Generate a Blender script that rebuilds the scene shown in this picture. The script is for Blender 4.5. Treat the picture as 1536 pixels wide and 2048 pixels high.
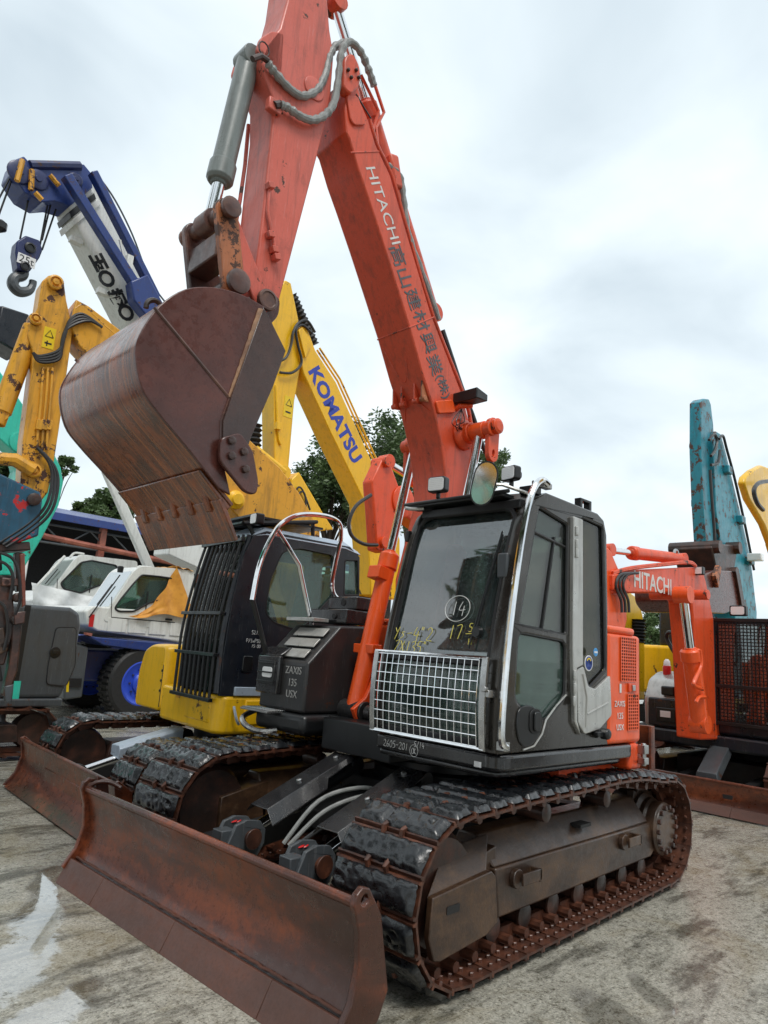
import bpy, bmesh, math, random
from mathutils import Vector, Matrix, noise
from mathutils.geometry import tessellate_polygon
PI = math.pi
random.seed(7)
for o in list(bpy.data.objects): bpy.data.objects.remove(o)
scene = bpy.context.scene
COL = scene.collection
V = Vector

# ------------------------------------------------------------------ camera
CAMP = V((4.40234, 3.37971, 1.56079)); YAW, PITCH, ROLL, FPX = -2.37545, 0.19575, 0.06813, 1386.0753
cf = V((math.cos(PITCH)*math.cos(YAW), math.cos(PITCH)*math.sin(YAW), math.sin(PITCH)))
_r = V((math.sin(YAW), -math.cos(YAW), 0)); _u = _r.cross(cf)
cr = _r*math.cos(ROLL) + _u*math.sin(ROLL); cu = -_r*math.sin(ROLL) + _u*math.cos(ROLL)
cam = bpy.data.cameras.new('camera'); cam.sensor_fit = 'VERTICAL'; cam.sensor_height = 36; cam.lens = FPX/2048*36
cam.clip_end = 2000; cam.clip_start = 0.05
co = bpy.data.objects.new('camera', cam); COL.objects.link(co); scene.camera = co
co.matrix_world = Matrix(((cr.x, cu.x, -cf.x, CAMP.x), (cr.y, cu.y, -cf.y, CAMP.y), (cr.z, cu.z, -cf.z, CAMP.z), (0, 0, 0, 1)))

# ------------------------------------------------------------------ light
SUN_EL, SUN_AZ = math.radians(58), math.radians(62)      # azimuth measured from +x towards +y
w = bpy.data.worlds.new('World'); scene.world = w; w.use_nodes = True
nt = w.node_tree; N = nt.nodes; L = nt.links
bg = N['Background']; bg.inputs['Strength'].default_value = 0.1
sky = N.new('ShaderNodeTexSky'); sky.sky_type = 'NISHITA'; sky.sun_disc = False
sky.sun_elevation = SUN_EL; sky.sun_rotation = PI/2 - SUN_AZ; sky.air_density = 1.0; sky.dust_density = 3.0; sky.ozone_density = 1.0
tc = N.new('ShaderNodeTexCoord'); sep = N.new('ShaderNodeSeparateXYZ'); L.new(tc.outputs['Generated'], sep.inputs[0])
def wm(op, a, b=None, c=None):
    n = N.new('ShaderNodeMath'); n.operation = op
    for i, q in enumerate((a, b, c)):
        if q is None: continue
        if isinstance(q, (int, float)): n.inputs[i].default_value = q
        else: L.new(q, n.inputs[i])
    return n.outputs[0]
zz = wm('ADD', wm('MAXIMUM', sep.outputs[2], 0.0), 0.35)
cx = wm('DIVIDE', sep.outputs[0], zz); cy = wm('DIVIDE', sep.outputs[1], zz)
cmb = N.new('ShaderNodeCombineXYZ'); L.new(cx, cmb.inputs[0]); L.new(cy, cmb.inputs[1])
n1 = N.new('ShaderNodeTexNoise'); n1.inputs['Scale'].default_value = 2.6; n1.inputs['Detail'].default_value = 5; n1.inputs['Roughness'].default_value = 0.48; n1.inputs['Distortion'].default_value = 0.3
L.new(cmb.outputs[0], n1.inputs['Vector'])
n2 = N.new('ShaderNodeTexNoise'); n2.inputs['Scale'].default_value = 1.1; n2.inputs['Detail'].default_value = 3
L.new(cmb.outputs[0], n2.inputs['Vector'])
cfac = wm('ADD', wm('MULTIPLY', n1.outputs[0], 0.75), wm('MULTIPLY', n2.outputs[0], 0.45))
ramp = N.new('ShaderNodeValToRGB'); L.new(cfac, ramp.inputs[0])
e = ramp.color_ramp.elements; e[0].position = 0.40; e[0].color = (5.4, 6.3, 6.95, 1); e[1].position = 0.80; e[1].color = (9.8, 10.3, 10.5, 1)
m_ = e.new(0.56); m_.color = (7.2, 8.1, 8.6, 1)
mx = N.new('ShaderNodeMixRGB'); mx.inputs[0].default_value = 0.93
L.new(sky.outputs[0], mx.inputs[1]); L.new(ramp.outputs[0], mx.inputs[2]); L.new(mx.outputs[0], bg.inputs['Color'])
sl = bpy.data.lights.new('sun', 'SUN'); sl.energy = 1.5; sl.angle = math.radians(22); sl.color = (1.0, 0.97, 0.92)
so = bpy.data.objects.new('sun', sl); COL.objects.link(so)
sd = V((math.cos(SUN_EL)*math.cos(SUN_AZ), math.cos(SUN_EL)*math.sin(SUN_AZ), math.sin(SUN_EL)))
so.rotation_euler = sd.to_track_quat('Z', 'Y').to_euler(); so.location = (0, 0, 30)
vs = scene.view_settings; vs.view_transform = 'Standard'; vs.look = 'None'; vs.gamma = 1; vs.use_curve_mapping = False; vs.exposure = 0.33

# ------------------------------------------------------------------ pixel -> place helpers (photo pixels give a ray, a plane gives the distance)
def pray(px, py): return cf + cr*((px-768)/FPX) - cu*((py-1024)/FPX)
class Frame:
    def __init__(s, x=0, y=0, deg=0): s.M = Matrix.Translation((x, y, 0)) @ Matrix.Rotation(math.radians(deg), 4, 'Z'); s.I = s.M.inverted(); s.R = s.I.to_3x3()
    def pt(s, px, py, ax, v):
        c = s.I @ CAMP; d = s.R @ pray(px, py); return c + d*((v-c[ax])/d[ax])
    def y(s, px, py, v): return s.pt(px, py, 1, v)
    def x(s, px, py, v): return s.pt(px, py, 0, v)
    def z(s, px, py, v): return s.pt(px, py, 2, v)
    def prof(s, pts, v): return [(q.x, q.z) for q in (s.y(a, b, v) for a, b in pts)]

# ------------------------------------------------------------------ mesh builder
class MB:
    def __init__(s): s.v = []; s.f = []
    def add(s, vs_, fs_):
        o = len(s.v); s.v += [tuple(q) for q in vs_]; s.f += [tuple(i+o for i in f) for f in fs_]; return s
    def box(s, c, d, R=None):
        vs_ = [V((x*d[0]/2, y*d[1]/2, z*d[2]/2)) for x in (-1, 1) for y in (-1, 1) for z in (-1, 1)]
        if R is not None: vs_ = [R @ q for q in vs_]
        return s.add([q+V(c) for q in vs_], [(0, 1, 3, 2), (4, 6, 7, 5), (0, 4, 5, 1), (2, 3, 7, 6), (0, 2, 6, 4), (1, 5, 7, 3)])
    def bx(s, x0, x1, y0, y1, z0, z1): return s.box(((x0+x1)/2, (y0+y1)/2, (z0+z1)/2), (abs(x1-x0), abs(y1-y0), abs(z1-z0)))
    def prism(s, poly, a, b, axis='y', holes=()):
        def P(q, t):
            if axis == 'y': return (q[0], t, q[1])
            if axis == 'x': return (t, q[0], q[1])
            return (q[0], q[1], t)
        if not holes:
            n = len(poly); vs_ = [P(q, a) for q in poly]+[P(q, b) for q in poly]
            fs_ = [tuple(range(n-1, -1, -1)), tuple(range(n, 2*n))]+[(i, (i+1) % n, n+(i+1) % n, n+i) for i in range(n)]
            return s.add(vs_, fs_)
        loops = [list(poly)]+[list(h) for h in holes]
        flat = [q for l in loops for q in l]; n = len(flat)
        tri = tessellate_polygon([[V((q[0], q[1], 0)) for q in l] for l in loops])
        vs_ = [P(q, a) for q in flat]+[P(q, b) for q in flat]; fs_ = []
        for t in tri: fs_.append((t[2], t[1], t[0])); fs_.append((t[0]+n, t[1]+n, t[2]+n))
        o = 0
        for l in loops:
            k = len(l)
            for i in range(k): fs_.append((o+i, o+(i+1) % k, n+o+(i+1) % k, n+o+i))
            o += k
        return s.add(vs_, fs_)
    def loft(s, rings, closed=True, caps=True):
        n = len(rings[0]); o = []
        vs_ = [q for r in rings for q in r]; fs_ = []
        for j in range(len(rings)-1):
            for i in range(n if closed else n-1):
                fs_.append((j*n+i, j*n+(i+1) % n, (j+1)*n+(i+1) % n, (j+1)*n+i))
        if caps and closed:
            fs_.append(tuple(range(n-1, -1, -1))); fs_.append(tuple((len(rings)-1)*n+i for i in range(n)))
        return s.add(vs_, fs_)
    def tube(s, path, r, n=8, caps=True):
        path = [V(q) for q in path]; k = len(path)
        rr = r if isinstance(r, (list, tuple)) else [r]*k
        up = None; rings = []
        for i in range(k):
            t = (path[min(i+1, k-1)]-path[max(i-1, 0)]).normalized()
            if up is None:
                up = t.orthogonal().normalized()
            else:
                up = (up - t*up.dot(t)); up = up.normalized() if up.length > 1e-6 else t.orthogonal().normalized()
            b = t.cross(up)
            rings.append([path[i]+(up*math.cos(2*PI*j/n)+b*math.sin(2*PI*j/n))*rr[i] for j in range(n)])
        return s.loft(rings, True, caps)
    def cyl(s, p, q, r, n=16, r2=None): return s.tube([p, q], [r, r if r2 is None else r2], n)
    def lathe(s, prof, p, d, n=20):
        p = V(p); d = V(d).normalized(); a = d.orthogonal().normalized(); b = d.cross(a)
        return s.loft([[p+d*h+(a*math.cos(2*PI*j/n)+b*math.sin(2*PI*j/n))*max(r, 1e-4) for j in range(n)] for r, h in prof])
    def build(s, name, mat, parent=None, M=None, bevel=0, seg=2, smooth=30, label=None):
        me = bpy.data.meshes.new(name); me.from_pydata(s.v, [], s.f); me.materials.append(MAT[mat])
        bm = bmesh.new(); bm.from_mesh(me); bmesh.ops.recalc_face_normals(bm, faces=bm.faces); bm.to_mesh(me); bm.free()
        if smooth:
            for p in me.polygons: p.use_smooth = True
            me.set_sharp_from_angle(angle=math.radians(smooth))
        o = bpy.data.objects.new(name, me); COL.objects.link(o)
        if parent: o.parent = parent
        if M is not None: o.matrix_basis = M
        if bevel:
            b = o.modifiers.new('bevel', 'BEVEL'); b.width = bevel; b.segments = seg; b.limit_method = 'ANGLE'; b.angle_limit = math.radians(32); b.harden_normals = False
        if label: o['label'] = label
        return o
def spline(pts, n=6):
    pts = [V(q) for q in pts]; out = []
    for i in range(len(pts)-1):
        p0 = pts[max(i-1, 0)]; p1 = pts[i]; p2 = pts[i+1]; p3 = pts[min(i+2, len(pts)-1)]
        for j in range(n):
            t = j/n; out.append(0.5*((2*p1)+(p2-p0)*t+(2*p0-5*p1+4*p2-p3)*t*t+(3*p1-p0-3*p2+p3)*t**3))
    return out+[pts[-1]]
def sp2(pts, n=5): return [(q.x, q.y) for q in spline([V((a, b, 0)) for a, b in pts], n)]
def circ(cx, cz, r, n=16, a0=0, a1=2*PI): return [(cx+r*math.cos(a0+(a1-a0)*i/n), cz+r*math.sin(a0+(a1-a0)*i/n)) for i in range(n+(0 if abs(a1-a0) > 6.28 else 1))]
def rrect(x0, x1, z0, z1, r, n=4):
    o = []
    for cx, cz, a in ((x1-r, z1-r, 0), (x0+r, z1-r, PI/2), (x0+r, z0+r, PI), (x1-r, z0+r, 3*PI/2)):
        o += [(cx+r*math.cos(a+PI/2*i/n), cz+r*math.sin(a+PI/2*i/n)) for i in range(n+1)]
    return o
def rpoly(pts, r, n=4):
    o = []; k = len(pts)
    for i in range(k):
        p = V((*pts[i], 0)); a = V((*pts[i-1], 0))-p; b = V((*pts[(i+1) % k], 0))-p
        rr = min(r, a.length*.45, b.length*.45); A = p+a.normalized()*rr; B = p+b.normalized()*rr
        for j in range(n+1):
            t = j/n; q = A*(1-t)**2+p*2*t*(1-t)+B*t*t; o.append((q.x, q.y))
    return o
def thing(name, label, cat, M=None, group=None):
    o = bpy.data.objects.new(name, None); COL.objects.link(o); o.empty_display_size = .2
    if M is not None: o.matrix_basis = M
    o['label'] = label; o['category'] = cat
    if group: o['group'] = group
    return o
def tag(o, label=None, cat=None, group=None, kind=None):
    for k, v in (('label', label), ('category', cat), ('group', group), ('kind', kind)):
        if v: o[k] = v
    return o
def inst(src, parent, M):
    o = src.copy(); COL.objects.link(o); o.parent = parent; o.matrix_basis = M; return o
def text(body, org, xd, yd, size, mat, parent, M=None, sx=1.0, name='lettering', align='CENTER', off=0.0, shear=0, spc=1.0):
    cu_ = bpy.data.curves.new('t', 'FONT'); cu_.body = body; cu_.size = size; cu_.align_x = align; cu_.align_y = 'CENTER'; cu_.extrude = 0.0012; cu_.offset = off; cu_.shear = shear; cu_.space_character = spc; cu_.resolution_u = 3
    t = bpy.data.objects.new('t', cu_); COL.objects.link(t); bpy.context.view_layer.update()
    me = bpy.data.meshes.new_from_object(t.evaluated_get(bpy.context.evaluated_depsgraph_get()))
    bpy.data.objects.remove(t); bpy.data.curves.remove(cu_)
    xd = V(xd).normalized(); yd = V(yd); yd = (yd-xd*yd.dot(xd)).normalized(); zd = xd.cross(yd)
    T = Matrix(((xd.x*sx, yd.x, zd.x, org[0]), (xd.y*sx, yd.y, zd.y, org[1]), (xd.z*sx, yd.z, zd.z, org[2]), (0, 0, 0, 1)))
    me.transform(T); me.materials.clear(); me.materials.append(MAT[mat]); me.name = name
    for p in me.polygons: p.material_index = 0
    o = bpy.data.objects.new(name, me); COL.objects.link(o)
    if parent: o.parent = parent
    if M is not None: o.matrix_basis = M
    return o
def scribble(strokes, org, xd, yd, size, r, mat, parent, M=None, name='handwriting'):
    xd = V(xd).normalized(); yd = V(yd).normalized(); nd = xd.cross(yd).normalized(); mb = MB(); org = V(org)
    for st in strokes:
        pts = [org+xd*a*size+yd*b*size for a, b in st]; pts = spline(pts, 4) if len(pts) > 2 else pts
        mb.tube(pts, r, 5)
    return mb.build(name, mat, parent, M)
DIG = {'0': [[(.3, 1), (.05, .6), (.1, .15), (.35, 0), (.55, .4), (.5, .85), (.3, 1)]], '1': [[(.35, 1), (.25, 0)]], '2': [[(.05, .8), (.3, 1), (.5, .75), (.3, .4), (.05, .05), (.55, .0)]],
 '3': [[(.05, .9), (.4, 1), (.45, .7), (.2, .52), (.5, .35), (.35, .02), (.02, .1)]], '4': [[(.3, 1), (.05, .4), (.6, .42)], [(.48, .7), (.38, -.05)]], '5': [[(.55, 1), (.18, .98), (.12, .6), (.45, .55), (.45, .1), (.08, .02)]],
 '6': [[(.45, 1), (.1, .5), (.12, .08), (.42, .05), (.45, .4), (.12, .42)]], '7': [[(.05, .95), (.5, 1), (.25, 0)]], '9': [[(.45, .8), (.2, 1), (.08, .7), (.4, .6), (.48, .9), (.4, 0)]], '-': [[(.05, .5), (.5, .55)]], ':': [[(.2, .7), (.25, .68)], [(.18, .25), (.23, .23)]],
 '/': [[(.5, 1.05), (.05, -.1)]], 'Y': [[(0, 1), (.25, .6)], [(.5, 1), (.1, 0)]], 's': [[(.4, .6), (.15, .55), (.35, .3), (.05, .1)]], '"': [[(.15, 1.05), (.12, .8)], [(.3, 1.05), (.27, .8)]], 'Z': [[(.05, .95), (.55, 1), (.05, .05), (.55, .02)]], 'X': [[(.05, 1), (.5, 0)], [(.5, 1), (.02, 0)]],
 'H': [[(.1, .6), (.1, 0)], [(.45, .6), (.45, 0)], [(.1, .3), (.45, .3)]], 'O': [[(.3, 1), (.02, .6), (.1, .1), (.4, 0), (.6, .4), (.5, .9), (.3, 1)]], 'K': [[(.1, 1), (.1, 0)], [(.5, .95), (.12, .45), (.55, 0)]], 'B': [[(.1, 1), (.1, 0), (.5, .1), (.45, .45), (.1, .5), (.45, .7), (.4, 1), (.1, 1)]],
 'P': [[(.1, 0), (.1, 1), (.5, .9), (.45, .55), (.1, .5)]], 'S': [[(.5, .95), (.15, .9), (.2, .55), (.45, .4), (.4, .05), (.05, .05)]], 'U': [[(.05, 1), (.1, .1), (.4, .05), (.5, 1)]], 'A': [[(.02, 0), (.3, 1), (.55, 0)], [(.12, .4), (.45, .4)]], 'I': [[(.25, 1), (.25, 0)]], ' ': []}
def word(s, x=0, y=0, k=1.0, adv=.68): return [[(x+i*adv*k+a*k, y+b*k) for a, b in st] for i, ch in enumerate(s) for st in DIG.get(ch, [])]

# ------------------------------------------------------------------ materials
MAT = {}
class NT:
    def __init__(s, name):
        m = bpy.data.materials.new(name); m.use_nodes = True; s.m = m; s.t = m.node_tree; s.N = s.t.nodes; s.L = s.t.links; s.b = s.N['Principled BSDF']; s.out = s.N['Material Output']; MAT[name] = m
        s._pos = None
    def n(s, typ, **kw):
        x = s.N.new(typ)
        for k, v in kw.items(): setattr(x, k, v)
        return x
    def link(s, a, b): s.L.new(a, b)
    def pos(s):
        if s._pos is None:
            g = s.n('ShaderNodeTexCoord'); s._pos = g.outputs['Object']
        return s._pos
    def noise(s, scale, detail=3, rough=.5, vec=None, stretch=None, dist=0):
        x = s.n('ShaderNodeTexNoise'); x.inputs['Scale'].default_value = scale; x.inputs['Detail'].default_value = detail; x.inputs['Roughness'].default_value = rough; x.inputs['Distortion'].default_value = dist
        v = vec or s.pos()
        if stretch:
            mp = s.n('ShaderNodeMapping'); mp.inputs['Scale'].default_value = stretch; s.link(v, mp.inputs[0]); v = mp.outputs[0]
        s.link(v, x.inputs['Vector']); return x.outputs[0]
    def ramp(s, f, *st):
        x = s.n('ShaderNodeValToRGB'); s.link(f, x.inputs[0]); e = x.color_ramp.elements
        while len(e) < len(st): e.new(.5)
        for i, (p, c) in enumerate(st): e[i].position = p; e[i].color = (c, c, c, 1) if isinstance(c, (int, float)) else (*c, 1)
        return x.outputs[0]
    def mix(s, f, a, b, typ='MIX'):
        x = s.n('ShaderNodeMixRGB', blend_type=typ)
        for i, q in enumerate((f, a, b)):
            if isinstance(q, (int, float)): x.inputs[i].default_value = q if i == 0 else (q, q, q, 1)
            elif isinstance(q, tuple): x.inputs[i].default_value = (*q, 1)
            else: s.link(q, x.inputs[i])
        return x.outputs[0]
    def math(s, op, a, b=0):
        x = s.n('ShaderNodeMath', operation=op)
        for i, q in enumerate((a, b)):
            if isinstance(q, (int, float)): x.inputs[i].default_value = q
            else: s.link(q, x.inputs[i])
        return x.outputs[0]
    def bump(s, h, strength=.3, dist=.01, prev=None):
        x = s.n('ShaderNodeBump'); x.inputs['Strength'].default_value = strength; x.inputs['Distance'].default_value = dist; s.link(h, x.inputs['Height'])
        if prev: s.link(prev, x.inputs['Normal'])
        return x.outputs[0]
    def set(s, **kw):
        for k, v in kw.items():
            i = s.b.inputs[k.replace('_', ' ')]
            if isinstance(v, (int, float)): i.default_value = v
            elif isinstance(v, tuple): i.default_value = (*v, 1)
            else: s.link(v, i)
def sr(r, g, b):
    f = lambda c: ((c/255+.055)/1.055)**2.4 if c > 10 else c/255/12.92
    return (f(r), f(g), f(b))
def paint(name, col, rough=.38, dirt=.35, chip=.0, fade=.25, metal=0.0, coat=.12, dcol=(.035, .027, .02), rust=(.07, .025, .012), bumpy=.06):
    t = NT(name)
    c = t.mix(t.ramp(t.noise(1.6, 4, .55), (.35, 0), (.7, fade)), col, tuple(min(1, q*1.05+.035) for q in col))
    fine = t.noise(55, 3, .6)
    c = t.mix(t.ramp(fine, (.4, 0), (.75, .12)), c, tuple(q*.55 for q in col))
    st = t.noise(3.0, 5, .62, stretch=(5, 5, .55))
    c = t.mix(t.ramp(st, (.5, 0), (.72, dirt)), c, dcol)
    gr = t.noise(9, 6, .7)
    c = t.mix(t.ramp(gr, (.55, 0), (.75, dirt*.8)), c, dcol)
    # fine scratches and faded run-off lines
    sc = t.noise(4, 3, .6, stretch=(30, 30, 1.4), dist=.2)
    c = t.mix(t.ramp(sc, (.64, 0), (.67, .28)), c, tuple(min(1, q*.7+.22) for q in col))
    sc2 = t.noise(5, 4, .7, stretch=(14, 14, .8), dist=.5)
    c = t.mix(t.ramp(sc2, (.60, 0), (.70, dirt*.9)), c, tuple(q*.6 for q in dcol))
    g = t.n('ShaderNodeNewGeometry')
    if chip:
        ch = t.math('ADD', t.noise(6, 8, .72), t.math('MULTIPLY', t.ramp(g.outputs['Pointiness'], (.5, 0), (.56, 1)), .16))
        cm = t.ramp(ch, (.78-chip*.12, 0), (.795-chip*.12, 1))
        c = t.mix(cm, c, rust)
    t.set(Base_Color=c, Roughness=t.ramp(t.noise(6, 4, .6), (.3, max(.05, rough-.12)), (.75, min(1, rough+.15))), Metallic=metal, Coat_Weight=coat, Coat_Roughness=.12)
    t.set(Normal=t.bump(t.mix(.5, fine, gr), bumpy, .006))
    return t
def rusty(name, dark, mid, bright, rough=.45, stretch=(1.2, 1.2, 1.2), amt=.5, bumpy=.25, wet=.35):
    t = NT(name)
    a = t.noise(2.2, 6, .62, stretch=stretch, dist=.4); b = t.noise(18, 5, .7); d = t.noise(70, 3, .6)
    c = t.mix(t.ramp(a, (.38, 0), (.66, 1)), dark, mid)
    c = t.mix(t.ramp(t.mix(.5, a, b), (.5, 0), (.68, amt)), c, bright)
    c = t.mix(t.ramp(d, (.45, 0), (.8, .4)), c, tuple(q*.4 for q in dark))
    t.set(Base_Color=c, Roughness=t.ramp(b, (.3, rough-.15), (.7, rough+.15)), Metallic=.0, Coat_Weight=wet, Coat_Roughness=.2, Normal=t.bump(t.mix(.4, b, d), bumpy, .006))
    return t
def plain(name, col, rough=.5, metal=0, coat=0, var=.25, bumpy=.05, scale=12):
    t = NT(name); n_ = t.noise(scale, 4, .6); f_ = t.noise(scale*7, 3, .6)
    c = t.mix(t.ramp(n_, (.35, 0), (.7, var)), col, tuple(q*.45 for q in col))
    t.set(Base_Color=c, Roughness=t.ramp(n_, (.3, max(.04, rough-.1)), (.7, min(1, rough+.1))), Metallic=metal, Coat_Weight=coat, Coat_Roughness=.1, Normal=t.bump(f_, bumpy, .004))
    return t
paint('orange', sr(226, 78, 26), .42, .32, .25, .2)
paint('orange_fresh', sr(236, 88, 28), .38, .16, .1, .12)
paint('boom_red', sr(214, 80, 46), .42, .42, .2, .35)
paint('arm_red', sr(210, 96, 78), .45, .38, .2, .8)  # paled and strongly faded, so some lens haze sits in this colour
paint('primer_orange', sr(176, 106, 66), .55, .5, .95, .2)
paint('yellow', sr(244, 190, 16), .36, .22, .15, .12, dcol=(.09, .06, .03))
paint('yellow_dirty', sr(222, 160, 40), .45, .5, .55, .2, dcol=(.06, .04, .02))
paint('teal', sr(52, 196, 172), .4, .25, .1, .15)
paint('cyan_blue', sr(30, 134, 154), .42, .5, .8, .12)
paint('attach_blue', sr(36, 86, 112), .45, .5, .6, .1, rust=sr(190, 40, 40))
paint('crane_blue', sr(30, 56, 122), .4, .3, .15, .1)
paint('rim_blue', sr(40, 76, 200), .4, .15, .0, .05)
paint('deep_blue', sr(30, 42, 92), .4, .3, .2, .1)
paint('white', sr(225, 226, 222), .4, .3, .0, .0, dcol=(.2, .18, .15))
paint('cab_grey', sr(54, 51, 47), .28, .2, .05, .1, metal=.5, coat=.5, bumpy=.03)
paint('box_grey', sr(46, 46, 47), .38, .3, .1, .12, metal=.2, coat=.2)
paint('deck_black', sr(34, 34, 36), .25, .3, .1, .12, metal=.2, coat=.6)
paint('kob_grey', sr(70, 75, 79), .4, .35, .1, .1)
paint('cyl_grey', sr(118, 125, 123), .36, .35, .1, .1)
paint('navy_black', sr(26, 31, 40), .36, .3, .1, .03)
paint('silver', sr(186, 186, 182), .34, .3, .0, .1, metal=.55, coat=.2)
paint('roof_silver', sr(176, 190, 204), .35, .2, .0, .1, metal=.2)
plain('chrome', (.78, .79, .8), .09, 1.0, 0, .12, .02)
plain('steel', (.48, .48, .47), .3, 1.0, 0, .5, .05)
plain('black', (.008, .009, .010), .38, 0, .1, .4)
plain('black_matte', (.014, .014, .015), .6, 0, 0, .4)
plain('rubber', (.018, .018, .019), .62, 0, 0, .5, .25, 20)
plain('hose', (.022, .022, .023), .42, 0, .2, .4)
plain('sleeve', (.30, .31, .30), .55, 0, .1, .6, .5, 14)
plain('gasket', (.01, .01, .011), .45, 0, .1)
plain('seat', (.10, .09, .055), .75, 0, 0, .4)
plain('lamp', (.85, .86, .86), .15, .0, .8, .05)
plain('white_mark', (.72, .72, .70), .6, 0, 0, .3)
plain('grey_mark', (.36, .36, .35), .6, 0, 0, .5)
plain('yellow_mark', (.72, .62, .12), .6, 0, 0, .2)
plain('grey_letter', sr(92, 96, 100), .6, 0, 0, .4)
plain('blue_letter', sr(40, 62, 170), .45, 0, .2, .1)
plain('black_letter', (.015, .015, .016), .5, 0, .1, .2)
plain('sticker_blue', sr(28, 60, 140), .4)
plain('sticker_cyan', sr(60, 150, 215), .4)
plain('sticker_white', (.8, .8, .8), .4)
plain('sticker_yellow', sr(240, 205, 30), .4)
plain('sticker_red', sr(200, 30, 30), .4)
plain('amber', sr(236, 120, 20), .25, 0, .5)
plain('mirror', (.9, .9, .9), .02, 1, 0, .0, .0)
rusty('blade_rust', sr(66, 34, 22), sr(108, 52, 28), sr(152, 76, 36), .34, (1, .6, 2.2), .75, .35, .3)
rusty('weld_tan', sr(120, 84, 62), sr(170, 130, 96), sr(196, 150, 110), .6, (3, 3, 3), .5)
rusty('edge_rust', sr(82, 54, 44), sr(104, 64, 50), sr(118, 68, 46), .5, (1, .5, 3), .35, .3, .15)
rusty('bucket_side', sr(76, 42, 36), sr(98, 54, 46), sr(126, 66, 46), .3, (1, 1, 1), .3, .2, .2)
rusty('bucket_plate', sr(64, 46, 42), sr(80, 56, 50), sr(104, 66, 52), .32, (1, 1, 1), .25, .2, .2)
rusty('bucket_shell', sr(84, 45, 28), sr(134, 70, 34), sr(172, 90, 40), .30, (1.3, 5, 1.0), .8, .25, .4)
rusty('track_rust', sr(54, 32, 24), sr(92, 54, 38), sr(140, 82, 56), .48, (2, 2, 2), .6, .3, .15)
rusty('frame_mud', sr(46, 31, 22), sr(74, 52, 36), sr(118, 90, 62), .45, (1.2, 1.2, 2.5), .45, .5, .25)
rusty('link_rust', sr(70, 48, 44), sr(110, 70, 58), sr(150, 110, 84), .5, (2, 2, 2), .5)
rusty('pipe_rust', sr(120, 60, 44), sr(165, 92, 70), sr(185, 120, 95), .6, (1, 1, 1), .3)
rusty('old_iron', sr(34, 23, 19), sr(70, 44, 34), sr(110, 62, 44), .55, (2, 2, 2), .5)
# grey worn patches and long run-off streaks on the bucket shell
_m = MAT['bucket_shell']; _t = _m.node_tree; _b = _t.nodes['Principled BSDF']; _src = _b.inputs['Base Color'].links[0].from_socket
_tc = _t.nodes.new('ShaderNodeTexCoord'); _n = _t.nodes.new('ShaderNodeTexNoise'); _n.inputs['Scale'].default_value = 3.4; _n.inputs['Detail'].default_value = 6; _n.inputs['Distortion'].default_value = .6; _t.links.new(_tc.outputs['Object'], _n.inputs['Vector'])
_r = _t.nodes.new('ShaderNodeValToRGB'); _r.color_ramp.elements[0].position = .57; _r.color_ramp.elements[0].color = (0, 0, 0, 1); _r.color_ramp.elements[1].position = .63; _r.color_ramp.elements[1].color = (.75, .75, .75, 1); _t.links.new(_n.outputs[0], _r.inputs[0])
_x = _t.nodes.new('ShaderNodeMixRGB'); _t.links.new(_r.outputs[0], _x.inputs[0]); _t.links.new(_src, _x.inputs[1]); _x.inputs[2].default_value = (*sr(68, 44, 34), 1)
_mp = _t.nodes.new('ShaderNodeMapping'); _mp.inputs['Scale'].default_value = (.9, 55, .7); _t.links.new(_tc.outputs['Object'], _mp.inputs[0]); _n2 = _t.nodes.new('ShaderNodeTexNoise'); _n2.inputs['Scale'].default_value = 2.2; _n2.inputs['Detail'].default_value = 5; _t.links.new(_mp.outputs[0], _n2.inputs['Vector'])
_r2 = _t.nodes.new('ShaderNodeValToRGB'); _r2.color_ramp.elements[0].position = .53; _r2.color_ramp.elements[0].color = (0, 0, 0, 1); _r2.color_ramp.elements[1].position = .66; _r2.color_ramp.elements[1].color = (.8, .8, .8, 1); _t.links.new(_n2.outputs[0], _r2.inputs[0])
_x2 = _t.nodes.new('ShaderNodeMixRGB'); _t.links.new(_r2.outputs[0], _x2.inputs[0]); _t.links.new(_x.outputs[0], _x2.inputs[1]); _x2.inputs[2].default_value = (*sr(188, 114, 56), 1); _t.links.new(_x2.outputs[0], _b.inputs['Base Color'])
# tarry rubber pads
t = NT('tar_pad'); a = t.noise(13, 5, .6, dist=1.2); b = t.noise(60, 4, .6)
t.set(Base_Color=t.mix(t.ramp(a, (.45, 0), (.75, .5)), sr(18, 20, 23), sr(48, 53, 58)), Roughness=t.ramp(a, (.3, .18), (.7, .45)), Coat_Weight=.5, Coat_Roughness=.15, Normal=t.bump(t.mix(.25, a, b), .55, .012))
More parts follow.
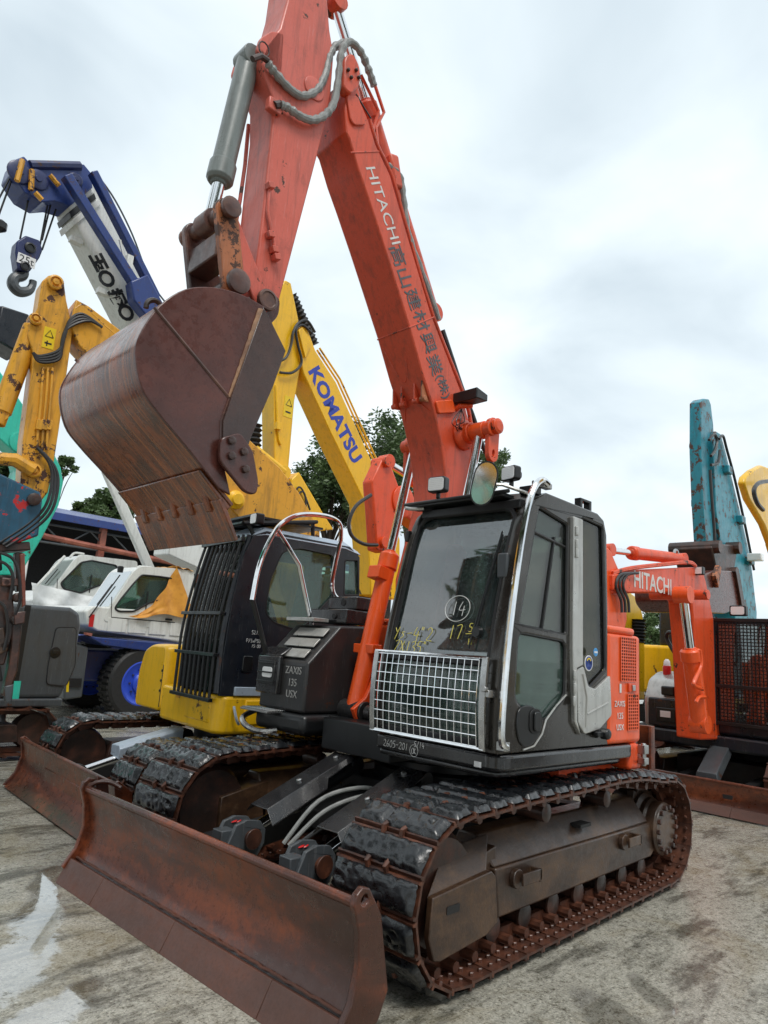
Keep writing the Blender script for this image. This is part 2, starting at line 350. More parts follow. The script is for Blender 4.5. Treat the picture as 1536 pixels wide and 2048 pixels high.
# glass: tinted, speckled with rain
def glass(name, tint, refl=.35, drops=.5, haze=.05, hcol=(.5, .55, .56), grad=None):
    t = NT(name); t.N.remove(t.b)
    tr = t.n('ShaderNodeBsdfTransparent'); tr.inputs[0].default_value = (*tint, 1)
    gl = t.n('ShaderNodeBsdfGlossy'); gl.inputs['Roughness'].default_value = .03
    df = t.n('ShaderNodeBsdfDiffuse'); df.inputs[0].default_value = (*hcol, 1)
    vo = t.n('ShaderNodeTexVoronoi'); vo.inputs['Scale'].default_value = 150; t.link(t.pos(), vo.inputs['Vector'])
    dr = t.ramp(vo.outputs['Distance'], (.12, 1), (.26, 0))
    sel = t.ramp(t.noise(45, 2), (.52, 0), (.6, 1)); dr = t.mix(1, dr, sel, 'MULTIPLY')
    patch = t.ramp(t.noise(5, 3, .6, stretch=(1, 1, .5)), (.38, .15), (.65, 1)); dr = t.mix(1, dr, patch, 'MULTIPLY')
    bn = t.bump(dr, .6, .004); t.link(bn, gl.inputs['Normal'])
    lw = t.n('ShaderNodeLayerWeight'); lw.inputs[0].default_value = .35
    f = t.math('ADD', t.math('MULTIPLY', lw.outputs['Fresnel'], .9), refl*.35)
    m1 = t.n('ShaderNodeMixShader'); t.link(f, m1.inputs[0]); t.link(tr.outputs[0], m1.inputs[1]); t.link(gl.outputs[0], m1.inputs[2])
    hz = t.math('ADD', t.math('MULTIPLY', dr, drops), t.math('MULTIPLY', t.ramp(t.noise(2.2, 5, .6, stretch=(1, 1, .35)), (.35, .4), (.7, 1.6)), haze))
    m2 = t.n('ShaderNodeMixShader'); t.link(hz, m2.inputs[0]); t.link(m1.outputs[0], m2.inputs[1]); t.link(df.outputs[0], m2.inputs[2])
    t.link(m2.outputs[0], t.out.inputs[0]); return t
glass('glass', (.62, .68, .60), .06, .3, .02)
glass('glass_wind', (.46, .60, .58), .5, .5, .035, (.5, .66, .66))
glass('glass_dark', (.5, .47, .34), .0, .25, .02)
glass('glass_green', (.5, .68, .6), .06, .16, .10, (.30, .44, .40))
# ------------------------------------------------------------------ shared part builders
def ram(root, M, foot, pin, rb, rr, frac, name, bm='orange', hm=None, eye=True, n=18):
    foot = V(foot); pin = V(pin); d = (pin-foot); Ln = d.length; d.normalize(); g = foot+d*Ln*frac
    mb = MB(); mb.lathe([(rb*.6, 0), (rb, .02), (rb, (g-foot).length-.14), (rb*1.16, (g-foot).length-.135), (rb*1.16, (g-foot).length-.02), (rb*.95, (g-foot).length), (rr*1.25, (g-foot).length+.002), (rr*1.25, (g-foot).length+.02)], foot, d, n)
    ax = V((0, 1, 0)) if abs(d.y) < .7 else V((1, 0, 0))
    if eye: mb.cyl(foot-ax*rb*.95, foot+ax*rb*.95, rb*1.05, 16)
    b = mb.build(name, bm, root, M, .004)
    r = MB(); r.cyl(g-d*.05, pin-d*rb*.6, rr, n); r.build('rod', 'chrome', b)
    if eye:
        r = MB(); r.cyl(pin-ax*rb*.9, pin+ax*rb*.9, rb*1.0, 16); r.build('rod_eye', hm or bm, b, None, .004)
    return b
def pinboss(mb, x, y0, y1, z, r, n=20): mb.cyl((x, y0, z), (x, y1, z), r, n)
def track_path(xf, zf, Rf, xr, zr, Rr, top, nn=20):
    P = [(xr, zr-Rr), (xf, zf-Rf)]
    P = [(xr+(xf-xr)*i/30, (zr-Rr)+((zf-Rf)-(zr-Rr))*i/30) for i in range(30)]
    P += [(xf+Rf*math.cos(-PI/2+PI*i/nn*.97), zf+Rf*math.sin(-PI/2+PI*i/nn*.97)) for i in range(nn+1)]
    tp = [(xf*.9, zf+Rf)]+list(top)+[(xr*.9, zr+Rr)]
    P += sp2(tp, 6)[1:-1]
    P += [(xr+Rr*math.cos(PI/2+PI*i/nn), zr+Rr*math.sin(PI/2+PI*i/nn)) for i in range(nn)]
    return P
def resample(P, n):
    P = P+[P[0]]; S = [0]
    for i in range(len(P)-1): S.append(S[-1]+math.dist(P[i], P[i+1]))
    out = []; j = 0
    for k in range(n):
        t = S[-1]*k/n
        while S[j+1] < t: j += 1
        u = (t-S[j])/max(1e-9, S[j+1]-S[j]); out.append((P[j][0]+(P[j+1][0]-P[j][0])*u, P[j][1]+(P[j+1][1]-P[j][1])*u))
    return out, S[-1]
def shoe_mesh(p, w, detail=True):
    mb = MB(); h = .011
    prof = [(-.5*p, -h), (-.5*p, .004), (-.47*p, .020), (-.41*p, .020), (-.38*p, .002), (.38*p, .002), (.41*p, .017), (.47*p, .017), (.50*p, .0), (.53*p, -.004), (.53*p, -h-.006), (.40*p, -h)]
    mb.prism(prof, -w/2, w/2)
    if detail:
        for sx in (-.22, .22):
            for sy in (-.42, -.30, .30, .42): mb.lathe([(.013, 0), (.013, -.014), (.009, -.018)], (sx*p, sy*w, -h), (0, 0, 1), 6)
        for sy in (-.075, .075):
            mb.prism([(-.56*p, -h), (.5*p, -h), (.56*p, -.05), (.40*p, -.085), (-.36*p, -.085), (-.56*p, -.05)], sy-.016, sy+.016)
        for sy in (-.055, .045): mb.tube([(-.60*p, sy*w*2.2, .004), (-.5*p, sy*w*2.2, .03), (-.36*p, sy*w*2.2, .028), (-.28*p, sy*w*2.2, .0)], .016, 6)
        mb.cyl((-.45*p, -.17, -.05), (-.45*p, .17, -.05), .026, 8)
    return mb
def pad_mesh(p, w, seed, hgt=.04):
    nx, ny = 9, 30; mb = MB(); rnd = random.Random(seed); of = V((seed*7.3, seed*3.1, 0)); vs_ = []
    miss = rnd.uniform(-.6, .6)
    for i in range(nx+1):
        for j in range(ny+1):
            u = i/nx*2-1; v = j/ny*2-1
            q = V((u, v*2.2, 0))*1.5+of
            eu = u*(.99+.12*noise.noise(q*1.9+V((9, 0, 0)))); ev = v*(1+.035*noise.noise(q*2.1))
            edge = max(abs(u)**8, abs(v)**20)
            z = hgt*(1-edge*.55)*(.95+.14*noise.noise(q*.8)+.10*noise.noise(q*2.2+V((0, 0, 4)))+.06*noise.noise(q*5.5))
            ck = noise.noise(q*1.6+V((3, 8, 2)))
            if abs(ck) < .05: z *= .72
            if ck > .40 and abs(v) > .3: z *= .35
            if abs(v-miss) < .07 and seed % 3 == 0: z *= .2
            if max(abs(u), abs(v)) > .999: z = .004
            vs_.append((eu*.425*p, ev*.482*w, max(.003, z)))
    fs_ = [(i*(ny+1)+j, (i+1)*(ny+1)+j, (i+1)*(ny+1)+j+1, i*(ny+1)+j+1) for i in range(nx) for j in range(ny)]
    return mb.add(vs_, fs_)
def track(root, M, yc, w, P, n, pads=True, frame='frame_mud', detail=True, nvar=12, hgt=.036, padmat='tar_pad', shoemat='track_rust', name='track', bottom=0.0):
    pts, Ls = resample(P, n); p = Ls/n
    # the chain loop is the part, shoes and pads are its pieces
    ch = MB(); m_ = len(pts)
    for sy in (-.05, .05):
        outer = []; inner = []
        for i in range(m_):
            a, b = pts[i-1], pts[(i+1) % m_]; t = V((b[0]-a[0], 0, b[1]-a[1])).normalized(); nn = V((t.z, 0, -t.x))
            c = V((pts[i][0], yc+sy, pts[i][1])); outer.append(c-nn*.02); inner.append(c-nn*.07)
        ring = [[(q.x, yc+sy-.012, q.z) for q in outer], [(q.x, yc+sy+.012, q.z) for q in outer], [(q.x, yc+sy+.012, q.z) for q in inner], [(q.x, yc+sy-.012, q.z) for q in inner]]
        for k in range(4):
            A, B = ring[k], ring[(k+1) % 4]
            ch.add(A+B, [(i, (i+1) % m_, m_+(i+1) % m_, m_+i) for i in range(m_)])
    T = ch.build(name, shoemat, root, M)
    s0 = None; pv = []
    for i in range(m_):
        a, b = pts[i-1], pts[(i+1) % m_]; t = V((b[0]-a[0], 0, b[1]-a[1])).normalized(); nn = V((t.z, 0, -t.x)); yy = nn.cross(t)
        X = Matrix(((t.x, yy.x, nn.x, pts[i][0]), (t.y, yy.y, nn.y, yc), (t.z, yy.z, nn.z, pts[i][1]), (0, 0, 0, 1)))
        if s0 is None: s0 = shoe_mesh(p, w, detail).build('track_shoe', shoemat, T, X); s0.matrix_basis = X
        else: inst(s0, T, X)
        if pads:
            k = random.randrange(nvar)
            Z = X @ Matrix.Translation((0, 0, .012))
            if len(pv) < nvar:
                o = pad_mesh(p, w, len(pv)+1, hgt).build('rubber_pad', padmat, T, Z, smooth=60); pv.append(o)
            else:
                o = inst(pv[k], T, Z @ Matrix.Rotation(PI if random.random() < .5 else 0, 4, 'Z'))
            if nn.z < -.9: o.scale.z = .45
    return T
def gridbars(x, ys, zs, r, mb, fx=None):
    for y in ys: mb.tube([(fx(z) if fx else x, y, z) for z in zs], r, 5)
    for z in zs: mb.tube([(fx(z) if fx else x, y, z) for y in (ys[0], ys[-1])], r, 5)
# ------------------------------------------------------------------ ground
G0 = Frame()
t = NT('wet_concrete'); g = t.n('ShaderNodeNewGeometry'); t._pos = g.outputs['Position']; P_ = t._pos
big = t.noise(.35, 5, .6); med = t.noise(2.2, 6, .65); fin = t.noise(22, 7, .78); grit = t.noise(75, 4, .75); stain = t.noise(1.1, 6, .7, dist=.8)
c = t.mix(t.ramp(med, (.3, 0), (.72, 1)), sr(112, 108, 96), sr(174, 170, 157))
c = t.mix(t.ramp(fin, (.38, 0), (.7, .8)), c, sr(200, 197, 185))
c = t.mix(t.ramp(fin, (.33, .85), (.47, 0)), c, sr(78, 72, 60))
c = t.mix(t.ramp(grit, (.34, .85), (.46, 0)), c, sr(56, 54, 48))
c = t.mix(t.ramp(grit, (.56, 0), (.68, .85)), c, sr(222, 217, 200))
c = t.mix(t.ramp(stain, (.5, 0), (.68, .55)), c, sr(122, 106, 66))
vo = t.n('ShaderNodeTexVoronoi'); vo.inputs['Scale'].default_value = 34; t.link(P_, vo.inputs['Vector'])
c = t.mix(t.ramp(vo.outputs['Distance'], (.1, .5), (.2, 0)), c, sr(120, 112, 98))
# dark oily tyre scuffs along the tracks
scf = t.noise(1.3, 6, .7, stretch=(1.0, 3.2, 1))
c = t.mix(t.ramp(scf, (.50, 0), (.62, .7)), c, sr(54, 52, 44))
# standing water: ellipses at their places on the slab, broken by noise
def ell(px, py, rx, ry, ang):
    q = G0.z(px, py, 0); mp = t.n('ShaderNodeMapping'); mp.vector_type = 'TEXTURE'
    mp.inputs['Location'].default_value = (q.x, q.y, 0); mp.inputs['Rotation'].default_value = (0, 0, math.radians(ang)); mp.inputs['Scale'].default_value = (rx, ry, 1e6)
    t.link(P_, mp.inputs[0]); ln = t.n('ShaderNodeVectorMath', operation='LENGTH'); t.link(mp.outputs[0], ln.inputs[0])
    return t.math('SUBTRACT', 1.0, ln.outputs['Value'])
pm = None
for a in ((75, 1830, .42, .15, 62), (40, 1925, .5, .16, 55), (100, 2030, .30, .14, 20), (1230, 2040, .36, .14, 60), (1300, 1985, .22, .08, 50), (1290, 1765, .10, .08, 0), (95, 1765, .36, .12, 60), (160, 1985, .2, .1, 40)):
    e_ = ell(*a); pm = e_ if pm is None else t.math('MAXIMUM', pm, e_)
pm = t.math('ADD', pm, t.math('MULTIPLY', t.math('SUBTRACT', t.noise(5.5, 10, .78), .5), 2.0))
pud = t.ramp(pm, (.06, 0), (.30, 1))
damp = t.ramp(t.math('ADD', big, t.math('MULTIPLY', med, .3)), (.50, 0), (.72, 1))
c2 = t.mix(pud, c, t.mix(.3, c, sr(60, 56, 46)))
rg = t.mix(pud, t.mix(damp, t.ramp(t.mix(.5, med, fin), (.36, .06), (.62, .34)), .06), .015)
t.set(Base_Color=c2, Roughness=rg, Specular_IOR_Level=t.mix(pud, .55, 1.0), Coat_Weight=pud, Coat_Roughness=.02, Coat_IOR=1.9)
hgt = t.mix(.35, fin, grit); rip = t.noise(18, 2, .5)
hh = t.mix(pud, hgt, t.mix(.16, .5, rip))
t.set(Normal=t.bump(hh, .32, .010))
mb = MB(); S_ = 600; mb.add([(-S_, -S_, 0), (S_, -S_, 0), (S_, S_, 0), (-S_, S_, 0)], [(0, 1, 2, 3)])
tag(mb.build('ground', 'wet_concrete', smooth=0), kind='structure')
# ------------------------------------------------------------------ MAIN EXCAVATOR (undercarriage frame = world, upper turned a little)
EX = thing('excavator', 'orange excavator in front, lettered boom raised, rusty bucket tucked, dark grey cab', 'excavator', None, 'excavators parked in the yard')
W0 = Frame(); U = Frame(0, 0, -2.537); UM = U.M
H_ = 1.272; TW = .537
# ---- tracks
MP = track_path(1.46, .415, .37, -1.09, .40, .35, [(.9, .80), (.3, .805), (-.2, .815), (-.6, .80)])
for s in (1, -1):
    T = track(EX, None, s*(H_-TW/2), TW, MP, 46)
    yo = s*(H_-.10); yi = s*(H_-TW+.12)
    fr = MB()
    o_ = W0.prof([(992, 1738), (1300, 1645), (1309, 1700), (1302, 1714), (996, 1838)], 1.172)
    prof = o_
    fr.prism(prof, min(yo, yi), max(yo, yi))
    # sloping roof of the frame, and the idler guard in front
    ym = (yo+yi)/2
    fr.loft([[(x, yo-s*.012, z), (x, yi, z), (x, yi+s*.06, .62), (x, ym+s*.02, .62)] for x, z in ((o_[0][0], o_[0][1]), (o_[1][0], o_[1][1]))])
    F_ = fr.build('track_frame', 'frame_mud', EX, None, .012)
    gb = MB(); gpf = W0.prof([(866, 1797), (984, 1742), (992, 1752), (996, 1845), (972, 1872), (880, 1925), (868, 1925), (858, 1880)], H_-.05); gb.prism(gpf, min(s*(H_-.085), s*(H_-.05)), max(s*(H_-.085), s*(H_-.05))); gb.loft([[(gpf[0][0], s*(H_-.086), gpf[0][1]-.005), (gpf[1][0], s*(H_-.086), gpf[1][1]-.005), (gpf[1][0], s*(H_-.086), gpf[1][1]-.03), (gpf[0][0], s*(H_-.086), gpf[0][1]-.03)], [(1.40, s*(H_-.20), .60), (1.02, s*(H_-.20), .62), (1.02, s*(H_-.20), .595), (1.40, s*(H_-.20), .575)]])
    gb.prism([(1.42, .49), (1.02, .57), (1.02, .22), (1.42, .22)], min(yi, s*(H_-.14)), max(yi, s*(H_-.14)))
    gb.build('idler_guard', 'frame_mud', F_, None, .006)
    q_ = W0.y(906, 1818, H_-.05); sb_ = MB(); sb_.prism(rrect(q_.x-.05, q_.x+.05, q_.z-.018, q_.z+.018, .008), *sorted((s*(H_-.06), s*(H_-.047)))); sb_.build('slot_shade_plate', 'black_matte', F_)  # no hole here: thin black plate paints the shade inside a slot
    for cxx in (.80, -.52):
        hb = MB(); hb.prism([(cxx-.09, .36), (cxx-.09, .43), (cxx-.07, .43), (cxx-.07, .365)], *sorted((yo, yo+s*.06)))
        hb.bx(cxx-.09, cxx+.10, *sorted((yo+s*.045, yo+s*.06)), .37, .43)
        hb.prism(circ(cxx+.10, .40, .05, 14), *sorted((yo, yo+s*.03)))
        hb.build('step_hoop', 'frame_mud', F_, None, .004)
    sl_ = MB(); sl_.bx(-.02, .12, *sorted((ym+s*.06, ym+s*.14)), .545, .565); sl_.build('slot_cover', 'black_matte', F_)
    for i in range(7):
        x = 1.02-i*.31; r = MB()
        r.lathe([(.02, -.14), (.04, -.13), (.066, -.12), (.066, -.10), (.05, -.09), (.05, .09), (.066, .10), (.066, .115), (.04, .12), (.02, .122)], (x, ym, .16), (0, s, 0), 16)
        r.build('roller', 'old_iron', F_, None)
    for x in (.45, -.35):
        r = MB(); r.lathe([(.03, -.1), (.055, -.09), (.055, .09), (.03, .1)], (x, ym, .665), (0, 1, 0), 14); r.bx(x-.03, x+.03, ym-.02, ym+.02, .58, .66); r.build('carrier_roller', 'old_iron', F_)
    r = MB(); r.lathe([(.06, -.12), (.25, -.11), (.28, -.06), (.28, -.045), (.24, -.03), (.24, .03), (.28, .045), (.28, .06), (.25, .11), (.06, .12)], (1.46, s*(H_-TW/2), .415), (0, 1, 0), 30); r.build('idler', 'old_iron', EX)
    r = MB(); yc = s*(H_-TW/2); teeth = []
    for i in range(42):
        a = 2*PI*i/42; teeth.append((-1.09+(.29 if i % 2 else .25)*math.cos(a), .40+(.29 if i % 2 else .25)*math.sin(a)))
    r.prism(teeth, yc-.025, yc+.025)
    r.lathe([(.23, -.16), (.23, .03), (.235, .05), (.20, .07), (.20, .10), (.185, .12), (.185, .185), (.17, .20), (.17, .205), (.02, .207)], (-1.09, yc, .40), (0, s, 0), 30)
    SP = r.build('sprocket', 'frame_mud', EX, None, .004)
    b = MB()
    for i in range(14):
        a = 2*PI*i/14; b.lathe([(.018, 0), (.018, .02), (.012, .024)], (-1.09+.155*math.cos(a), yc+s*.205, .40+.155*math.sin(a)), (0, s, 0), 6)
    b.build('bolt_ring', 'old_iron', SP)
# ---- centre frame
mb = MB(); mb.bx(-.62, .62, -.5, .5, .36, .66); mb.bx(-.62, -.42, -.9, .9, .38, .56); mb.bx(.42, .62, -.9, .9, .38, .56)
mb.loft([[(.6, y*.42, .40), (.6, y*.42, .60), (.6, y*.22, .60), (.6, y*.22, .40)] for y in (1,)]+[[(1.0, .50, .34), (1.0, .50, .46), (1.0, .30, .46), (1.0, .30, .34)]])
mb.loft([[(.6, -.42, .40), (.6, -.42, .60), (.6, -.22, .60), (.6, -.22, .40)], [(1.0, -.50, .34), (1.0, -.50, .46), (1.0, -.30, .46), (1.0, -.30, .34)]])
mb.build('centre_frame', 'black_matte', EX, None, .01)
mb = MB(); mb.lathe([(.52, .64), (.56, .66), (.56, .74), (.50, .75), (.50, .80), (.55, .81), (.55, .90), (.4, .93)], (0, 0, 0), (0, 0, 1), 40); mb.build('swing_bearing', 'black', EX, None, .004)
# ---- blade
bp = sp2([(2.155, .555), (2.115, .45), (2.095, .32), (2.12, .19), (2.175, .095)], 5)
back = [(q[0]-.028, q[1]) for q in reversed(bp)]
mb = MB(); mb.prism(bp+back, -H_+.02, H_-.02)
mb.tube([(2.145, -H_+.02, .558), (2.145, H_-.02, .558)], .022, 10)
mb.prism([(2.09, .50), (2.05, .45), (1.99, .16), (2.14, .12), (2.06, .3)], -1.0, 1.0)
BL = mb.build('blade', 'blade_rust', EX, Matrix.Translation((.05, 0, -.012)), .004)
js = [-H_+.02, W0.x(245, 1798, 2.235).y, W0.x(495, 1950, 2.235).y, 1.10-.3, H_-.02]
js = [-H_+.01, -.78, .02, .82, H_-.01]
for a, b in zip(js[:-1], js[1:]):
    m = MB(); m.prism([(2.170, .142), (2.190, .148), (2.262, .012), (2.245, .006)], a+.0015, b-.0015); m.build('cutting_edge', 'edge_rust', BL, None, .003)
wl = MB(); wl.tube([(2.155+.012*math.sin(i*3.1)*.25, -H_+.03+i*(2*H_-.06)/60, .150+.002*math.sin(i*1.7)) for i in range(61)], .007, 6); wl.build('weld_bead', 'edge_rust', BL)
for s in (1, -1):
    m = MB(); e_ = [(2.175, .60), (2.14, .625), (2.10, .615), (2.02, .50), (1.95, .20), (2.0, .10), (2.20, .06), (2.235, .10), (2.165, .2), (2.135, .33), (2.15, .46), (2.185, .56)]
    m.prism(e_, *sorted((s*(H_-.025), s*(H_+.008))), holes=[circ(2.125, .575, .022, 12)]); m.build('end_plate', 'blade_rust', BL, None, .006)
m = MB(); m.prism([(2.10, .56), (2.10, .64), (2.02, .60), (2.0, .5)], -H_+.02, -H_+.05); m.tube(spline([(2.15, -H_+.03, .565), (2.10, -H_+.06, .60), (2.03, -H_+.10, .60), (1.98, -H_+.16, .57)], 5), .016, 8); m.build('blade_gusset', 'blade_rust', BL, None, .004)
# blade lift arms, cylinders with bent steel guards, pin brackets
for y in (-.32, .32):
    m = MB(); m.prism([(2.02, .12), (2.02, .30), (.7, .44), (.6, .44), (.6, .30)], y*1.9-.055, y*1.9+.055); m.build('lift_arm', 'black_matte', EX, None, .01)
    pin = V((1.56, y, .40)); ft = V((.70, y, .74))
    k = MB()
    for dy in (-.085, .055): k.prism([(1.66, .49), (1.74, .47), (1.80, .36), (1.95, .33), (2.06, .36), (2.06, .12), (1.60, .20), (1.49, .34), (1.49, .42), (1.54, .475)], y+dy, y+dy+.03, holes=[circ(1.56, .40, .03, 12)])
    k.bx(1.72, 1.83, y-.055, y+.055, .30, .44)
    for vi in range(len(k.v)): k.v[vi] = (1.56+(k.v[vi][0]-1.56)*.9-.05, y+(k.v[vi][1]-y)*.9, .40+(k.v[vi][2]-.40)*1.0+.015)
    k.build('pin_bracket', 'kob_grey', BL, None, .006)
    k = MB(); k.cyl((1.56, y-.10, .40), (1.56, y+.105, .40), .045, 20); k.cyl((1.56, y+.105, .40), (1.56, y+.115, .40), .06, 20); k.build('pivot_pin', 'track_rust', BL, None, .003)
    k = MB(); k.lathe([(.05, -.02), (.06, 0), (.06, .05), (.03, .07)], (1.60, y-.02, .47), (0, 0, 1), 12); k.build('grease_mark', 'sticker_red', BL) if False else None
    C = ram(EX, None, ft, pin+V((.04, 0, -.01)), .058, .032, .62, 'blade_cylinder', 'black')
    d = (ft-pin).normalized(); n_ = V((-d.z, 0, d.x)); n_ = n_ if n_.z > 0 else -n_
    g = MB(); R0 = pin+d*.10+n_*.115; R1 = pin+d*.86+n_*.115
    for (a, b, th) in ((V((0, -.10, 0)), V((0, .075, 0)), .008),):
        vs_ = []
        ring0 = [R0+V((0, -.12, -.045)), R0+V((0, -.085, .0)), R0+V((0, .085, 0)), R0+V((0, .15, -.085))]
        ring1 = [R1+V((0, -.12, -.045)), R1+V((0, -.085, .0)), R1+V((0, .085, 0)), R1+V((0, .11, -.03))]
        mid = [R0.lerp(R1, .62)+q for q in (V((0, -.12, -.045)), V((0, -.085, 0)), V((0, .085, 0)), V((0, .15, -.08)))]
        mid2 = [R0.lerp(R1, .66)+q for q in (V((0, -.12, -.045)), V((0, -.085, 0)), V((0, .085, 0)), V((0, .12, -.035)))]
        rings = []
        for rg_ in (ring0, mid, mid2, ring1): rings.append(rg_+[q-n_*.008 for q in reversed(rg_)])
        g.loft(rings)
    gd = g.build('cylinder_guard', 'deck_black', EX, None, .003)
    for f_ in (.45, .9): b = MB(); b.lathe([(.02, 0), (.02, .012), (.012, .016)], R0.lerp(R1, f_)+n_*.0, n_, 8); b.build('bolt', 'steel', gd)
    e_ = MB(); e_.lathe([(.03, 0), (.026, .004), (.014, .006)], (1.565, y-.07, .470), (.3, 0, 1), 9); e_.lathe([(.03, 0), (.022, .004), (.01, .006)], (1.60, y-.065, .474), (.2, 0, 1), 7); e_.build('grease_patch', 'sticker_red', BL, None)
for k in range(3):
    h = MB(); h.tube(spline([(1.45, -.12+.05*k, .36), (1.25, -.05+.06*k, .60-.05*k), (.95, .0+.05*k, .66-.04*k), (.70, .05+.04*k, .62), (.5, .05, .62)], 6), .014, 8); h.build('hose', 'sleeve' if k < 2 else 'hose', EX)

# ---- upper structure: decks and body
mb = MB(); dk = [(1.0, .22), (1.0, 1.13), (.97, 1.19), (.90, 1.21), (-.50, 1.21), (-.62, 1.15), (-.62, .22)]
mb.prism(rpoly(dk, .03), .945, 1.035, 'z')
mb.prism(rpoly([(q[0]-(.03 if q[0] > .5 else -.06), q[1]-(.05 if q[1] > 1 else 0)) for q in dk], .03), .905, .947, 'z')
DK = mb.build('cab_deck', 'deck_black', EX, UM, .018, 3)
m = MB(); m.bx(-.55, .15, .35, 1.05, .83, .903); m.build('deck_underside', 'orange', EX, UM, .008)
mb = MB(); mb.bx(-1.0, .85, -.5, .215, .83, 1.05); mb.bx(-1.0, .72, -1.2, -.5, .90, 1.05); mb.build('swing_frame', 'black', EX, UM, .01)
for y in (-.34, .185):
    m = MB(); m.prism([(.66, 1.02), (.72, 1.12), (.60, 1.2), (.38, 1.62), (.20, 1.66), (.05, 1.55), (-.5, 1.06), (-.5, 1.02)], y-.02, y+.02); m.build('boom_bracket', 'orange', EX, UM, .006)
# engine house and counterweight
mb = MB(); hp = [(-.19, 1.20), (-.63, 1.20)]+[(-.63-.06*math.sin(a), 1.14+.06*math.cos(a)) for a in (PI/6, PI/3, PI/2)]+[(-.69, .2), (-.69, -1.2), (-.05, -1.2), (-.05, .15), (-.19, .2)]
mb.prism(hp, 1.04, 1.78, 'z'); HS = mb.build('engine_house', 'orange_fresh', EX, UM, .03, 4)
mb = MB(); mb.prism([(-.19, .2), (-.19, 1.20), (-.58, 1.20), (-.66, 1.12), (-.66, -1.1), (-.05, -1.1), (-.05, .15)], 1.776, 1.83, 'z'); mb.build('engine_hood', 'orange_fresh', HS, None, .03, 4)
cwp = [(-.694, 1.04)]+[(-math.sqrt(1.49**2-y*y)*.97, y*.93) for y in [1.10-.1*i for i in range(23)]]+[(-.694, -1.04)]
mb = MB(); mb.prism(cwp, .96, 1.72, 'z'); mb.build('counterweight', 'orange', EX, UM, .05, 4)
# side door vents: bars over a flat black sheet that paints the shade in the holes
def vent(x0, x1, z0, z1, nx, nz, parent):
    b = MB(); b.bx(x0, x1, 1.203, 1.2045, z0, z1); v_ = b.build('vent', 'black_matte', parent)
    g = MB()
    for i in range(nx+1): x = x0+(x1-x0)*i/nx; g.bx(x-.0045, x+.0045, 1.205, 1.2095, z0, z1)
    for i in range(nz+1): z = z0+(z1-z0)*i/nz; g.bx(x0, x1, 1.205, 1.209, z-.0035, z+.0035)
    g.build('vent_grille', 'orange_fresh', v_)
vent(-.58, -.36, 1.46, 1.76, 7, 14, HS); vent(-.61, -.46, 1.13, 1.37, 5, 11, HS)
m = MB(); m.bx(-.575, -.465, 1.203, 1.215, 1.385, 1.445); m.build('door_latch_plate', 'orange', HS, None, .004); m = MB(); m.bx(-.54, -.50, 1.215, 1.225, 1.395, 1.435); m.build('door_latch', 'steel', HS, None, .003)
m = MB(); m.bx(-.37, -.345, 1.203, 1.205, 1.38, 1.44); m.build('paint_patch', 'white_mark', HS)
text('ZAXIS', (-.345, 1.205, 1.305), (-1, 0, 0), (0, 0, 1), .055, 'white_mark', HS, None, 1.0); text('135', (-.35, 1.205, 1.225), (-1, 0, 0), (0, 0, 1), .06, 'white_mark', HS); text('USX', (-.35, 1.205, 1.15), (-1, 0, 0), (0, 0, 1), .055, 'white_mark', HS)
m = MB(); m.lathe([(.07, 0), (.07, .14)], (-.58, 1.14, .90), (0, 0, 1), 16); m.bx(-.68, -.50, 1.05, 1.2, .86, 1.03); m.build('rear_skirt', 'orange', EX, UM, .03, 4)
m = MB(); m.bx(-.66, -.60, 1.205, 1.26, .97, 1.03); m.bx(-.66, -.60, 1.205, 1.26, .90, .945); m.cyl((-.63, 1.235, .89), (-.63, 1.235, 1.04), .018, 10); m.build('door_hinge', 'steel', EX, UM, .004)
m = MB()
for i in range(9): m.bx(-.28-.035*i, -.265-.035*i, 1.02, 1.14, 1.829, 1.834)
m.build('hood_louvre', 'black_matte', HS)
m = MB(); m.lathe([(.035, 0), (.035, .05), (.02, .06)], (-.1, 1.205, 1.12), (0, 1, 0), 12); m.bx(-.12, .0, 1.2, 1.235, 1.105, 1.135); m.build('grab_knob', 'black', EX, UM, .005)

# ---- cab
CF = [(1.04, 1.0), (1.2, 1.01), (1.40, 1.005), (1.55, .99), (1.75, .955), (1.9, .92), (2.1, .875), (2.26, .835), (2.4, .785), (2.5, .735), (2.56, .66)]
def cfx(z):
    for (a, b), (c_, d) in zip(CF[:-1], CF[1:]):
        if a <= z <= c_: return b+(d-b)*(z-a)/(c_-a)
    return CF[0][1] if z < CF[0][0] else CF[-1][1]
CY0, CY1 = .225, 1.19
outer = [(b, a) for a, b in CF]+[(.58, 2.60), (-.06, 2.585), (-.145, 2.55), (-.185, 2.45), (-.205, 1.9), (-.215, 1.04)]
upwin = [(.70, 2.42), (.66, 2.46), (.36, 2.43), (.345, 2.36), (.345, 1.735), (.835, 1.765)]
upwin = rpoly([(q.x, q.z) for q in (U.y(a, b, CY1) for a, b in ((1079, 1012), (1137, 1048), (1134, 1270), (1039, 1249)))], .03)
lowin = rpoly([(q.x, q.z) for q in (U.y(a, b, CY1) for a, b in ((1038, 1264), (1133, 1283), (1131, 1395), (1095, 1440), (1068, 1440), (1030, 1400)))], .05)
rearw = rpoly([(q.x, q.z) for q in (U.y(a, b, CY1) for a, b in ((1163, 1032), (1207, 1052), (1213, 1340), (1180, 1376), (1163, 1325)))], .03)
mb = MB(); mb.prism(outer, CY1-.05, CY1, holes=[upwin, lowin, rearw]); CB = mb.build('cab_side', 'cab_grey', EX, UM, .012, 3)
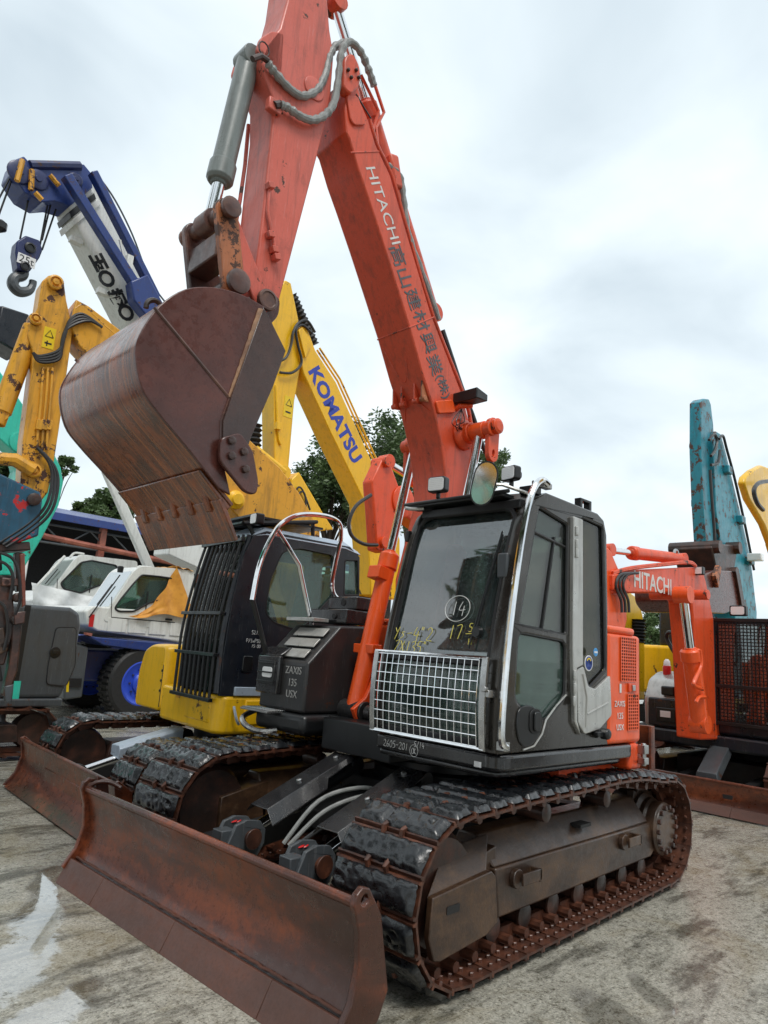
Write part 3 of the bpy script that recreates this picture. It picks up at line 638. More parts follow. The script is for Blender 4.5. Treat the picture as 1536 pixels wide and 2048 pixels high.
for nm, wn in (('door_window', upwin), ('lower_door_window', lowin), ('rear_side_window', rearw)):
    m = MB(); m.prism(wn, CY1-.03, CY1-.022); m.build(nm, 'glass' if nm == 'door_window' else ('glass_green' if nm[0] == 'l' else 'glass_dark'), CB)
    m = MB(); n_ = len(wn); m.tube([(a, CY1-.012, b) for a, b in wn]+[(wn[0][0], CY1-.012, wn[0][1])], .009, 6); m.build('window_seal', 'gasket', CB)
m = MB()
for a, b in (((1068, 1064), (1137, 1098)), ((1108, 1075), (1083, 1258))):
    p, q = U.y(*a, CY1-.02), U.y(*b, CY1-.02); m.tube([p, q], .011, 6)
m.build('window_bar', 'gasket', CB)
# far (boom) side and rear of the cab
fwin = rpoly([(.64, 2.47), (-.08, 2.47), (-.12, 1.35), (.90, 1.35), (.8, 2.1)], .06)
mb = MB(); mb.prism(outer, CY0, CY0+.05, holes=[fwin]); FS = mb.build('cab_boom_side', 'cab_grey', EX, UM, .012)
m = MB(); m.prism(fwin, CY0+.02, CY0+.028); m.build('boom_side_window', 'glass', FS)
m = MB(); m.prism([(CY0+.05, 1.04), (CY1-.05, 1.04), (CY1-.05, 2.56), (CY0+.05, 2.56)], -.20, -.15, 'x', holes=[rrect(CY0+.13, CY1-.13, 1.85, 2.46, .06)]); m.build('cab_rear', 'cab_grey', EX, UM, .01)
m = MB(); m.prism(rrect(CY0+.13, CY1-.13, 1.85, 2.46, .06), -.18, -.174, 'x'); m.build('rear_window', 'glass', EX, UM)
# roof with a domed top
def roofring(x, zt):
    return [(x, CY0+.03, 2.50), (x, CY0+.002, 2.56), (x, CY0+.04, zt-.02), (x, CY0+.15, zt+.015), (x, (CY0+CY1)/2, zt+.03), (x, CY1-.15, zt+.015), (x, CY1-.04, zt-.02), (x, CY1-.002, 2.56), (x, CY1-.03, 2.50)]
mb = MB(); mb.loft([roofring(.70, 2.535), roofring(.66, 2.58), roofring(.55, 2.61), roofring(.2, 2.62), roofring(-.05, 2.60), roofring(-.13, 2.57)]); mb.build('cab_roof', 'cab_grey', EX, UM, .006)
# front: pillars, sill, cross bar, glass
for y0, y1 in ((CY0, CY0+.055), (CY1-.09, CY1-.002)):
    m = MB(); zs = [1.04+i*(2.54-1.04)/24 for i in range(25)]
    m.loft([[(cfx(z)-.06, y0, z), (cfx(z)+.004, y0, z), (cfx(z)+.012, (y0+y1)/2, z), (cfx(z)+.004, y1, z), (cfx(z)-.06, y1, z)] for z in zs]); m.build('front_pillar', 'cab_grey', EX, UM, .006)
m = MB(); m.bx(.94, 1.0, CY0+.055, CY1-.09, 1.04, 1.10); m.build('front_sill', 'gasket', EX, UM, .008); m = MB(); m.box((cfx(1.53)-.012, (CY0+CY1)/2, 1.53), (.045, CY1-CY0-.14, .05)); m.build('front_crossbar', 'gasket', EX, UM, .008); m = MB(); m.box((.735, (CY0+CY1)/2, 2.505), (.06, CY1-CY0-.14, .06)); m.build('front_header', 'gasket', EX, UM, .008)
def frontpane(y0, y1, z0, z1, off=-.02):
    m = MB(); zs = [z0+(z1-z0)*i/14 for i in range(15)]; A = [(cfx(z)+off, y0, z) for z in zs]; B = [(cfx(z)+off, y1, z) for z in zs]
    m.add(A+B, [(i, i+1, 16+i, 15+i) for i in range(14)]); m.add([(x-.006, y, z) for x, y, z in A+B], [(i, i+1, 16+i, 15+i) for i in range(14)]); return m
WS = frontpane(CY0+.05, CY1-.088, 1.545, 2.49).build('windshield', 'glass_wind', EX, UM)
frontpane(CY0+.05, CY1-.088, 1.09, 1.515).build('lower_windshield', 'glass_green', EX, UM)
for (pth, r_) in (([(cfx(z)-.008, CY0+.068, z) for z in (1.56, 1.8, 2.1, 2.3, 2.42)]+[(.76, CY0+.10, 2.465), (.745, CY0+.16, 2.485), (.745, CY1-.2, 2.485), (.76, CY1-.13, 2.465), (cfx(2.42)-.008, CY1-.10, 2.42)]+[(cfx(z)-.008, CY1-.10, z) for z in (2.3, 2.1, 1.8, 1.56)], .016),):
    m = MB(); m.tube(pth, r_, 6); m.build('windshield_seal', 'gasket', WS)
# wiper
m = MB(); m.tube([(cfx(1.72)+.012, .985, 1.72), (cfx(2.05)+.014, 1.02, 2.05), (cfx(2.3)+.016, 1.05, 2.3)], .007, 6); m.tube([(cfx(1.60)+.016, .95, 1.60), (cfx(2.32)+.02, 1.045, 2.32)], .006, 6); m.lathe([(.035, 0), (.03, .03)], (cfx(1.70)-.01, .985, 1.70), (1, 0, 0), 12); m.build('wiper', 'black', WS)
# chrome rails, hinges of the rail
rail = [U.y(a, b, 1.235) for a, b in ((1012, 1495), (1003, 1470), (1012, 1330), (1026, 1200), (1044, 1075), (1058, 1005), (1070, 972), (1084, 960), (1096, 968))]
m = MB(); m.tube(spline(rail, 6), .021, 10); HR = m.build('hand_rail', 'chrome', EX, UM)
m = MB(); m.box(U.y(1006, 1493, 1.22), (.05, .06, .05)); m.box(U.y(1090, 972, 1.2), (.09, .05, .035)); m.build('rail_clamp', 'steel', HR, None, .005)
m = MB(); p_ = U.x(1012, 1130, .86); m.box((cfx(2.13)+.02, 1.10, 2.10), (.03, .075, .15)); m.build('bracket_plate', 'kob_grey', EX, UM, .01)
m = MB(); m.box((.80, CY0-.005, 2.35), (.06, .03, .08)); m.build('rubber_buffer', 'black', EX, UM, .008)
# hinge pillar (silver), rear lower silver panel
hp_ = [U.y(a, b, CY1) for a, b in ((1141, 1033), (1159, 1040), (1159, 1330), (1147, 1336), (1147, 1440), (1155, 1470), (1143, 1445), (1139, 1300))]
m = MB(); m.prism([(q.x, q.z) for q in hp_], CY1-.01, CY1+.028); HP = m.build('hinge_pillar', 'silver', EX, UM, .008, 3)
for pz in ((1152, 1062), (1152, 1088), (1152, 1106), (1148, 1350), (1148, 1376), (1147, 1402)):
    q = U.y(*pz, CY1+.03); m = MB(); m.cyl((q.x, CY1+.034, q.z-.03), (q.x, CY1+.034, q.z+.03), .013, 10); m.bx(q.x-.03, q.x+.0, CY1+.026, CY1+.036, q.z-.025, q.z+.025); m.build('hinge', 'silver', HP, None, .003)
pn = [(1150, 1338), (1163, 1332), (1172, 1372), (1186, 1378), (1216, 1350), (1219, 1430), (1195, 1458), (1165, 1468), (1152, 1446)]
m = MB(); m.prism(rpoly([(q.x, q.z) for q in (U.y(a, b, CY1) for a, b in pn)], .02), CY1-.005, CY1+.018); PN = m.build('rear_side_panel', 'silver', EX, UM, .01, 3)
m = MB(); m.tube([U.y(a, b, CY1+.02) for a, b in ((1166, 1348), (1174, 1395), (1172, 1455))], .006, 6); m.tube([U.y(a, b, CY1+.02) for a, b in ((1174, 1428), (1216, 1405))], .007, 6); m.build('panel_rib', 'silver', PN)
# door handle moulding
hm = rpoly([(q.x, q.z) for q in (U.y(a, b, CY1) for a, b in ((1034, 1415), (1060, 1408), (1084, 1432), (1080, 1465), (1062, 1492), (1040, 1494), (1030, 1460)))], .07, 5)
m = MB(); m.prism(hm, CY1-.004, CY1+.010); DH = m.build('door_handle_moulding', 'black', EX, UM, .006)
m = MB(); q = U.y(1067, 1442, CY1); m.prism(rrect(q.x-.06, q.x+.06, q.z-.07, q.z+.07, .045), CY1+.010, CY1+.016); m.build('handle_recess', 'black_matte', DH, None, .004)
m = MB(); m.prism(rrect(q.x-.03, q.x+.03, q.z-.055, q.z+.055, .02), CY1+.016, CY1+.032); m.build('door_handle', 'black', DH, None, .006)
m = MB(); m.tube([U.y(a, b, CY1+.006) for a, b in ((1132, 1390), (1112, 1412), (1092, 1440), (1084, 1468), (1068, 1492), (1046, 1500))], .006, 6); m.build('door_trim', 'silver', DH)
for (a, b, r_, mt, nm) in ((1172, 1326, .050, 'sticker_white', 'round_sticker'), (1186, 1304, .027, 'sticker_cyan', 'small_round_sticker')):
    q = U.y(a, b, CY1+.002); m = MB(); m.lathe([(r_, 0), (r_, .003)], (q.x, CY1+.0195, q.z), (0, 1, 0), 28); S = m.build(nm, mt, CB)
    m = MB()
    if mt == 'sticker_white':
        m.lathe([(r_*.86, .0032), (r_*.86, .0042), (r_*.70, .0042), (r_*.70, .0032)], (q.x, CY1+.0195, q.z), (0, 1, 0), 28); m.build('sticker_ring', 'sticker_blue', S)
        m = MB(); m.prism([(q.x-.03, q.z-.026), (q.x-.018, q.z+.0), (q.x-.004, q.z-.012), (q.x+.006, q.z+.008), (q.x+.03, q.z-.026)], CY1+.0227, CY1+.024); m.build('sticker_emblem', 'sticker_blue', S)
        m = MB()
        for i in range(5):
            aa = PI*(.2+.15*i); m.lathe([(.006, 0), (.006, .0015)], (q.x+.026*math.cos(aa), CY1+.0227, q.z+.004+.026*math.sin(aa)), (0, 1, 0), 8)
        m.build('sticker_dots', 'sticker_yellow', S)
    else:
        m.bx(q.x-.02, q.x+.02, CY1+.0227, CY1+.024, q.z-.006, q.z+.006); m.build('sticker_band', 'sticker_white', S)
# visor beam, work lights, mirror, roof clutter
m = MB(); m.bx(.70, .84, CY0-.02, CY1-.16, 2.545, 2.575); m.tube([(.84, CY0-.03, 2.57), (.84, CY1-.10, 2.57)], .014, 8); VB = m.build('visor_beam', 'black', EX, UM, .005)
m = MB(); m.tube(spline([(.80, CY0-.02, 2.565), (.84, CY0-.015, 2.55), (.84, CY0+.05, 2.535), (.80, CY0+.12, 2.54)], 5), .014, 8); m.build('visor_clip', 'silver', VB)
def worklight(c, R, name='work_light', s=.075):
    m = MB(); m.prism(rrect(-s*.95, s*.95, -s*.72, s*.72, .02), -.06, 0, 'x'); m.prism(rrect(-s*.5, s*.5, -s*.4, s*.4, .02), -.1, -.055, 'x')
    m.bx(-.05, -.02, -.012, .012, -s*1.3, -s*.7); M_ = UM @ Matrix.Translation(c) @ R; o = m.build(name, 'black', EX, M_, .008)
    m = MB(); m.prism(rrect(-s*.82, s*.82, -s*.6, s*.6, .018), 0, .004, 'x'); m.build('lens', 'lamp', o)
    m = MB()
    for i in range(-3, 4): m.bx(.004, .006, -s*.8, s*.8, i*s*.17-.001, i*s*.17+.001)
    m.build('lens_rib', 'lamp', o)
p_ = U.x(872, 968, .84); worklight(p_, Matrix.Rotation(math.radians(8), 4, 'Z'))
p_ = U.x(1016, 946, .55); worklight(p_, Matrix.Rotation(math.radians(-10), 4, 'Z'), s=.07)
mc = U.x(968, 967, .97); mw = UM @ mc; m_d = (mw-CAMP).normalized(); m_r = (V((11.0, 5.0, 2.4))-mw).normalized(); m_n = UM.to_3x3().inverted() @ (m_r-m_d).normalized()
m_z = V((0, 0, 1)); m_z = (m_z-m_n*m_z.dot(m_n)).normalized(); m_y = m_z.cross(m_n); mR = Matrix(((m_n.x, m_y.x, m_z.x, 0), (m_n.y, m_y.y, m_z.y, 0), (m_n.z, m_y.z, m_z.z, 0), (0, 0, 0, 1))) @ Matrix.Rotation(math.radians(-12), 4, 'X')
hw, hh = .066, .105
st = [(hw*math.cos(a), (hh-hw)+hw*math.sin(a)) for a in [PI*i/10 for i in range(11)]]+[(hw*math.cos(a), -(hh-hw)+hw*math.sin(a)) for a in [PI+PI*i/10 for i in range(11)]]
st = [(a, b*1.25) for a, b in st]
m = MB(); m.loft([[(-.05, a*.5, b*.6) for a, b in st], [(-.035, a*.9, b*.93) for a, b in st], [(-.005, a*1.12, b*1.08) for a, b in st], [(.004, a*1.12, b*1.08) for a, b in st], [(.004, a*1.0, b*1.0) for a, b in st]]); MRW = None; MR = m.build('mirror', 'black', EX, UM @ Matrix.Translation(mc) @ mR, .0)
m = MB(); m.prism(st, .003, .005, 'x'); m.build('mirror_glass', 'mirror', MR)
m = MB(); m.tube([mc+V((-.03, .0, 0)), mc+V((-.08, .08, .0)), (.74, CY1-.02, 2.56)], .011, 8); m.build('mirror_stay', 'steel', EX, UM)
m = MB(); m.tube(spline([(.62, CY1-.06, 2.60), (.58, CY1-.10, 2.68), (.5, CY1-.16, 2.70), (.42, CY1-.2, 2.64)], 5), .008, 6); m.bx(.58, .68, CY1-.14, CY1-.04, 2.585, 2.635); m.build('roof_bracket', 'black', EX, UM, .006)
m = MB(); m.bx(.02, .05, CY1-.12, CY1-.07, 2.60, 2.68); m.bx(-.10, -.07, CY1-.12, CY1-.07, 2.60, 2.68); m.bx(-.10, .05, CY1-.12, CY1-.07, 2.665, 2.685); m.build('roof_lug', 'black', EX, UM, .005)
# mesh guard over the lower front window
def gfx(z): return 1.052+.018*math.sin(PI*min(1, max(0, (z-1.06)/.50)))
ys = [CY0+.01+i*(CY1-.10-CY0-.02)/16 for i in range(17)]; zs = [1.07+i*.47/8 for i in range(9)]
m = MB(); gridbars(0, ys, zs, .0036, m, gfx); GU = m.build('guard_mesh', 'chrome', EX, UM)
for y in (CY0-.005, CY1-.09):
    m = MB(); m.loft([[(gfx(z)-.014, y, z), (gfx(z)+.008, y, z), (gfx(z)+.008, y+.04, z), (gfx(z)-.014, y+.04, z)] for z in [1.05+.51*i/12 for i in range(13)]]); m.build('guard_frame', 'steel', GU, None, .003)
m = MB(); m.tube([(gfx(1.555), CY0, 1.555), (gfx(1.555), CY1-.06, 1.555)], .009, 6); m.build('guard_rim', 'chrome', GU); m = MB(); m.tube([(gfx(1.06), CY0, 1.06), (gfx(1.06), CY1-.06, 1.06)], .010, 6); m.build('guard_rim', 'chrome', GU)
m = MB(); m.box((1.03, CY1-.05, 1.36), (.08, .05, .04)); m.lathe([(.018, 0), (.018, .03)], (1.06, CY1-.05, 1.385), (1, 0, 0), 10); m.build('guard_hinge', 'steel', GU, None, .004)
# inside the cab
m = MB(); m.prism(rpoly([(-.05, 1.45), (.36, 1.48), (.40, 1.58), (.06, 1.62), (-.06, 2.15), (-.14, 2.15), (-.14, 1.5)], .05), .50, .95); st_ = m.build('seat', 'seat', EX, UM, .03, 3)
m = MB(); m.prism(rpoly([(-.10, 2.12), (-.02, 2.12), (-.05, 2.34), (-.12, 2.34)], .03), .58, .87); m.build('headrest', 'seat', st_, None, .02)
m = MB(); m.bx(-.12, .5, .30, .44, 1.05, 1.60); m.bx(-.12, .5, 1.0, 1.1, 1.05, 1.60); m.bx(-.1, .45, .50, .95, 1.05, 1.45); m.build('console', 'black_matte', EX, UM, .02)
for y in (.37, 1.05):
    m = MB(); m.tube([(.42, y, 1.58), (.44, y, 1.72)], .014, 8); m.lathe([(.02, 0), (.028, .04), (.024, .11), (.01, .12)], (.44, y, 1.70), (0, 0, 1), 10); m.build('joystick', 'black', EX, UM)
m = MB(); m.bx(-.14, .95, CY0+.06, CY1-.06, 1.036, 1.06); m.build('cab_floor', 'black_matte', EX, UM)
m = MB(); m.bx(.76, .82, .26, .42, 1.42, 1.62); m.build('monitor', 'black', EX, UM, .01)
m = MB(); m.box((.70, .62, 2.44), (.012, .22, .09)); m.build('sun_visor', 'black_matte', EX, UM, .004)
# grease pencil on the glass, chalk on the deck edge
yd = V((-.18, 0, 1)); o0 = V((cfx(1.6)+.004, .36, 1.60))
scribble(word('Ys-4"2', 0, .1)+word('17', 5.5, .35)+word('5', 7.3, .9, .6)+[[(7.1, .75), (7.9, .8)]]+word('H', 7.4, .0, .7), (cfx(1.62)-.004, .30, 1.625), (0, 1, 0), yd, .084, .0026, 'yellow_mark', WS)
scribble(word('"ZX135"', 0, 0), (cfx(1.57)-.004, .27, 1.555), (0, 1, 0), yd, .072, .0026, 'yellow_mark', WS)
cc = (cfx(1.84)+.0, .80, 1.84)
scribble(word('14', -.55, -.5)+[[(1.15*math.cos(a), .95*math.sin(a)) for a in [2*PI*i/14 for i in range(15)]]], cc, (0, 1, 0), yd, .085, .0022, 'white_mark', WS)
scribble(word('2605-201', 0, 0)+word('5/14', 6.6, .75, .8), (1.003, .30, .965), (0, 1, 0), (0, 0, 1), .040, .0017, 'white_mark', DK)
scribble(word('OK', -.55, -.5, .9, .6)+[[(.95*math.cos(a), .95*math.sin(a)) for a in [2*PI*i/12 for i in range(13)]]], (1.003, .565, .972), (0, 1, 0), (0, 0, 1), .036, .0017, 'white_mark', DK)
m = MB(); m.bx(1.002, 1.005, 1.03, 1.08, .955, .985); m.build('label_plate', 'sticker_white', DK)

# ---- right-hand tool box, steps and loop rail
TB0, TB1 = -1.18, -.60
pr = [(q.x, q.z) for q in (U.y(a, b, TB1) for a, b in ((622, 1371), (678, 1273), (730, 1282), (735, 1440), (616, 1440)))]
pr = [(.96, 1.42), (.66, 1.72), (.30, 1.74), (.30, 1.06), (.96, 1.06)]
m = MB(); m.prism(pr, TB0, TB1); TB = m.build('tool_box', 'box_grey', EX, UM, .02, 3)
m = MB(); m.bx(.955, 1.00, -1.19, -.90, 1.17, 1.46); m.prism([(.96, 1.46), (1.0, 1.46), (.90, 1.53), (.86, 1.53)], -1.19, -.90); m.build('lamp_housing', 'deck_black', TB, None, .012)
m = MB(); m.bx(1.0, 1.006, -1.16, -.95, 1.24, 1.42); m.build('lamp_frame', 'black', TB, None, .008)
m = MB(); m.prism(rrect(-1.10, -.97, 1.29, 1.37, .02), 1.006, 1.012, 'x'); m.build('head_lamp', 'lamp', TB, None, .004)
for z in (1.26, 1.33, 1.40):
    m = MB(); m.bx(1.012, 1.020, -1.16, -.95, z-.006, z+.006); m.build('lamp_bar', 'black', TB, None, .003)
for z, tx in ((1.36, 'ZAXIS'), (1.27, '135'), (1.185, 'USX')): text(tx, (.9625, -.76, z), (0, 1, 0), (0, 0, 1), .078, 'grey_mark', TB, None, .95)
m = MB(); m.bx(.28, .98, TB0-.02, TB1+.03, .90, 1.055); m.build('box_skirt', 'black', EX, UM, .05, 4)
for i in range(3):
    t_ = .2+.28*i; x = .96-.30*t_; z = 1.42+.30*t_; m = MB(); m.box((x+.012, -.86, z+.012), (.012, .38, .09), Matrix.Rotation(math.radians(-45), 3, 'Y')); m.build('grip_plate', 'silver', TB, None, .003)
m = MB(); m.bx(.62, .78, -1.16, -.80, 1.745, 1.775); m.build('rail_foot', 'silver', TB, None, .004)
m = MB(); m.bx(.25, .58, -1.10, -.64, 1.742, 1.86); m.bx(.22, .48, -1.0, -.64, 1.862, 1.97); m.build('battery_cover', 'deck_black', TB, None, .012)
m = MB(); m.lathe([(.022, 0), (.022, .012)], (.58, -.78, 1.80), (1, 0, 0), 12); m.lathe([(.028, 0), (.028, .006)], (.48, -.80, 1.92), (1, 0, 0), 12); m.build('cover_bolt', 'black_matte', TB)
m = MB(); m.bx(.92, 1.10, -1.22, -.86, 1.035, 1.05); 
for i in range(9): m.bx(.93+.018*i, .938+.018*i, -1.22, -.86, 1.05, 1.058)
SPT = m.build('step', 'steel', EX, UM, .003)
m = MB(); m.tube(spline([(.95, -1.2, 1.03), (1.08, -1.19, .98), (1.12, -1.1, .93), (1.10, -.95, .90), (.98, -.88, .91)], 5), .022, 8); m.build('step_loop', 'steel', SPT)
RY = -1.12
rl = [U.y(a, b, RY) for a, b in ((505, 1200), (518, 1135), (538, 1085), (562, 1048), (600, 1030), (650, 1032), (678, 1046), (682, 1075), (672, 1120), (664, 1170), (674, 1196), (705, 1206))]
m = MB(); m.tube(spline(rl, 5), .021, 10); LR = m.build('loop_rail', 'chrome', EX, UM)
m = MB(); m.tube([U.y(a, b, RY) for a, b in ((556, 1062), (574, 1090), (598, 1130), (622, 1245), (624, 1268))], .019, 10); m.box(U.y(557, 1066, RY), (.05, .02, .06)); m.build('rail_brace', 'chrome', LR)
m = MB(); m.tube([U.y(505, 1200, RY), (.97, RY, 1.46)], .021, 10); m.build('rail_post', 'black', LR)

# ---- boom
BY1, BY0 = .10, -.255; bc = (BY0+BY1)/2
lowe = [(716, 335), (735, 390), (763, 475), (819, 653), (844, 744), (865, 808), (873, 840), (883, 886), (890, 940), (894, 1000)]
upe = [(948, 930), (940, 850), (926, 792), (862, 627), (807, 442), (781, 351), (752, 290), (735, 235)]
B_low = U.prof(lowe, BY1); B_up = U.prof(upe, BY1)
foot = [(.42, 1.75), (.36, 1.42), (.26, 1.30), (.14, 1.36), (.0, 1.75), (-.16, 2.35), (-.15, 2.75)]
tipb = U.prof([(692, 262), (698, 278)], BY1)
mb = MB(); mb.prism([*B_low, *[(.44, 2.1)], *foot, *B_up, *U.prof([(722, 205), (716, 168), (700, 150), (690, 210), (693, 265), (699, 276)], BY1)], BY0, BY1); BM = mb.build('boom', 'boom_red', EX, UM, .012, 2)
# tip: bearing housing with bolted cap, doubler plate
tp_ = U.y(704, 148, BY1+.05)
for s, y0, y1 in ((1, BY1-.03, BY1+.05), (-1, BY0-.05, BY0+.03)):
    m = MB(); m.prism(rpoly(U.prof([(690, 112), (706, 104), (721, 135), (720, 172), (703, 188), (688, 175)], BY1+.05), .05), y0, y1); pc = m.build('pin_cap', 'boom_red', BM, None, .01)
    for a, c_ in ((695, 141), (711, 141), (701, 156), (716, 156)):
        b = MB(); q = U.y(a, c_, BY1+.05); b.lathe([(.013, 0), (.013, .018), (.008, .022)], (q.x, y1 if s > 0 else y0, q.z), (0, s, 0), 6)
        b.build('bolt', 'old_iron', pc)
m = MB(); m.prism(rpoly(U.prof([(690, 190), (714, 195), (730, 252), (706, 252), (698, 240)], BY1), .03), BY1, BY1+.018); m.build('doubler_plate', 'boom_red', BM, None, .006)
for a, b in (((818, 655), (868, 634)), ((701, 305), (758, 303))):
    m = MB(); m.tube([U.y(*a, BY1), U.y(*b, BY1)], .006, 6); m.build('weld_seam', 'boom_red', BM)
def belly(f, y): # point on belly line fraction between pixel-derived near edge vertices
    k = f*(len(B_low)-1); i = min(int(k), len(B_low)-2); u = k-i
    return V((B_low[i][0]*(1-u)+B_low[i+1][0]*u, y, B_low[i][1]*(1-u)+B_low[i+1][1]*u))
m = MB(); m.tube([belly(.335, BY0), belly(.335, BY1)], .006, 6); m.build('weld_seam', 'boom_red', BM)
bd = (belly(.5, 0)-belly(.4, 0)).normalized(); bn = V((-bd.z, 0, bd.x)); bn = bn if bn.x > 0 else -bn
for i, y in enumerate((-.24, -.15, -.01, .07)):
    p = belly(.49, y); m = MB(); q = [p-bd*.05, p+bn*.06+bd*.07, p+bn*.055+bd*.11, p+bd*.13]
    m.loft([[(a.x, y-.008, a.z) for a in q], [(a.x, y+.008, a.z) for a in q]]); m.cyl(p+bn*.04+bd*.09-V((0, .03, 0)), p+bn*.04+bd*.09+V((0, .02, 0)), .022, 12); m.build('hose_lug', 'boom_red' if i < 3 else 'primer_orange', BM, None, .003)
m = MB(); m.tube(spline([belly(.36, -.22)+bn*.002, belly(.44, -.14)+bn*.002, belly(.455, -.08)+bn*.002, belly(.40, -.01)+bn*.002], 6), .004, 5); m.tube(spline([belly(.62, -.22)+bn*.002, belly(.54, -.17)+bn*.002, belly(.52, -.08)+bn*.002, belly(.60, .06)+bn*.002], 6), .005, 5); m.build('weld_seam', 'boom_red', BM)
# boom-cylinder pin boss and outer links
CPX, CPZ = .13, 3.30
m = MB(); m.lathe([(.13, 0), (.13, .02), (.10, .05), (.085, .055), (.085, .10), (.06, .10), (.06, .30), (.05, .30)], (CPX, BY1, CPZ), (0, 1, 0), 24); m.build('pin_boss', 'orange', BM, None, .006); m = MB(); m.lathe([(.13, 0), (.13, .02), (.10, .05), (.085, .055), (.06, .10), (.06, .30), (.05, .30)], (CPX, BY0, CPZ), (0, -1, 0), 24); PB = m.build('pin_boss', 'orange', BM, None, .006)
lk = [(CPX+.07*math.cos(a), CPZ+.03+.07*math.sin(a)) for a in [PI*i/8 for i in range(9)]]+[(CPX+.06*math.cos(a), CPZ-.20+.06*math.sin(a)) for a in [PI+PI*i/8 for i in range(9)]]
for y in (BY1+.245, BY0-.285): m = MB(); m.prism([(a-.04, b) for a, b in lk], y, y+.04, holes=[[(CPX-.04+.016*math.cos(a), CPZ-.19+.03*math.sin(a)) for a in [2*PI*i/10 for i in range(10)]]]); m.build('transport_link', 'orange', PB, None, .008)
m = MB(); m.lathe([(.062, 0), (.062, .05), (.048, .055), (.04, .06)], (CPX-.03, BY1+.285, CPZ+.02), (0, 1, 0), 20); m.build('pin_end', 'orange', PB, None, .004)
for y in (.27, -.43): ram(EX, UM, (.61, y, 1.10), (CPX, y, CPZ), .07, .036, .56, 'boom_cylinder', 'orange_fresh')
m = MB(); m.box((.43, -.43, 2.15), (.17, .13, .10), Matrix.Rotation(math.radians(-11), 3, 'Y')); m.build('barrel_clamp', 'orange_fresh', EX, UM, .006); m = MB(); m.box((.52, -.43, 1.56), (.10, .22, .07)); m.build('barrel_clamp', 'orange_fresh', EX, UM, .006)
m = MB(); m.cyl((.61, -.55, 1.10), (.61, -.30, 1.10), .075, 20); m.cyl((.61, -.28, 1.10), (.61, -.22, 1.10), .055, 20); m.build('cylinder_foot', 'box_grey', EX, UM, .006)
m = MB(); m.lathe([(.03, 0), (.034, .02), (.034, .06), (.015, .075)], (.70, -.42, .86), (.4, 0, 1), 12); m.build('swivel_cap', 'amber', EX, UM)
# lamp on the boom side with its bracket
m = MB(); m.prism(rpoly(U.prof([(868, 803), (902, 800), (908, 826), (874, 828)], BY1), .02), BY1, BY1+.022); m.build('pad_plate', 'orange_fresh', BM, None, .006)
p_ = U.y(920, 812, BY1+.05); m = MB(); m.tube([p_+V((0, -.05, -.02)), p_, p_+V((-.09, .05, .02))], .022, 8); m.build('lamp_bracket', 'orange', BM, None, .004)
q_ = p_+V((-.06, .06, .05)); m = MB(); m.loft([[q_+V((-.05, a*.13, b)) for a, b in ((-1, -.02), (1, -.02), (1, .035), (-1, .035))], [q_+V((.09, a*.13, b)) for a, b in ((-1, -.03), (1, -.03), (1, .06), (-1, .06))]]); m.build('boom_lamp', 'black', BM, None, .008)
for k in range(4):
    h = MB(); a0 = p_+V((-.02, .0, -.02)); h.tube(spline([a0, a0+V((-.02+.05*k, .02, -.10-.02*k)), a0+V((.06-.05*k, .0, -.16)), a0+V((-.06, -.02, -.22+.03*k))], 6), .004, 5); h.build('lamp_cable', 'gasket', BM)
# pipes and hoses along the top of the boom
def topline(off, y, i0=0, i1=None):
    out = []
    pts = B_up[::-1] if False else B_up
    for i in range(len(pts)):
        a = V((pts[max(i-1, 0)][0], 0, pts[max(i-1, 0)][1])); b = V((pts[min(i+1, len(pts)-1)][0], 0, pts[min(i+1, len(pts)-1)][1])); t_ = (b-a).normalized(); n_ = V((-t_.z, 0, t_.x)); n_ = n_ if n_.x < 0 else -n_
        out.append(V((pts[i][0], y, pts[i][1]))+n_*off)
    return out[i0:i1]
for k, (of, y) in enumerate(((.035, .085), (.075, .05), (.05, .0), (.06, -.09))):
    m = MB(); m.tube(spline(topline(of, y), 4), .015, 8); m.build('boom_pipe', 'boom_red', BM)
tl = topline(.10, .06)
m = MB(); pth = spline([U.y(*q, .08) for q in ((775, 330), (800, 352), (808, 400), (818, 470), (850, 560), (878, 640))], 6); m.tube(pth, [.022+.004*math.sin(i*2.1) for i in range(len(pth))], 8); m.build('hose', 'sleeve', BM)
m = MB(); pth = spline([U.y(*q, .06) for q in ((885, 660), (905, 720), (925, 780), (945, 830), (965, 890), (985, 930))], 6); m.tube(pth, .02, 8); m.build('hose', 'hose', BM)
m = MB(); q = U.y(787, 345, .06); m.box(q, (.10, .08, .26), Matrix.Rotation(math.radians(17), 3, 'Y')); m.build('valve_block', 'boom_red', BM, None, .02)
for pts in (((743, 150), (768, 225), (752, 255), (756, 300)), ((722, 150), (757, 222), (746, 262))):
    m = MB(); pth = [U.y(*q, .04) for q in pts]; m.tube(pth, .013, 8); m.build('tip_pipe', 'boom_red', BM)
m = MB(); m.tube(spline([U.y(*q, .1) for q in ((712, 188), (730, 218), (742, 237))], 4), .006, 6); m.build('grease_line', 'hose', BM)
# arm cylinder lying over the boom
a1, a2 = topline(.22, bc)[3], topline(.25, bc)[7]
ram(EX, UM, a1, a2+(a2-a1)*.55+V((.05, 0, .1)), .075, .04, .7, 'arm_cylinder', 'boom_red')
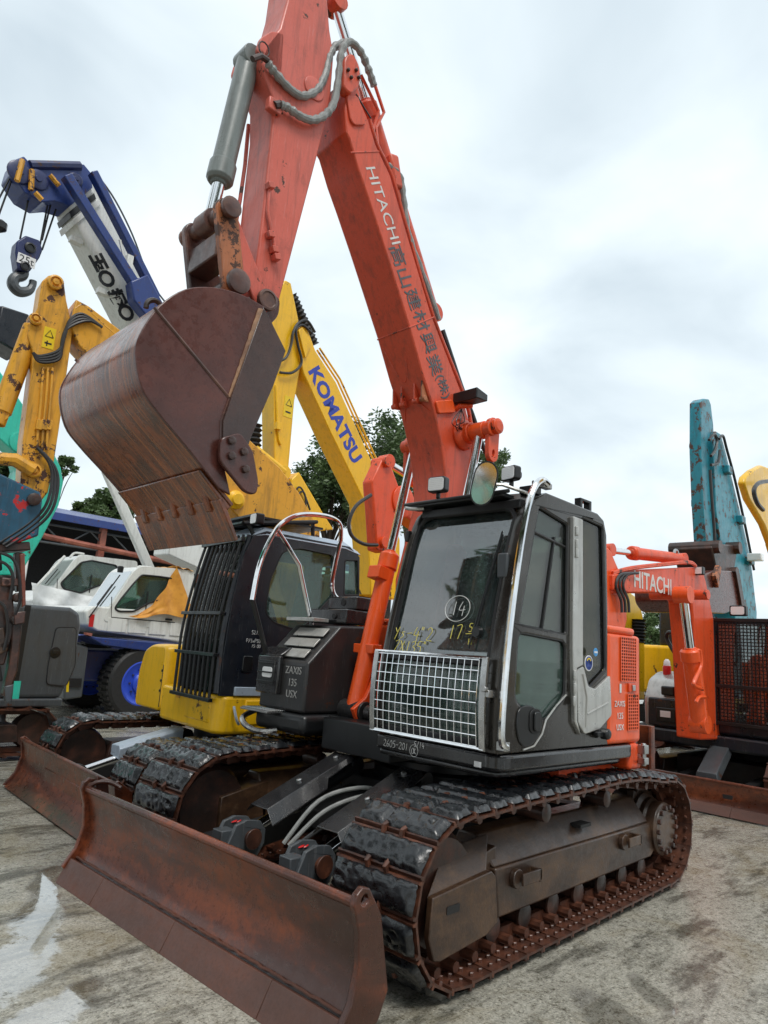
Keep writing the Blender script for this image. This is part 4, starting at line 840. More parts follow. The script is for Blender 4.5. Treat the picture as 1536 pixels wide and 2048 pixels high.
# lettering on the boom side
ld = (U.y(790, 490, BY1)-U.y(737, 335, BY1)).normalized(); lu = V((-ld.z, 0, ld.x)); lu = lu if lu.x < 0 else -lu
q = U.y(766, 412, BY1+.0015); text('HITACHI', (q.x, BY1+.0015, q.z), ld, lu, .15, 'white_mark', BM, None, 1.0)
jp = '高山建材興業'
for ch, (a, b) in zip(jp, ((794, 512), (808, 556), (825, 599), (841, 642), (856, 686), (868, 730))):
    q = U.y(a, b, BY1+.0015); text(ch, (q.x, BY1+.0015, q.z), ld, lu, .17, 'grey_letter', BM, None, 1.0, off=.0012)
q = U.y(886, 773, BY1+.0015); text('(株)', (q.x, BY1+.0015, q.z), ld, lu, .125, 'grey_letter', BM, None, 1.0, off=.001)

# ---- arm
AY1, AY0 = .06, -.215; ac = (AY0+AY1)/2
rear = [(573, 548), (608, 415), (640, 292), (655, 230), (662, 190), (668, 110), (660, 60), (655, 0), (640, -90)]
front = [(590, -110), (575, 0), (560, 55), (532, 90), (524, 120), (530, 150), (545, 190), (545, 250), (536, 330), (527, 417), (517, 500), (504, 592)]
ap = U.prof(rear+front+[(510, 622), (538, 628), (556, 612)], AY1)
m = MB(); m.prism(ap, AY0, AY1); AR = m.build('arm', 'arm_red', EX, UM, .012, 2)
q = U.y(628, 178, AY1); m = MB(); m.lathe([(.085, 0), (.085, .008), (.06, .012)], (q.x, AY1, q.z), (0, 1, 0), 28); m.build('pivot_boss', 'arm_red', AR, None, .006)
m = MB(); m.tube([U.y(*z, AY1+.02) for z in ((540, 370), (535, 420), (548, 490), (550, 515))], .012, 8)
for z in ((540, 372), (540, 470), (548, 500), (552, 515)): m.box(U.y(*z, AY1+.025), (.045, .05, .04), Matrix.Rotation(.3, 3, 'Y'))
m.build('grease_block', 'arm_red', AR, None, .004)
m = MB(); m.tube([U.y(*z, AY0-.02) for z in ((497, 250), (490, 330), (480, 400), (466, 480))], .014, 8); m.build('arm_pipe', 'arm_red', AR)
# hoses looping from boom tip to the arm, in grey spiral sleeve
for nm, pts, y0, y1 in (('u', ((748, 172), (738, 142), (722, 105), (700, 84), (684, 100), (678, 150), (668, 205), (650, 230), (625, 240), (600, 232), (575, 215), (560, 210)), .10, .10), ('o', ((700, 84), (672, 92), (658, 115), (650, 150), (634, 180), (606, 192), (580, 178), (550, 145), (535, 125)), .03, .10)):
    k = len(pts); pth = spline([U.y(a, b, y0+(y1-y0)*i/(k-1)) for i, (a, b) in enumerate(pts)], 7)
    m = MB(); m.tube(pth, [.027+.0035*math.sin(i*1.9)+.002*math.sin(i*4.7) for i in range(len(pth))], 10); m.build('hose', 'sleeve', AR)
m = MB(); m.tube([U.y(*z, AY1+.03) for z in ((560, 210), (548, 212))], .03, 8); m.build('hose_fitting', 'old_iron', AR); m = MB(); m.box(U.y(547, 214, AY1+.015), (.10, .05, .09)); m.build('hose_block', 'arm_red', AR, None, .008); m = MB(); m.tube([U.y(*z, AY1+.04) for z in ((536, 122), (522, 112), (505, 118))], .02, 8); m.build('hose_fitting', 'old_iron', AR)
m = MB(); c_ = U.y(528, 98, AY1+.03); m.tube([c_+V((.04*math.cos(a), 0, .05*math.sin(a))) for a in [2*PI*i/12 for i in range(13)]], .005, 6); m.build('wire_loop', 'old_iron', AR)
# bucket cylinder in front of the arm
cp = U.y(497, 122, ac); rp = U.y(418, 448, ac); kp = U.y(420, 395, ac)
for y in (AY1, AY0-.02):
    m = MB(); m.prism(rpoly(U.prof([(545, 90), (520, 85), (497, 100), (490, 125), (505, 145), (540, 170)], ac), .03), y-.03, y+.0); m.build('cylinder_bracket', 'arm_red', AR, None, .006)
ram(EX, UM, cp, rp, .075, .04, .76, 'bucket_cylinder', 'cyl_grey', 'link_rust')
# linkage: H link to the bucket, side links to the arm
lp = rp; ep = U.y(432, 590, ac); apn = U.y(500, 590, ac)
def barlink(p, q, w, th, y, mat, par, name, r0=None):
    p = V(p); q = V(q); d = (q-p).normalized(); n_ = V((-d.z, 0, d.x)); r0 = r0 or w*.75; m = MB()
    A = [(p.x+r0*math.cos(a+math.atan2(-d.z, -d.x)), p.z+r0*math.sin(a+math.atan2(-d.z, -d.x))) for a in [-PI/2+PI*i/8 for i in range(9)]]
    B = [(q.x+r0*math.cos(a+math.atan2(d.z, d.x)), q.z+r0*math.sin(a+math.atan2(d.z, d.x))) for a in [-PI/2+PI*i/8 for i in range(9)]]
    m.prism(A+[(p.x+d.x*r0*1.3-n_.x*w/2, p.z+d.z*r0*1.3-n_.z*w/2)][:0]+B, y-th/2, y+th/2); return m.build(name, mat, par, UM if par is EX else None, .008)
LK = barlink(lp, ep, .12, .05, ac+.19, 'primer_orange', EX, 'bucket_link', .075)
barlink(lp, ep, .12, .05, ac-.19, 'link_rust', EX, 'bucket_link', .075)
m = MB(); m.bx(min(lp.x, ep.x)-.02, max(lp.x, ep.x)+.02, ac-.17, ac+.17, ep.z+.15, lp.z-.12); m.build('link_web', 'link_rust', LK, None, .01)
apv = U.y(530, 603, AY1+.09)
for y in (AY1+.055, AY0-.055): barlink(lp, V((apv.x, 0, apv.z)), .09, .035, y, 'arm_red' if y > 0 else 'link_rust', EX, 'side_link', .06)
m = MB(); m.cyl((lp.x, ac-.26, lp.z), (lp.x, ac+.26, lp.z), .05, 18); m.lathe([(.065, .245), (.065, .27), (.05, .275)], (lp.x, ac, lp.z), (0, 1, 0), 18); m.lathe([(.065, .245), (.065, .27), (.05, .275)], (lp.x, ac, lp.z), (0, -1, 0), 18); m.build('link_pin', 'link_rust', EX, UM, .003)
m = MB(); m.cyl((apv.x, AY0-.12, apv.z), (apv.x, AY1+.12, apv.z), .05, 18); m.lathe([(.068, .10), (.068, .13), (.05, .135), (.05, .128), (.03, .128)], (apv.x, AY1, apv.z), (0, 1, 0), 18); m.build('bucket_pin', 'link_rust', EX, UM, .003)
# ---- bucket
KY1, KY0 = .42, -.56
sh = [(2.30, 3.40), (2.45, 3.41), (2.62, 3.38), (2.78, 3.30), (2.90, 3.16), (2.97, 3.0), (2.985, 2.88), (2.93, 2.72), (2.83, 2.62), (2.66, 2.49), (2.50, 2.36), (2.36, 2.245)]
shc = sp2(sh, 4)
inn = []
for i in range(len(shc)):
    a = V((*shc[max(i-1, 0)], 0)); b = V((*shc[min(i+1, len(shc)-1)], 0)); t_ = (b-a).normalized(); inn.append((shc[i][0]+t_.y*.02, shc[i][1]-t_.x*.02))
m = MB(); m.prism(shc+inn[::-1], KY0, KY1); BK = m.build('bucket', 'bucket_shell', EX, UM, .004)
_v = U.y(460, 795, KY1+.03); VX, VZ = _v.x, _v.z
op = [(2.20, 3.27), (2.13, 3.16), (2.21, 2.62), (2.33, 2.31)]
sp_ = [(2.30, 3.392)]+[(a-(.0), b) for a, b in shc[2:-1]]+[(2.37, 2.27), (2.42, 2.45), (2.30, 2.90), (2.26, 3.3)]
scale = lambda pts, c, k: [((a-c[0])*k+c[0], (b-c[1])*k+c[1]) for a, b in pts]
side = U.prof([(525, 622), (548, 640), (566, 690), (540, 790), (505, 890), (480, 960), (455, 990), (430, 958)], KY1)
for y0, y1 in ((KY1, KY1+.022), (KY0-.022, KY0)):
    body = [(2.30, 3.405)]+scale(shc[3:-3], (2.5, 2.9), 1.008)+[(2.385, 2.30), (2.44, 2.44), (2.47, 2.50), (VX, VZ), (2.32, 3.38)]
    m = MB(); m.prism(body, y0, y1); PL = m.build('side_plate', 'bucket_side', BK, None, .005)
    # stiffener running down to the corner and the side cutter plate
    c2_ = [(2.325, 3.385)]+U.prof([(534, 632), (569, 703), (544, 773), (500, 875), (478, 940)], KY1+.03)+[(2.42, 2.42), (2.47, 2.50), (VX+.03, VZ-.14), (VX, VZ)]
    yy0, yy1 = (y1, y1+.022) if y0 > 0 else (y0-.022, y0)
    m = MB(); m.prism(c2_, yy0-.0, yy1); m.build('side_cutter', 'bucket_plate', BK, None, .004)
    m = MB(); yy = y1 if y0 > 0 else y0; m.tube([(2.93, yy, 3.14), (VX, yy, VZ), (VX+.03, yy, VZ-.14), (2.47, yy, 2.50)], .009, 6); m.build('weld_bead', 'link_rust', PL); m = MB(); m.tube([(2.325+(VX-2.325)*i/20+.0015*math.sin(i*2.3), yy, 3.37+(VZ-3.37)*i/20) for i in range(21)], [.024-.0006*i+.0015*math.sin(i*3.3) for i in range(21)], 7); m.build('weld_bead', 'weld_tan', PL)
    wp = rpoly([(2.47, 2.52), (2.36, 2.58), (2.27, 2.50), (2.215, 2.34), (2.22, 2.27), (2.29, 2.27), (2.46, 2.40)], .03)
    yy0, yy1 = (yy1, yy1+.03) if y0 > 0 else (yy0-.03, yy0)
    m = MB(); m.prism([(a+.04, b+.05) for a, b in wp], yy0, yy1); WP = m.build('side_wear_plate', 'bucket_side', BK, None, .006)
    for a, c_ in ((2.45, 2.57), (2.37, 2.53), (2.44, 2.49), (2.35, 2.44)): b = MB(); b.lathe([(.022, 0), (.022, .018), (.012, .022)], (a, yy1 if y0 > 0 else yy0, c_), (0, 1 if y0 > 0 else -1, 0), 8); b.build('bolt', 'bucket_plate', WP)
# floor wear plate, adapters and bolt-on lip
fl = V((2.36-2.50, 0, 2.245-2.36)).normalized(); fn = V((fl.z, 0, -fl.x)); fn = fn if fn.z < 0 else -fn
P0 = V((2.56, 0, 2.405))+fn*.003; P1 = V((2.36, 0, 2.245))+fn*.003
m = MB(); m.prism([(P0.x, P0.z), (P1.x, P1.z), (P1.x+fn.x*.028, P1.z+fn.z*.028), (P0.x+fn.x*.016, P0.z+fn.z*.016)], KY0+.0, KY1-.0); m.build('wear_plate', 'bucket_shell', BK, None, .006)
ld_ = (V((2.275, 0, 2.075))-V((2.40, 0, 2.27))).normalized(); ln_ = V((-ld_.z, 0, ld_.x)); ln_ = ln_ if ln_.x > 0 else -ln_
A = V((2.41, 0, 2.285))+ln_*.035; B = A+ld_*.235
m = MB(); m.prism([(A.x, A.z), (B.x, B.z), (B.x-ln_.x*.02, B.z-ln_.z*.02), (A.x-ln_.x*.03, A.z-ln_.z*.03)], KY0-.02, KY1+.0); m.build('lip_plate', 'bucket_shell', BK, None, .005)
for i in range(5):
    y = KY0+.12+i*(KY1-KY0-.24)/4; q0 = V((2.50, 0, 2.37))+fn*.03; q1 = A+ld_*.05+ln_*.012; m = MB()
    q0 = V((2.45, 0, 2.33))+fn*.03; m.loft([[(q0.x, y-.022, q0.z), (q0.x, y+.022, q0.z), (q0.x-fn.x*.03, y+.022, q0.z-fn.z*.03), (q0.x-fn.x*.03, y-.022, q0.z-fn.z*.03)], [(q1.x+.006, y-.026, q1.z), (q1.x+.006, y+.026, q1.z), (q1.x-.05, y+.026, q1.z+.0), (q1.x-.05, y-.026, q1.z)]]); m.build('adapter', 'bucket_shell', BK, None, .008)
# bucket ears
for y in (ac+.17, ac-.17):
    m = MB(); m.prism(rpoly([(2.62, 3.37), (2.58, 3.50), (2.46, 3.56), (2.30, 3.52), (2.12, 3.72), (1.99, 3.70), (1.99, 3.58), (2.18, 3.30), (2.30, 3.37)], .04), y-.02, y+.02); m.build('bucket_ear', 'bucket_side', BK, None, .006)
m = MB(); m.cyl((ep.x, ac-.27, ep.z), (ep.x, ac+.27, ep.z), .05, 16); m.lathe([(.06, 0), (.075, .02), (.075, .05), (.05, .06)], (ep.x, ac+.22, ep.z), (0, 1, 0), 16); m.build('ear_pin', 'link_rust', BK)
m = MB(); hk = V((2.70, ac-.02, 3.40)); m.tube([hk+V((.05*math.cos(a), 0, .055*math.sin(a))) for a in [PI*i/10-.2 for i in range(13)]], .016, 8); m.build('lifting_eye', 'old_iron', BK)
# ------------------------------------------------------------------ helpers for the machines behind
def lowtracks(root, M, half, w, xf, xr, R, mats='track_rust', pads=False, n=34, detail=False, pmat='tar_pad', both=(1, -1)):
    P = track_path(xf, R+.05, R, xr, R+.05, R*.96, [((xf*.6+xr*.4), 2*R+.055), ((xf+xr)/2, 2*R+.055), (xf*.3+xr*.7, 2*R+.05)])
    for s in both:
        track(root, M, s*(half-w/2), w, P, n, pads, detail=detail, nvar=5, hgt=.035, shoemat=mats)
        m = MB(); m.prism([(xf-.25, R*1.5), (xr+.2, R*1.5), (xr+.15, R*.75), (xf-.2, R*.7)], *sorted((s*(half-w+.08), s*(half-.08)))); m.build('track_frame', 'old_iron', root, M, .01)
        for x in (xf, xr): m = MB(); m.lathe([(.05, -.1), (R*.72, -.09), (R*.78, 0), (R*.72, .09), (.05, .1)], (x, s*(half-w/2), R+.05), (0, 1, 0), 20); m.build('wheel', 'old_iron', root, M)
    m = MB(); m.bx(xr+.5, xf-.5, -half+w-.03, half-w+.03, R*.8, R*1.7); m.lathe([(.42, R*1.6), (.42, R*2+.25)], (0, 0, 0), (0, 0, 1), 24); m.build('centre_frame', 'black_matte', root, M, .01)
def profpart(fr, pts, y0, y1, ref, name, mat, root, M, bev=.01, extra=()):
    m = MB(); m.prism(fr.prof(pts, ref)+list(extra), y0, y1); return m.build(name, mat, root, M, bev)

# ------------------------------------------------------------------ YELLOW EXCAVATOR NEXT TO IT (black cab with bar guard, crusher on the arm)
KU0 = Frame(0, -2.74, -4.8); KU = Frame(0, -2.74, -8); GRP = 'excavators parked in the yard'
KM = thing('excavator', 'yellow excavator with barred black cab beside the orange one, blue crusher hanging from its arm', 'excavator', KU0.M, GRP)
IM = KU0.I @ KU.M
lowtracks(KM, None, 1.17, .46, 1.20, -1.05, .31, pads=True, n=38, detail=True)
kb = sp2([(1.69, .455), (1.655, .35), (1.65, .22), (1.70, .10), (1.78, .015)], 5)
m = MB(); m.prism(kb+[(a-.025, b) for a, b in reversed(kb)], -1.22, 1.20); m.tube([(1.68, -1.22, .455), (1.68, 1.2, .455)], .018, 8); m.bx(1.5, 1.655, -.5, .5, .1, .3); KB = m.build('blade', 'blade_rust', KM, None, .004)
for s in (1.2, -1.22): m = MB(); m.prism([(1.70, .47), (1.66, .485), (1.55, .40), (1.52, .15), (1.75, .03), (1.79, .03), (1.70, .15), (1.665, .3)], s-.02, s+.01); m.build('end_plate', 'blade_rust', KB, None, .005)
for y in (-.45, .45): m = MB(); m.prism([(1.6, .15), (1.6, .28), (.55, .36), (.55, .25)], y-.05, y+.05); m.build('lift_arm', 'black_matte', KM, None, .008)
ram(KM, None, (.55, -.02, .62), (1.52, -.02, .34), .06, .03, .5, 'blade_cylinder', 'black')
m = MB(); d = V((.78, 0, -.20)).normalized(); q0 = V((.62, -.02, .70)); q1 = q0+d*.62
m.loft([[q+V((0, a, b)) for a, b in ((-.10, -.09), (-.10, 0), (.07, .01), (.10, -.02), (.10, -.11), (.07, -.0))][:5] for q in (q0, q1)]); m.build('cylinder_guard', 'roof_silver', KM, None, .006)
# body
m = MB(); fp = [(.76, .15), (.76, .98), (.70, 1.06), (-.4, 1.07), (-.9, .98), (-1.25, .55), (-1.32, 0), (-1.25, -.55), (-.9, -1.0), (-.4, -1.1), (.52, -1.1), (.52, -.25), (.76, -.2)]
m.prism(rpoly(fp, .05), .76, 1.08, 'z'); KB_ = m.build('lower_body', 'yellow', KM, IM, .03, 3)
m = MB(); m.bx(.73, .764, .40, .93, .84, 1.05); m.bx(.15, .5, 1.055, 1.076, .84, 1.05); m.build('access_panel', 'yellow', KB_, None, .012)
m = MB(); m.bx(.764, .767, .18, .28, .99, 1.015); m.build('data_plate', 'yellow_dirty', KB_)
m = MB(); pf = rpoly([(-1.14, .80), (-1.14, 1.15), (-1.02, 1.40), (-.78, 1.47), (-.34, 1.47), (-.34, .80)], .08); m.loft([[(x, a*k-(1-k)*.7, b-(1-k)*.25*(b-.8)) for a, b in pf] for x, k in ((-.3, 1), (.42, 1), (.56, .985), (.64, .95), (.69, .88))]); KF = m.build('right_fender', 'yellow', KM, IM, .02, 3)
m = MB(); m.tube([(.685, -.40, .84), (.685, -.40, 1.25), (.67, -.44, 1.33)], .008, 6); m.build('fender_seal', 'gasket', KF)
m = MB(); 
for z in (1.0, 1.1, 1.2): m.lathe([(.014, 0), (.014, .01)], (.685, -.42, z), (1, 0, 0), 8)
m.build('bolt_row', 'gasket', KF)
m = MB(); m.prism(rpoly([(-.35, -1.1), (-.35, 1.04), (-.8, 1.0), (-1.2, .55), (-1.30, 0), (-1.2, -.55), (-.8, -1.02)], .06), 1.082, 1.62, 'z'); m.build('engine_house', 'yellow', KM, IM, .05, 3)
# cab
kc = [(.74, 1.08), (.75, 1.4), (.72, 1.9), (.66, 2.3), (.58, 2.50), (.45, 2.56), (-.50, 2.55), (-.63, 2.46), (-.66, 2.1), (-.66, 1.08)]
kw1 = rpoly([(q.x, q.z) for q in (KU.y(a, b, 1.05) for a, b in ((566, 1102), (600, 1096), (668, 1110), (668, 1190), (600, 1262), (548, 1246), (530, 1225), (540, 1160)))], .05)
kw2 = rpoly([(q.x, q.z) for q in (KU.y(a, b, 1.05) for a, b in ((690, 1120), (716, 1120), (718, 1190), (688, 1190)))], .02)
m = MB(); m.prism(kc, 1.0, 1.05, holes=[kw1, kw2]); KC = m.build('cab_side', 'navy_black', KM, IM, .015, 3)
for nm, wn in (('door_window', kw1), ('rear_side_window', kw2)):
    m = MB(); m.prism(wn, 1.02, 1.026); m.build(nm, 'glass_green', KC); m = MB(); m.tube([(a, 1.045, b) for a, b in wn+wn[:1]], .010, 6); m.build('window_seal', 'gasket', KC)
m = MB(); m.prism(kc, .22, .27, holes=[rpoly([(.5, 2.4), (-.5, 2.4), (-.5, 1.5), (.6, 1.5)], .05)]); m.build('cab_far_side', 'navy_black', KM, IM, .01)
m = MB(); m.prism([(.27, 1.08), (1.0, 1.08), (1.0, 2.5), (.27, 2.5)], -.65, -.60, 'x', holes=[rrect(.35, .92, 1.6, 2.4, .05)]); m.build('cab_rear', 'navy_black', KM, IM, .01)
m = MB(); m.loft([[(x, .2, z0), (x, .26, z1), (x, .63, z1+.02), (x, 1.0, z1), (x, 1.06, z0)] for x, z0, z1 in ((.56, 2.50, 2.52), (.45, 2.52, 2.60), (-.45, 2.52, 2.60), (-.64, 2.48, 2.52))]); m.build('cab_roof', 'roof_silver', KM, IM, .015, 3)
m = MB()
zs = [1.10+i*1.4/12 for i in range(13)]
kfx = lambda z: .745 if z < 1.5 else .745-.16*((z-1.5)/1.0)**1.6
m.add([(kfx(z), .27, z) for z in zs]+[(kfx(z), 1.0, z) for z in zs], [(i, i+1, 14+i, 13+i) for i in range(12)]); KWS = m.build('windshield', 'glass', KM, IM)
for y in (.24, 1.0): m = MB(); m.tube([(kfx(z)+.005, y, z) for z in zs], .03, 8); m.build('front_pillar', 'navy_black', KM, IM)
for i in range(9):
    y = .22+i*.095; m = MB(); m.tube([(kfx(z)+.06, y, z) for z in [1.02]+zs], .014, 6); m.build('guard_bar', 'black', KM, IM)
for z in (1.04, 1.42, 1.78, 2.45):
    m = MB(); m.bx(kfx(z)+.05, kfx(z)+.09, .18, 1.03, z-.015, z+.015); m.build('guard_crossbar', 'black', KM, IM, .003)
m = MB(); m.bx(-.2, .6, .27, .99, 2.68, 2.70); 
for y in (.2, .45, .75, 1.02): m.tube([(.68, y, 2.60), (-.1, y, 2.74)], .02, 6)
for x in (.68, .3, -.1): m.tube([(x, .2, 2.6+.14*(.68-x)/.78), (x, 1.02, 2.6+.14*(.68-x)/.78)], .02, 6)
m.build('roof_guard', 'black', KM, IM)
for y in (.25, .98): m = MB(); m.tube([(-.08, y, 2.74), (-.1, y, 2.56)], .02, 6); m.tube([(.62, y, 2.62), (.55, y, 2.52)], .02, 6); m.build('roof_guard_post', 'black', KM, IM)
q = KU.x(507, 1037, .70); m = MB(); m.prism(rrect(q.y-.06, q.y+.06, q.z-.05, q.z+.05, .02), .62, .70, 'x'); o = m.build('work_light', 'black', KM, IM, .008); m = MB(); m.prism(rrect(q.y-.05, q.y+.05, q.z-.042, q.z+.042, .02), .70, .705, 'x'); m.build('lens', 'lamp', o)
q = KU.y(494, 1330, 1.05); m = MB(); m.prism(rrect(q.x-.05, q.x+.05, q.z-.06, q.z+.08, .02), 1.051, 1.065); m.build('door_handle', 'black', KC, None, .008)
q = KU.y(494, 1275, 1.05)
scribble(word('5215', 0, 1.3, .6)+word('P/SHPSU', -.8, 0, .55)+word('15:00', .2, -.8, .5), (q.x-.04, 1.0515, q.z-.04), (-1, 0, 0), (0, 0, 1), .055, .0022, 'white_mark', KC)
m = MB(); m.tube(spline([(.62, 1.09, 1.0), (.60, 1.12, .9), (.56, 1.10, .85)], 4), .014, 6); m.bx(.2, .62, 1.052, 1.075, 1.085, 1.16); m.build('door_sill', 'roof_silver', KM, IM, .006)
m = MB(); m.prism(rpoly([(-.3, 1.5), (.15, 1.52), (.15, 1.62), (-.2, 1.66), (-.3, 2.2), (-.38, 2.2)], .04), .45, .85); m.build('seat', 'seat', KM, IM, .03)
m = MB(); m.bx(-.6, .7, .28, .99, 1.082, 1.10); m.bx(.5, .62, .35, .9, 1.1, 1.55); m.build('console', 'black_matte', KM, IM, .01)
# boom, arm and crusher
KBm = profpart(KU, [(152, 598), (178, 612), (215, 640), (300, 705), (420, 800), (505, 885), (560, 935), (598, 985), (640, 1060), (640, 1240), (585, 1255), (545, 1120), (500, 1060), (455, 1010), (380, 920), (300, 830), (200, 735), (158, 690), (140, 650)], -.2, .1, .1, 'boom', 'yellow_dirty', KM, IM, .012)
m = MB(); q = KU.y(470, 1000, .1); m.lathe([(.10, 0), (.10, .03), (.06, .05), (.06, .08)], (q.x, .1, q.z), (0, 1, 0), 20); m.build('pivot_boss', 'yellow', KBm, None, .005)
for k in range(4):
    m = MB(); m.tube(spline([KU.y(a, b-k*4, .0+.03*k) for a, b in ((150, 630), (165, 622), (185, 640), (215, 668), (300, 740))], 6), .013, 6); m.build('boom_pipe', 'yellow_dirty' if k > 1 else 'pipe_rust', KBm)
for k in range(4):
    m = MB(); m.tube(spline([KU.y(a, b, .13) for a, b in ((205-6*k, 655-4*k), (165, 628+5*k), (140-2*k, 640+6*k), (130-2*k, 670+4*k), (118, 700+6*k), (80, 712+4*k), (66, 705))], 6), .014, 6); m.build('hose', 'hose', KBm)
KA = profpart(KU, [(84, 562), (98, 550), (115, 550), (128, 562), (133, 600), (146, 660), (132, 760), (118, 860), (104, 950), (96, 985), (80, 1005), (40, 990), (46, 880), (64, 740), (66, 700), (56, 668), (62, 640), (76, 615)], -.16, .08, .08, 'arm', 'yellow_dirty', KM, IM, .012)
for a, b, r_ in ((110, 567, .07), (70, 640, .055), (66, 942, .065)):
    q = KU.y(a, b, .08); m = MB(); m.lathe([(r_, 0), (r_, .04), (r_*.7, .05), (r_*.7, .03), (r_*.4, .03), (r_*.4, .055), (.01, .056)], (q.x, .08, q.z), (0, 1, 0), 20); m.build('pivot_pin', 'yellow_dirty', KA, None, .003)
for dx in (0, 10, 19):
    m = MB(); m.tube([KU.y(a+dx, b, .105) for a, b in ((86, 735), (82, 800), (76, 860), (74, 900))], .013, 6); m.box(KU.y(78+dx, 850, .11), (.05, .05, .09)); m.build('arm_pipe', 'yellow_dirty', KA, None, .003)
q = KU.y(98, 676, .084); m = MB(); m.bx(q.x-.05, q.x+.05, .081, .084, q.z-.10, q.z+.10); s_ = m.build('warning_label', 'sticker_yellow', KA)
m = MB(); m.tube([(q.x-.035, .0855, q.z+.01), (q.x+.035, .0855, q.z+.01), (q.x, .0855, q.z+.075), (q.x-.035, .0855, q.z+.01)], .004, 4); m.bx(q.x-.03, q.x+.03, .0845, .0865, q.z-.06, q.z-.045); m.bx(q.x+.005, q.x+.015, .0845, .0865, q.z-.08, q.z-.03); m.build('warning_mark', 'black_letter', s_)
ram(KM, IM, KU.y(0, 830, -.04), KU.y(69, 642, -.04), .06, .03, .05, 'bucket_cylinder_rod', 'yellow_dirty')
m = MB(); m.cyl(KU.y(2, 825, -.04), KU.y(66, 655, -.04), .085, 18); m.build('bucket_cylinder', 'yellow_dirty', KM, IM, .006)
m = MB(); m.tube([KU.y(-30, 915, .1), KU.y(30, 920, .1), KU.y(66, 942, .1)], [.05, .06, .065], 10); m.build('bucket_link', 'yellow_dirty', KM, IM)
for k in range(3):
    m = MB(); m.tube(spline([KU.y(a+6*k, b+5*k, .13) for a, b in ((74, 895), (98, 925), (104, 960), (92, 1010), (60, 1045), (0, 1085))], 6), .015, 6); m.build('hose', 'hose', KA)
KX = profpart(KU, [(-60, 935), (0, 948), (52, 972), (80, 985), (84, 1000), (76, 1072), (40, 1085), (-60, 1090)], -.22, .14, .12, 'crusher', 'attach_blue', KM, IM, .015)
q = KU.y(66, 1000, .14); m = MB(); m.lathe([(.055, 0), (.055, .06), (.03, .07)], (q.x, .14, q.z), (0, 1, 0), 10); m.build('bolt', 'old_iron', KX)
m = MB(); m.prism(KU.prof([(-40, 1090), (60, 1083), (62, 1100), (-40, 1106)], .12), -.2, .12); m.build('turntable', 'old_iron', KX, None, .01)
for pts, y0, y1 in (([(30, 1105), (48, 1105), (44, 1180), (34, 1185)], .0, .10), ([(-10, 1150), (22, 1150), (30, 1250), (8, 1330), (-10, 1330)], -.1, .12), ([(24, 1240), (44, 1236), (34, 1340), (14, 1395), (4, 1390), (18, 1320)], .02, .14), ([(-60, 1110), (-10, 1110), (0, 1200), (-60, 1300)], -.15, .05)):
    m = MB(); m.prism(KU.prof(pts, .1), y0, y1); m.build('crusher_jaw', 'old_iron', KX, None, .012)
for pts, y0, y1, mt in (([(-40, 1105), (2, 1108), (4, 1140), (-40, 1160)], .02, .14, 'black_matte'), ([(40, 1108), (50, 1106), (52, 1210), (44, 1215)], .06, .12, 'pipe_rust'), ([(2, 1155), (36, 1158), (36, 1172), (2, 1172)], .10, .16, 'link_rust'), ([(-20, 1260), (6, 1255), (14, 1300), (-20, 1320)], .05, .16, 'frame_mud'), ([(26, 1225), (48, 1222), (46, 1246), (26, 1250)], .10, .18, 'link_rust'), ([(8, 1372), (26, 1368), (22, 1404), (10, 1404)], .06, .16, 'kob_grey'), ([(-30, 1330), (2, 1330), (6, 1362), (-30, 1370)], .0, .12, 'black_matte')):
    m = MB(); m.prism(KU.prof(pts, .12), y0, y1); m.build('jaw_plate', mt, KX, None, .008)
for pts in (((-10, 1120), (14, 1130), (26, 1155), (20, 1200)), ((0, 1105), (26, 1118), (38, 1150), (40, 1200), (30, 1230)), ((-10, 1200), (10, 1215), (16, 1260), (8, 1300))):
    m = MB(); m.tube(spline([KU.y(a, b, .17) for a, b in pts], 5), .014, 6); m.build('hose', 'hose', KX)
for a, b in ((12, 1165), (34, 1195), (30, 1240), (5, 1290)):
    q = KU.y(a, b, .12); m = MB(); m.lathe([(.04, 0), (.04, .05), (.025, .06)], (q.x, .10, q.z), (0, 1, 0), 14); m.build('jaw_pin', 'old_iron', KX, None, .004)

# ------------------------------------------------------------------ LETTERED YELLOW EXCAVATOR BEHIND
Y3 = Frame(-4.9, -5.1, 0)
YL = thing('excavator', 'yellow excavator behind the two cabs, blue letters on its raised boom', 'excavator', Y3.M, GRP)
lowtracks(YL, None, 1.25, .5, 1.5, -1.4, .38, n=36)
m = MB(); m.prism(rpoly([(1.2, -1.2), (1.2, 1.2), (-.8, 1.2), (-1.5, .6), (-1.5, -.6), (-.8, -1.2)], .1), 1.0, 1.35, 'z'); m.build('deck', 'yellow', YL, None, .03)
m = MB(); m.bx(-1.3, .1, -1.18, 1.18, 1.352, 2.05); m.build('engine_house', 'yellow', YL, None, .06, 3)
m = MB(); m.prism([(1.1, 1.352), (1.1, 2.0), (.8, 2.85), (-.1, 2.85), (-.1, 1.352)], -1.15, -.2); m.build('cab', 'navy_black', YL, None, .05, 3)
YB0, YB1 = -.2, .2
yb = profpart(Y3, [(593, 668), (600, 715), (607, 745), (659, 860), (730, 1005), (738, 1100), (742, 1190), (800, 1200), (800, 1080), (775, 985), (741, 917), (672, 764), (631, 701), (617, 662), (604, 648)], YB0, YB1, YB1, 'boom', 'yellow', YL, None, .015)
dl = (Y3.y(700, 895, YB1)-Y3.y(640, 770, YB1)).normalized(); du = V((-dl.z, 0, dl.x)); du = du if du.x < 0 else -du
q = Y3.y(671, 832, YB1+.002); text('KOMATSU', (q.x, YB1+.002, q.z), dl, du, .37, 'blue_letter', yb, None, 1.0, off=.014)
